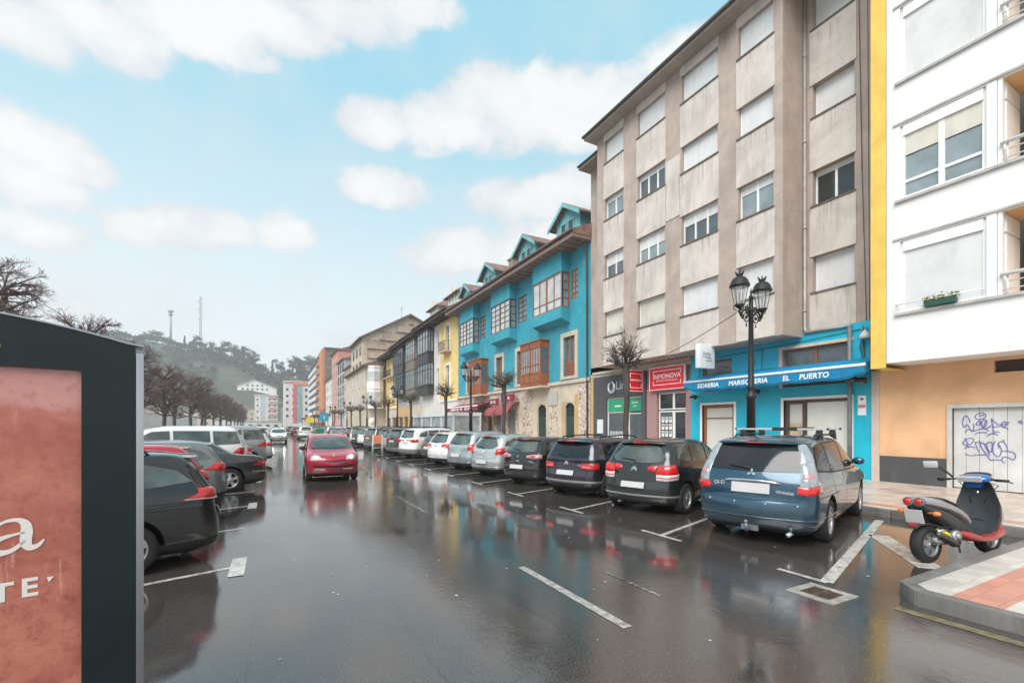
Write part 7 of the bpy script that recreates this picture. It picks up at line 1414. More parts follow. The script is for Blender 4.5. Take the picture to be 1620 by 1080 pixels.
def fat_a(mb):    # a bold italic swash letter built from a stroke of varying width
    P0 = lambda x, z: O - U * (.43 - x) + NB * .019 + Vector((0, 0, 1.29 + z))
    def stroke(pts, wd):
        Q = []; Wq = []
        for i in range(len(pts) - 1):
            for s_ in range(6):
                t = s_ / 6; p = [Vector((*pts[max(0, min(len(pts) - 1, i + q))], 0)) for q in (-1, 0, 1, 2)]
                Q.append(.5 * ((2 * p[1]) + (-p[0] + p[2]) * t + (2 * p[0] - 5 * p[1] + 4 * p[2] - p[3]) * t * t + (-p[0] + 3 * p[1] - 3 * p[2] + p[3]) * t ** 3)); Wq.append(wd[i] + (wd[i + 1] - wd[i]) * t)
        Q.append(Vector((*pts[-1], 0))); Wq.append(wd[-1]); vs = []
        for i, q in enumerate(Q):
            d = (Q[min(i + 1, len(Q) - 1)] - Q[max(0, i - 1)]).normalized(); nn = Vector((-d.y, d.x, 0)); a = q + nn * Wq[i] * 1.45; b_ = q - nn * Wq[i] * 1.45; vs += [P0(a.x, a.y), P0(b_.x, b_.y)]
        mb.add(vs, [(2 * i, 2 * i + 1, 2 * i + 3, 2 * i + 2) for i in range(len(Q) - 1)])
    stroke([(-.05, .055), (-.02, .08), (.02, .085), (.045, .065), (.05, .03), (.047, -.02), (.06, -.045), (.085, -.04), (.105, -.015)], [.004, .004, .006, .011, .0135, .013, .010, .006, .002])
    stroke([(.045, .025), (.01, .02), (-.035, .005), (-.06, -.025), (-.05, -.05), (-.02, -.055), (.01, -.045), (.045, -.012)], [.003, .004, .007, .012, .012, .008, .006, .004])
    stroke([(-.16, -.03), (-.12, -.052), (-.085, -.056)], [.012, .008, .006]); stroke([(-.05, .055), (-.055, .07)], [.008, .002])
mb = MB(); fat_a(mb); bt(mb, 'T', .455, 1.055, .115, bold=.003); bt(mb, 'E', .372, 1.06, .115, bold=.003); mb.add([O - U * (.305 - x) + NB * .019 + Vector((0, 0, 1.085 + z)) for x, z in ((-.012, .012), (.013, .012), (-.006, -.012))], [(0, 1, 2)])
mb.build('lettering', M('poster_lettering', (.85, .80, .76), .5, var=0), po)
mb = MB(); mb.lathe([(.018, 0), (.018, .002)], (0, 0, 0), 20); mb.v = [tuple(O - U * (.475 - x) + NB * (-.002 + z) + Vector((0, 0, 2.148 + y))) for x, y, z in mb.v]; mb.build('sticker', M('green_sticker', (.42, .55, .15), .5, var=0), ps)
# ------------------------------------------------------------------ twin lantern street lamps
CAST = M('cast_iron_black', (.022, .024, .025), .45, .3, var=.25, scale=20, bump_=.1); LGL, b = new_mat('lantern_glass'); setb(b, Base_Color=(.75, .77, .78), Roughness=.05, Alpha=.30)
def make_lamp():
    t = thing('street_lamp', '', 'street lamp'); mb = MB()
    mb.lathe([(.26, 0), (.26, .06), (.21, .1), (.2, .5), (.23, .54), (.16, .6), (.14, 1.15), (.17, 1.2), (.17, 1.27), (.115, 1.33)], (0, 0, .12), 16); 
    mb.lathe([(.115, 1.3), (.10, 2.35), (.125, 2.38), (.13, 2.46), (.09, 2.5), (.085, 2.62), (.11, 2.66), (.075, 2.72), (.058, 4.62), (.085, 4.65), (.085, 4.72), (.055, 4.76), (.05, 5.0), (.06, 5.03), (.02, 5.09), (.028, 5.14), (.004, 5.26)], (0, 0, .12), 16); mb.build('post', CAST, t)
    for sgn in (-1, 1):
        mb = MB(); arm = [(sgn * x, 0, z) for x, z in ((.05, 4.62), (.14, 4.70), (.24, 4.80), (.34, 4.74), (.42, 4.62), (.46, 4.68), (.46, 4.82))]; mb.tube(arm, [.03, .028, .026, .026, .03, .028, .025], 8)
        mb.lathe([(.001, -.012), (.05, -.01), (.05, .01), (.001, .012)], (sgn * .19, 0, 4.60), 12, axis='Y', cap=False); mb.lathe([(.10, -.01), (.125, -.01), (.125, .01), (.10, .01), (.10, -.01)], (sgn * .19, 0, 4.60), 16, axis='Y', cap=False)
        for (cx, cz, r0, tn, st) in ((.17, 4.80, .075, 1.6, 0), (.34, 4.90, .0, 0, 0), (.36, 4.60, .06, 1.6, 2)):
            if r0: mb.tube([(sgn * (cx + (r0 * (1 - .8 * k / 24)) * math.cos(st + k / 24 * tn * 2 * math.pi)), 0, cz + r0 * (1 - .8 * k / 24) * math.sin(st + k / 24 * tn * 2 * math.pi)) for k in range(25)], .014, 6)
        mb.tube([(sgn * .1, 0, 4.86), (sgn * .17, 0, 4.9), (sgn * .24, 0, 4.86), (sgn * .22, 0, 4.80)], .013, 6); mb.tube([(sgn * .18, 0, 4.45), (sgn * .2, 0, 4.40), (sgn * .17, 0, 4.36)], .018, 6); mb.build('arm', CAST, t)
        c = (sgn * .46, 0, 0); mb = MB(); mb.lathe([(.02, 4.78), (.05, 4.80), (.10, 4.84), (.13, 4.88), (.12, 4.9)], c, 12)
        mb.lathe([(.20, 5.33), (.245, 5.35), (.245, 5.40), (.225, 5.42), (.20, 5.50), (.15, 5.57), (.08, 5.61), (.06, 5.63), (.09, 5.65), (.09, 5.67), (.05, 5.68)], c, 16)
        for k in range(6): a = k * math.pi / 3; mb.tube([(c[0] + .115 * math.cos(a), .115 * math.sin(a), 4.88), (c[0] + .20 * math.cos(a), .20 * math.sin(a), 5.34)], .009, 4)
        for k in range(5): a = k * 2 * math.pi / 5; mb.tube([(c[0] + .07 * math.cos(a), .07 * math.sin(a), 5.66), (c[0] + .10 * math.cos(a), .10 * math.sin(a), 5.72), (c[0] + .085 * math.cos(a), .085 * math.sin(a), 5.75)], [.014, .018, .01], 5)
        for k in range(3): a = k * 2 * math.pi / 3; mb.tube([(c[0] + .03 * math.cos(a), .03 * math.sin(a), 4.74), (c[0] + .14 * math.cos(a), .14 * math.sin(a), 4.80), (c[0] + .15 * math.cos(a), .15 * math.sin(a), 4.90)], .012, 5)
        mb.tube([(c[0], 0, 4.88), (c[0], 0, 5.2)], .02, 6); ln = mb.build('lantern', CAST, t)
        mb = MB(); mb.lathe([(.112, 4.9), (.196, 5.335)], c, 24, cap=False); mb.build('lantern_glass', LGL, ln)
    return t
LAMPG = 'cast iron twin lantern street lamps'
def copy_tree(src, label, loc, rz=0, sc_=1, group=None):
    r_ = src.copy(); COL.objects.link(r_); r_.location = loc; r_.rotation_euler = (0, 0, rz); r_.scale = (sc_,) * 3; r_['label'] = label
    if group: r_['group'] = group
    for c in src.children:
        d = c.copy(); COL.objects.link(d); d.parent = r_
        for g_ in c.children: e = g_.copy(); COL.objects.link(e); e.parent = d
    return r_
lp = make_lamp(); lp['label'] = 'black twin lantern street lamp in front of the turquoise restaurant'; lp['group'] = LAMPG; lp.location = (11.1, 7.62, 0)
for y, lb in ((26.6, 'black twin lantern street lamp in front of the teal townhouse'), (45.6, 'black twin lantern street lamp in front of the yellow and white townhouses'), (62, 'black twin lantern street lamp before the dark timber galleries'), (80, 'black twin lantern street lamp by the white glazed corner bay'), (100, 'black twin lantern street lamp in front of the tall ribbed block'), (122, 'distant twin lantern street lamp beyond the tall ribbed block'), (146, 'most distant twin lantern street lamp of the row')):
    copy_tree(lp, lb, (11.1, y, 0), .05 * math.sin(y))
# ------------------------------------------------------------------ bare trees
BARK = M('dark_wet_bark', (.060, .048, .042), .75, var=.35, scale=8, bump_=.4, stretch=.4); TWIG = M('red_brown_twigs', (.16, .105, .095), .8, var=.3, scale=2); TWIGD = M('dark_twigs', (.12, .09, .075), .8, var=.3, scale=4)
def grow(mbs, p, d, L, r, depth, rng, up=.12, spread=.55, kids=3, curl=.25, sides=(7, 5, 4, 3, 3)):
    n = 4 if depth < 2 else 3; pts = [p]; rs = [r]; q = Vector(p); v_ = Vector(d).normalized()
    for i in range(n):
        v_ = (v_ + Vector((rng.gauss(0, curl), rng.gauss(0, curl), rng.gauss(0, curl) + up)) * .45).normalized(); q = q + v_ * (L / n); pts.append(q.copy()); rs.append(max(.005, r * (1 - .45 * (i + 1) / n)))
    mbs.tube(pts, rs, sides[min(depth, 4)], 0 if depth < 2 else 1, cap=False); return pts, rs, v_
def crown(rng, base, mb, env, levels, nb, L0, r0, kids, up, decay=.68, sp_a=.75, flat=.5):
    ec, er, ez = Vector(env[0]), env[1], env[2]; fr = []
    def inside(p): d = p - ec; return (d.x / er) ** 2 + (d.y / er) ** 2 + (d.z / ez) ** 2 < 1
    for i in range(nb):
        a = 2 * math.pi * i / nb + rng.uniform(-.3, .3); e = rng.uniform(.1, 1.0)
        d = Vector((math.cos(a) * math.cos(e), math.sin(a) * math.cos(e), math.sin(e))); fr.append((Vector(base) + Vector((0, 0, rng.uniform(-.2, .15))), d, L0 * rng.uniform(.8, 1.15), r0, 0))
    while fr:
        p, d, L, r, lv = fr.pop()
        if not inside(p + d * L) and lv: d = (d + (ec - p).normalized() * .5 * rng.random()).normalized(); L *= .42
        pts, rs, v_ = grow(mb, p, d, L, r, lv, rng, up)
        if lv < levels and (inside(pts[-1]) or lv == 0):
            for k in range(kids[lv]):
                t = rng.uniform(.3, 1.0); i = min(len(pts) - 2, int(t * (len(pts) - 1))); q = pts[i].lerp(pts[i + 1], t * (len(pts) - 1) - i if t < 1 else 1)
                ax = Vector((rng.gauss(0, 1), rng.gauss(0, 1), rng.gauss(0, flat))).normalized(); nd_ = (v_ + ax * rng.uniform(.5, 1) * sp_a * 1.5).normalized(); fr.append((q, nd_, L * decay * rng.uniform(.75, 1.2), rs[i] * .62, lv + 1))
def street_tree(seed):
    rng = random.Random(seed); t = thing('bare_tree', '', 'tree'); mb = MB(); h = 3.85 + rng.uniform(-.08, .08)
    pts = [(0, 0, 0), (.02, 0, .5), (rng.uniform(-.05, .05), .03, 1.6), (rng.uniform(-.06, .06), -.02, 2.6), (0, 0, h)]; mb.tube(pts, [.14, .11, .10, .10, .13], 10); mb.build('trunk', BARK, t)
    mb = MB(); crown(rng, (0, 0, h), mb, ((0, 0, 4.4), 1.12, .85), 3, 12, .62, .045, (4, 4, 3), .06, .68, .7); mb.build('crown', [BARK, TWIGD], t); return t
def big_tree(seed):
    rng = random.Random(seed); t = thing('bare_tree', '', 'tree'); mb = MB(); h = 2.7
    mb.tube([(0, 0, 0), (.03, 0, .5), (.05, .03, 1.4), (0, -.03, h), (0, 0, h + 1.6), (.03, 0, h + 3.4)], [.24, .18, .16, .15, .09, .03], 10); mb.build('trunk', BARK, t)
    mb = MB()
    for hh, nb, L0 in ((h, 7, 1.15), (h + .8, 5, 1.15), (h + 1.6, 5, 1.1), (h + 2.5, 5, 1.05), (h + 3.3, 6, 1.0)): crown(rng, (0, 0, hh), mb, ((0, 0, 5.2), 2.05, 2.6), 4, nb, L0, .07, (4, 4, 4, 3), .06, .64, .62, .9)
    mb.build('crown', [BARK, TWIG], t); return t
st1 = street_tree(5); st1['label'] = 'pollarded bare tree in front of the dark grey office and red sign'; st1['group'] = 'pollarded bare trees on the right pavement'; st1.location = (11.2, 12.5, .12)
st2 = street_tree(8); st2['label'] = 'pollarded bare tree in front of the maroon awnings'; st2['group'] = st1['group']; st2.location = (11.2, 22.15, .12); st2.rotation_euler.z = 1
for i, (y, lb) in enumerate(((31.6, 'pollarded bare tree in front of the yellow townhouse'), (41, 'pollarded bare tree in front of the first dark timber gallery'), (50, 'pollarded bare tree in front of the weathered timber gallery'), (57, 'pollarded bare tree left of the weathered timber gallery'), (68, 'pollarded bare tree before the white corner bay'), (76, 'pollarded bare tree at the white corner bay'), (88, 'pollarded bare tree past the corner bay'), (98, 'pollarded bare tree under the tall ribbed block'), (110, 'pollarded bare tree beyond the tall ribbed block, nearer one'), (121, 'pollarded bare tree beyond the tall ribbed block, next one'), (133, 'small far bare tree before the salmon house'), (146, 'small far bare tree below the orange tower, nearer one'), (160, 'small far bare tree below the orange tower, farther one'), (175, 'small far bare tree below the striped block, nearer one'), (190, 'small far bare tree below the striped block, farther one'), (206, 'last bare tree on the right pavement'))):
    copy_tree((st1, st2)[i % 2], lb, (11.2, y, .12), i * 1.3, 1 + .05 * math.sin(i * 3))
bt1 = big_tree(21); bt2 = big_tree(34); G2 = 'bare trees in a row along the quay'
bt1['label'] = 'bare round tree over the left end of the poster stand, nearest of the quay row'; bt1['group'] = G2; bt1.location = (-8.35, 21.2, .1); bt2['label'] = 'bare tree whose crown shows above the sloping top of the poster stand'; bt2['group'] = G2; bt2.location = (-8.35, 30.4, .1)
LBS = ['bare tree half hidden by the right edge of the poster stand', 'bare reddish tree just right of the poster stand edge', 'bare reddish tree, second one right of the poster stand', 'bare reddish tree, third one right of the poster stand', 'bare tree in the middle of the quay row'] + ['%s bare tree from the far end of the quay row' % w for w in ('thirteenth', 'twelfth', 'eleventh', 'tenth', 'ninth', 'eighth', 'seventh', 'sixth', 'fifth', 'fourth', 'third', 'second')] + ['last and farthest bare tree of the quay row']
for i, lb in enumerate(LBS): copy_tree((bt1, bt2)[i % 2], lb, (-8.35 + .3 * math.sin(i * 2.1), 40.2 + 7.9 * i, .1), i * 1.9 + .6, 1.0 + .06 * math.sin(i * 5))
# ------------------------------------------------------------------ terrace enclosure, signs, bins
te = thing('terrace_enclosure', 'white framed glazed terrace on the pavement before the yellow townhouse', 'terrace', (13.2, 36, .15)); mb = MB(); PG = MB()
tx0, tx1, ty0, ty1 = 12.2, 14.4, 32.6, 43.5
for (x, y) in [(tx0, ty0), (tx1, ty0), (tx0, ty1)] + [(tx0, ty0 + (ty1 - ty0) * k / 4) for k in range(1, 4)]: mb.box(x - .06, x + .06, y - .06, y + .06, .15, 2.5)
mb.box(tx0 - .08, tx1 + .08, ty0 - .08, ty1, 2.5, 2.78); mb.box(tx0 - .03, tx0 + .03, ty0 + .06, ty1, 1.02, 1.12); mb.box(tx0 - .03, tx0 + .03, ty0 + .06, ty1, .2, .9); mb.box(tx0 + .06, tx1 - .06, ty0 - .03, ty0 + .03, 1.02, 1.12)
te_ = mb.build('frame', M('terrace_white', (.62, .64, .66), .45, var=.05), te); PG.box(tx0 - .005, tx0 + .005, ty0 + .06, ty1, 1.12, 2.5); TG_ = M('terrace_glass', (.30, .33, .34), .08, var=.3, scale=1.5, ior=1.6); PG.build('pane', TG_, te); PG = MB(); PG.box(tx0 + .06, tx1 - .06, ty0 - .005, ty0 + .005, .2, 2.5); PG.build('pane', M('terrace_glass', (.30, .33, .34), .08, var=.3, scale=1.5, ior=1.6), te)
SIGNM = {}
def road_sign(label, x, y, h, kind, col, cat='road sign', w=.6):
    t = thing('road_sign', label, cat, (x, y, .0)); mb = MB(); mb.tube([(x, y, .05), (x, y, h + .3)], .03, 8); mb.build('post', METAL, t); mb = MB()
    if kind == 'rect': mb.box(x - w / 2, x + w / 2, y - .05, y - .03, h - w * .45, h + w * .45)
    else: mb.lathe([(w / 2, y - .05), (w / 2, y - .03)], (x, 0, h), 20, axis='Y')
    p = mb.build('plate', M('sign_' + col[0], col[1], .4, var=0), t); mb = MB(); 
    if col[0] == 'blue': mb.box(x - .06, x + .06, y - .056, y - .051, h - .12, h + .16); mb.add([(x - .14, y - .0535, h - .08), (x + .14, y - .0535, h - .08), (x, y - .0535, h - .24)], [(0, 1, 2)]); mb.build('symbol', WHITE, p)
road_sign('blue square road sign with a white arrow on the right side of the street', 6.6, 70.0, 2.9, 'rect', ('blue', (.02, .33, .48)), w=1.2)
road_sign('yellow sign plate in the far right of the street', 5.95, 88, 2.7, 'rect', ('yellow', (.75, .6, .02)), w=1.1); road_sign('small red and white round sign far along the street', 7.4, 108, 2.7, 'disc', ('red', (.6, .02, .02)), w=1.0)
for (x, y, lb) in ((5.3, 61.5, 'green wheeled container at the edge of the right lane'),):
    t = thing('waste_container', lb, 'container', (x, y, 0)); mb = MB(); mb.prism([(x - .45, .2), (x + .45, .2), (x + .5, 1.2), (x - .5, 1.2)], 'Y', y - .5, y + .6); mb.build('tub', M('container_green', (.02, .22, .10), .5, var=.15), t); mb = MB(); mb.prism([(x - .53, 1.2), (x + .53, 1.2), (x + .4, 1.38), (x - .4, 1.38)], 'Y', y - .56, y + .66); mb.build('lid', M('container_lid', (.03, .28, .13), .5, var=.1), t)
    mb = MB()
    for a in (-.35, .35): mb.lathe([(.1, y - .45), (.1, y - .35)], (x + a, 0, .1), 10, axis='Y')
    mb.build('castor', RUBB, t)
# folding notice board standing in the road by the parked cars
x, y = 5.35, 26.5; t = thing('folding_board', 'narrow folding board with an orange panel standing by the tail of a parked car', 'notice board', (x, y, 0))
mb = MB()
for s_ in (-1, 1): mb.tube([(x + s_ * .28, y, .02), (x + s_ * .24, y + .12, 1.25)], .025, 6); mb.tube([(x + s_ * .28, y + .4, .02), (x + s_ * .24, y + .14, 1.25)], .025, 6)
mb.tube([(x - .26, y + .05, .5), (x + .26, y + .05, .5)], .02, 6); mb.build('frame', M('pale_board_frame', (.6, .58, .54), .5, var=.1), t); mb = MB(); mb.obox((x, y + .09, .98), (.22, 0, 0), (0, .012, 0), (0, .02, .24)); mb.build('panel', M('orange_panel', (.62, .22, .12), .5, var=.2), t)
# cable crossing from the lamp to the facade and beyond
t = thing('overhead_cable', 'thin black cable sagging from the near street lamp back to the stone house corner', 'cable', (11, 8, 5)); mb = MB(); wire(mb, (11.1, 7.62, 5.0), (FX - .1, 20.5, 4.6), .55, .012, 24); mb.build('wire', BLACKW, t)
t = thing('overhead_cable', 'thin cable hanging between the crowns of the first two quay trees', 'cable', (-8, 26, 6)); mb = MB(); wire(mb, (-8.2, 22.4, 7.2), (-8.3, 30.3, 6.9), .35, .012, 16); mb.build('wire', BLACKW, t)
# little bits on the wet road
mb = MB(); rr = random.Random(5)
for i in range(70):
    x, y = rr.uniform(-.2, 9), rr.uniform(2.2, 13); s_ = rr.uniform(.006, .022); a = rr.uniform(0, 6); n = 5
    mb.add([(x + s_ * math.cos(a + k * 1.256) * rr.uniform(.6, 1.1), y + s_ * math.sin(a + k * 1.256) * rr.uniform(.6, 1.1), .0035) for k in range(n)], [tuple(range(n))])
tag(mb.build('litter_specks', M('pale_specks', (.5, .48, .45), .6, var=.1)), 'pale specks of litter scattered on the wet asphalt', 'litter', kind='stuff')
# ------------------------------------------------------------------ misty hill
ridge = [(-700, 610), (-200, 560), (0, 545), (120, 530), (185, 527), (215, 538), (240, 540), (270, 545), (330, 553), (380, 566), (420, 590), (450, 600), (480, 590), (520, 585), (600, 590), (800, 600), (1300, 610)]
def hill_h(x, y):
    Xc, Zc = x * CT - y * ST, x * ST + y * CT
    if Zc < 20: return 0
    px = 810 + 720 * Xc / Zc; py = None
    for (a, p), (b, q_) in zip(ridge, ridge[1:]):
        if a <= px <= b: py = p + (q_ - p) * (px - a) / (b - a)
    if py is None: py = 612
    RD = 430; top = (672 - py) / 720 * RD; t = max(0, min(1, (Zc - 275) / (RD - 275))); t = t * t * (3 - 2 * t)
    f2 = 1 + max(0, (Zc - RD)) / RD * .55
    return top * t * f2 + (3.0 * math.sin(x * .035) * math.sin(y * .041) + 1.5 * math.sin(x * .11 + y * .07)) * t
m, b = new_mat('hillside'); v = coords(); c = mixc(mapr(noise(.02, 8, v, .6), .35, .65), (.035, .045, .028), (.075, .09, .05)); c = mixc(mapr(noise(.12, 6, v, .65), .5, .7), c, (.03, .035, .028)); setb(b, Base_Color=c, Roughness=.95)
HILL = m
nx, ny = 90, 60; vs = []
for j in range(ny + 1):
    for i in range(nx + 1):
        x = -620 + 1240 * i / nx; y = 292 + 620 * (j / ny) ** 1.3; vs.append((x, y, hill_h(x, y) - .4))
mb = MB(); mb.add(vs, [(j * (nx + 1) + i, j * (nx + 1) + i + 1, (j + 1) * (nx + 1) + i + 1, (j + 1) * (nx + 1) + i) for j in range(ny) for i in range(nx)], 0, True); tag(mb.build('hills', HILL), kind='structure')
LEAF = M('dark_evergreen_leaves', (.014, .022, .014), .9, var=.4, scale=.4); LEAF2 = M('dull_olive_leaves', (.028, .035, .020), .9, var=.4, scale=.4); BK2 = M('pine_bark', (.10, .075, .06), .9, var=.2)
def leafy(rng, h, cr, style):
    t = thing('evergreen_tree', '', 'tree'); mb = MB(); lean = rng.uniform(-.05, .05); mb.tube([(0, 0, -1), (lean * h * .5, 0, h * .5), (lean * h, 0, h * .92)], [h * .022, h * .016, h * .006], 6)
    mc = MB(); cl = []
    if style == 'pine':
        for i in range(11): z = h * rng.uniform(.52, 1.0); a = rng.uniform(0, 6.28); d = cr * rng.uniform(.2, .85) * (1.15 - .55 * (z / h - .5) * 2); c = Vector((lean * z + d * math.cos(a), d * math.sin(a), z)); cl.append((c, cr * rng.uniform(.28, .45))); mb.tube([(lean * z * .85, 0, z * .86), tuple(c)], [h * .007, h * .003], 4)
    elif style == 'round':
        for i in range(14): z = h * rng.uniform(.35, .95); a = rng.uniform(0, 6.28); d = cr * rng.uniform(.1, .8); cl.append((Vector((d * math.cos(a), d * math.sin(a), z)), cr * rng.uniform(.3, .5)))
    else:
        for i in range(12): k = i / 11; z = h * (.15 + .8 * k); cl.append((Vector((rng.gauss(0, .15) * cr, rng.gauss(0, .15) * cr, z)), cr * (1 - .8 * k) * .6 + .3))
    for c, r_ in cl:
        for i in range(42):
            d = Vector((rng.gauss(0, 1), rng.gauss(0, 1), rng.gauss(0, .7))).normalized() * r_ * rng.uniform(.35, 1.08); p = c + d; a = Vector((rng.gauss(0, 1), rng.gauss(0, 1), rng.gauss(0, .6))).normalized() * rng.uniform(.35, .75); b_ = a.cross(Vector((rng.gauss(0, 1), rng.gauss(0, 1), rng.gauss(0, 1)))).normalized() * rng.uniform(.25, .5); mc.add([p - a, p - b_, p + a, p + b_], [(0, 1, 2, 3)], 0)
    mb.build('trunk', BK2, t); mc.build('crown', LEAF if style != 'round' else LEAF2, t); return t
rng = random.Random(99); protos = [leafy(rng, 14, 5.0, 'pine'), leafy(rng, 12, 4.6, 'pine'), leafy(rng, 9, 4.6, 'round'), leafy(rng, 11, 5.2, 'round'), leafy(rng, 15, 2.0, 'spire')]
def at_ridge(px, Zc): X = (px - 810) / 720 * Zc; return Zc * ST + X * CT, Zc * CT - X * ST
spots = []
pxs = [(195, 5, .7), (236, 2, 1.0), (248, 3, 1.1), (262, 2, .8), (292, 4, .9), (313, 1, 1.25), (320, 3, 1.0), (336, 1, 1.1), (346, 3, 1.0), (357, 1, 1.35), (366, 0, 1.2), (378, 2, 1.1), (388, 1, 1.3), (396, 0, 1.1), (405, 1, 1.2), (414, 2, .9), (431, 4, 1.0), (440, 0, 1.25), (447, 1, .9), (456, 3, 1.0), (464, 0, 1.35), (472, 1, 1.35), (480, 3, 1.3), (488, 0, 1.3), (497, 1, 1.3), (505, 3, 1.3), (514, 0, 1.4), (525, 1, 1.3), (170, 3, .7), (150, 2, .7), (215, 3, .6), (225, 2, .8), (303, 3, .7), (329, 2, .9), (350, 2, .9), (371, 3, 1.0), (382, 0, 1.0), (400, 3, .9), (444, 2, .8), (460, 2, 1.0), (476, 2, 1.1), (492, 3, 1.1), (508, 2, 1.2)]
words_ = {0: 'tall spreading pine', 1: 'umbrella shaped pine', 2: 'low round evergreen', 3: 'broad round evergreen', 4: 'narrow spire tree', 5: 'low round evergreen'}
pos_ = ['left of the first ridge mast', 'between the two ridge masts', 'just right of the taller mast', 'above the white hillside house', 'between hillside house and orange tower', 'beside the orange tower top']
cnt = {}; ORD = ['first', 'second', 'third', 'fourth', 'fifth', 'sixth', 'seventh', 'eighth', 'ninth', 'tenth']
used = set()
for px, k, s_ in sorted(pxs):
    k = k % 5 if k < 5 else 2; zone = 0 if px < 268 else 1 if px < 312 else 2 if px < 360 else 3 if px < 425 else 4 if px < 468 else 5
    key = (zone, words_[k]); cnt[key] = cnt.get(key, 0) + 1; nm = words_[k] + ' ' + pos_[zone] + (', %s such from the left' % ORD[cnt[key] - 1])
    Zc = 424 + 14 * math.sin(px * 1.7); x, y = at_ridge(px, Zc); z = hill_h(x, y) - .8
    if k not in used: o = protos[k]; used.add(k); o.location = (x, y, z); o.scale = (s_,) * 3; o['label'] = nm
    else: o = copy_tree(protos[k], nm, (x, y, z), px * .37, s_)
    o['group'] = 'evergreen trees on the misty ridge'
for k, o in enumerate(protos):
    if k not in used: o.location = (*at_ridge(540 + k * 8, 420), 30); o['label'] = words_[k] + ' behind the orange tower'
# woodland clothing the slope
mb = MB(); rng = random.Random(4)
for i in range(1500):
    px = rng.uniform(100, 620); Zc = rng.uniform(325, 430); x, y = at_ridge(px, Zc); h = hill_h(x, y)
    if 340 < px < 445 and Zc < 372: continue
    r_ = rng.uniform(1.6, 3.8); c0 = Vector((x, y, h + r_ * .7))
    for k in range(22):
        d = Vector((rng.gauss(0, 1), rng.gauss(0, 1), abs(rng.gauss(0, .9)))).normalized() * r_ * rng.uniform(.6, 1.1); p = c0 + d; a = Vector((rng.gauss(0, 1), rng.gauss(0, 1), rng.gauss(0, .6))).normalized() * rng.uniform(.5, 1.1); b_ = a.cross(Vector((rng.gauss(0, 1), rng.gauss(0, 1), rng.gauss(0, 1)))).normalized() * rng.uniform(.4, .8)
        mb.add([p - a, p - b_, p + a, p + b_], [(0, 1, 2, 3)], 0 if i % 3 else 1)
tag(mb.build('woodland', [LEAF, LEAF2]), 'mixed woodland covering the misty hillside', 'woodland', kind='stuff')
# white house on the slope
hx, hy = at_ridge(402, 352); hz = 1.8 + (672 - 618) * 352 / 720
t = thing('hillside_house', 'long white gabled house with small dark windows standing alone on the hill', 'house', (hx, hy, hz), 0); mb = MB(); FH = Face('S', hy)
w1, w2 = at_ridge(376, 352), at_ridge(438, 352)
xa, xb = w1[0], w2[0]; ax_ = xa + (xb - xa) * .42; mb.prism([(xa, hz - 6), (xb, hz - 6), (xb, hz + 2.2), (ax_, hz + 8.6), (xa, hz + 4.0)], 'Y', hy, hy + 14); mb.build('wall', M('hill_house_white', (.78, .77, .75), .7, var=.05), t)
mb = MB(); mb.prism([(xa - 1, hz + 3.4), (ax_, hz + 8.7), (xb + 1, hz + 1.9), (xb + 1, hz + 2.3), (ax_, hz + 9.1), (xa - 1, hz + 3.9)], 'Y', hy - .7, hy + 14.5); mb.build('roof', M('hill_roof_pale', (.42, .36, .34), .7), t)
for i in range(6):
    for j in range(2):
        if j == 1 and i in (0, 5): continue
        u = xa + 3 + i * 3.3; mb = MB(); FH.box(mb, u, u + 1.2, -.1, -.02, hz + .6 + j * 2.9, hz + 2.0 + j * 2.9); mb.build('window', GLASS_D, t)
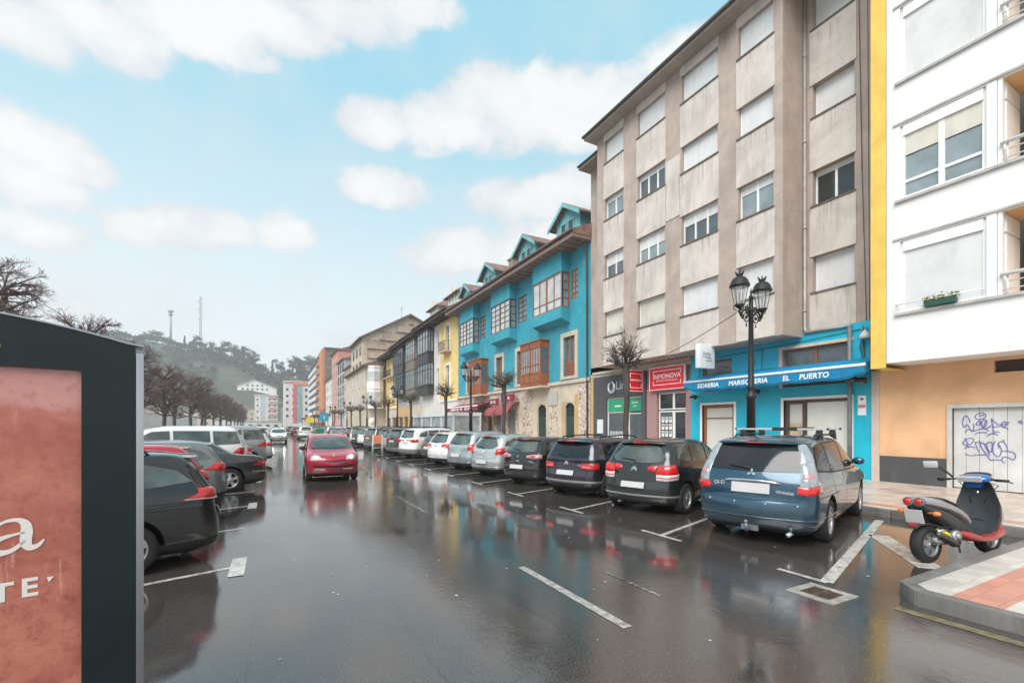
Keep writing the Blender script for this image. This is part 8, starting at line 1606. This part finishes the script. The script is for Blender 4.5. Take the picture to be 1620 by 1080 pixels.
# masts
for (px, ytop, lb, kind) in ((270, 491, 'shorter grey radio mast on the ridge with a flat drum top', 0), (317, 469, 'taller lattice radio mast on the ridge with aerials near its top', 1)):
    x, y = at_ridge(px, 432); z0_ = hill_h(x, y) - 1; z1_ = 1.8 + (672 - ytop) * 432 / 720; t = thing('radio_mast', lb, 'mast', (x, y, z0_)); mb = MB(); MG = M('mast_grey', (.30, .31, .33), .6, .2)
    if kind == 0: mb.lathe([(1.1, z0_), (.75, z1_ - 2)], (x, y, 0), 10); mb.build('shaft', MG, t); mb = MB(); mb.lathe([(1.9, z1_ - 4.5), (1.9, z1_ - 3.4)], (x, y, 0), 12); mb.lathe([(2.3, z1_ - 1.6), (2.3, z1_)], (x, y, 0), 12); mb.build('antenna_drum', MG, t)
    else:
        for a in range(3):
            q_ = a * 2.094; mb.tube([(x + 1.1 * math.cos(q_), y + 1.1 * math.sin(q_), z0_), (x + .7 * math.cos(q_), y + .7 * math.sin(q_), z1_)], .2, 5)
        nn = 22
        for i in range(nn):
            zz_ = z0_ + (z1_ - z0_) * i / nn
            for a in range(3): q_ = a * 2.094; q2 = (a + 1) * 2.094; mb.tube([(x + math.cos(q_), y + math.sin(q_), zz_), (x + math.cos(q2), y + math.sin(q2), zz_ + (z1_ - z0_) / nn)], .12, 4)
        mb.build('lattice', MG, t); mb = MB()
        for zz_, sx in ((z1_ - 2, 1.5), (z1_ - 5, -1.5), (z1_ - 8, 1.4), (z1_ - 12, -1.5), (z1_ - 18, 1.6), (z1_ - 22, -1.3)): mb.box(x + sx - .5, x + sx + .5, y - 1.2, y - .6, zz_ - 1.1, zz_ + 1.1); mb.box(min(x, x + sx), max(x, x + sx), y - .7, y - .5, zz_ - .1, zz_ + .1)
        mb.box(x - .15, x + .15, y - .15, y + .15, z1_, z1_ + 4); mb.build('aerial', M('aerial_white', (.6, .6, .62), .5), t)
# ------------------------------------------------------------------ damp air
HZ = bpy.data.materials.new('damp_air'); HZ.use_nodes = True; nt = HZ.node_tree; nt.nodes.clear(); o_ = nt.nodes.new('ShaderNodeOutputMaterial'); pv = nt.nodes.new('ShaderNodeVolumePrincipled')
pv.inputs['Color'].default_value = (.92, .95, .97, 1); pv.inputs['Density'].default_value = .0007; pv.inputs['Anisotropy'].default_value = .1; nt.links.new(pv.outputs[0], o_.inputs['Volume'])
mb = MB(); mb.box(-660, 660, -310, 925, -3, 150); hz_ = mb.build('haze', HZ); tag(hz_, kind='stuff')
bpy.context.view_layer.update()
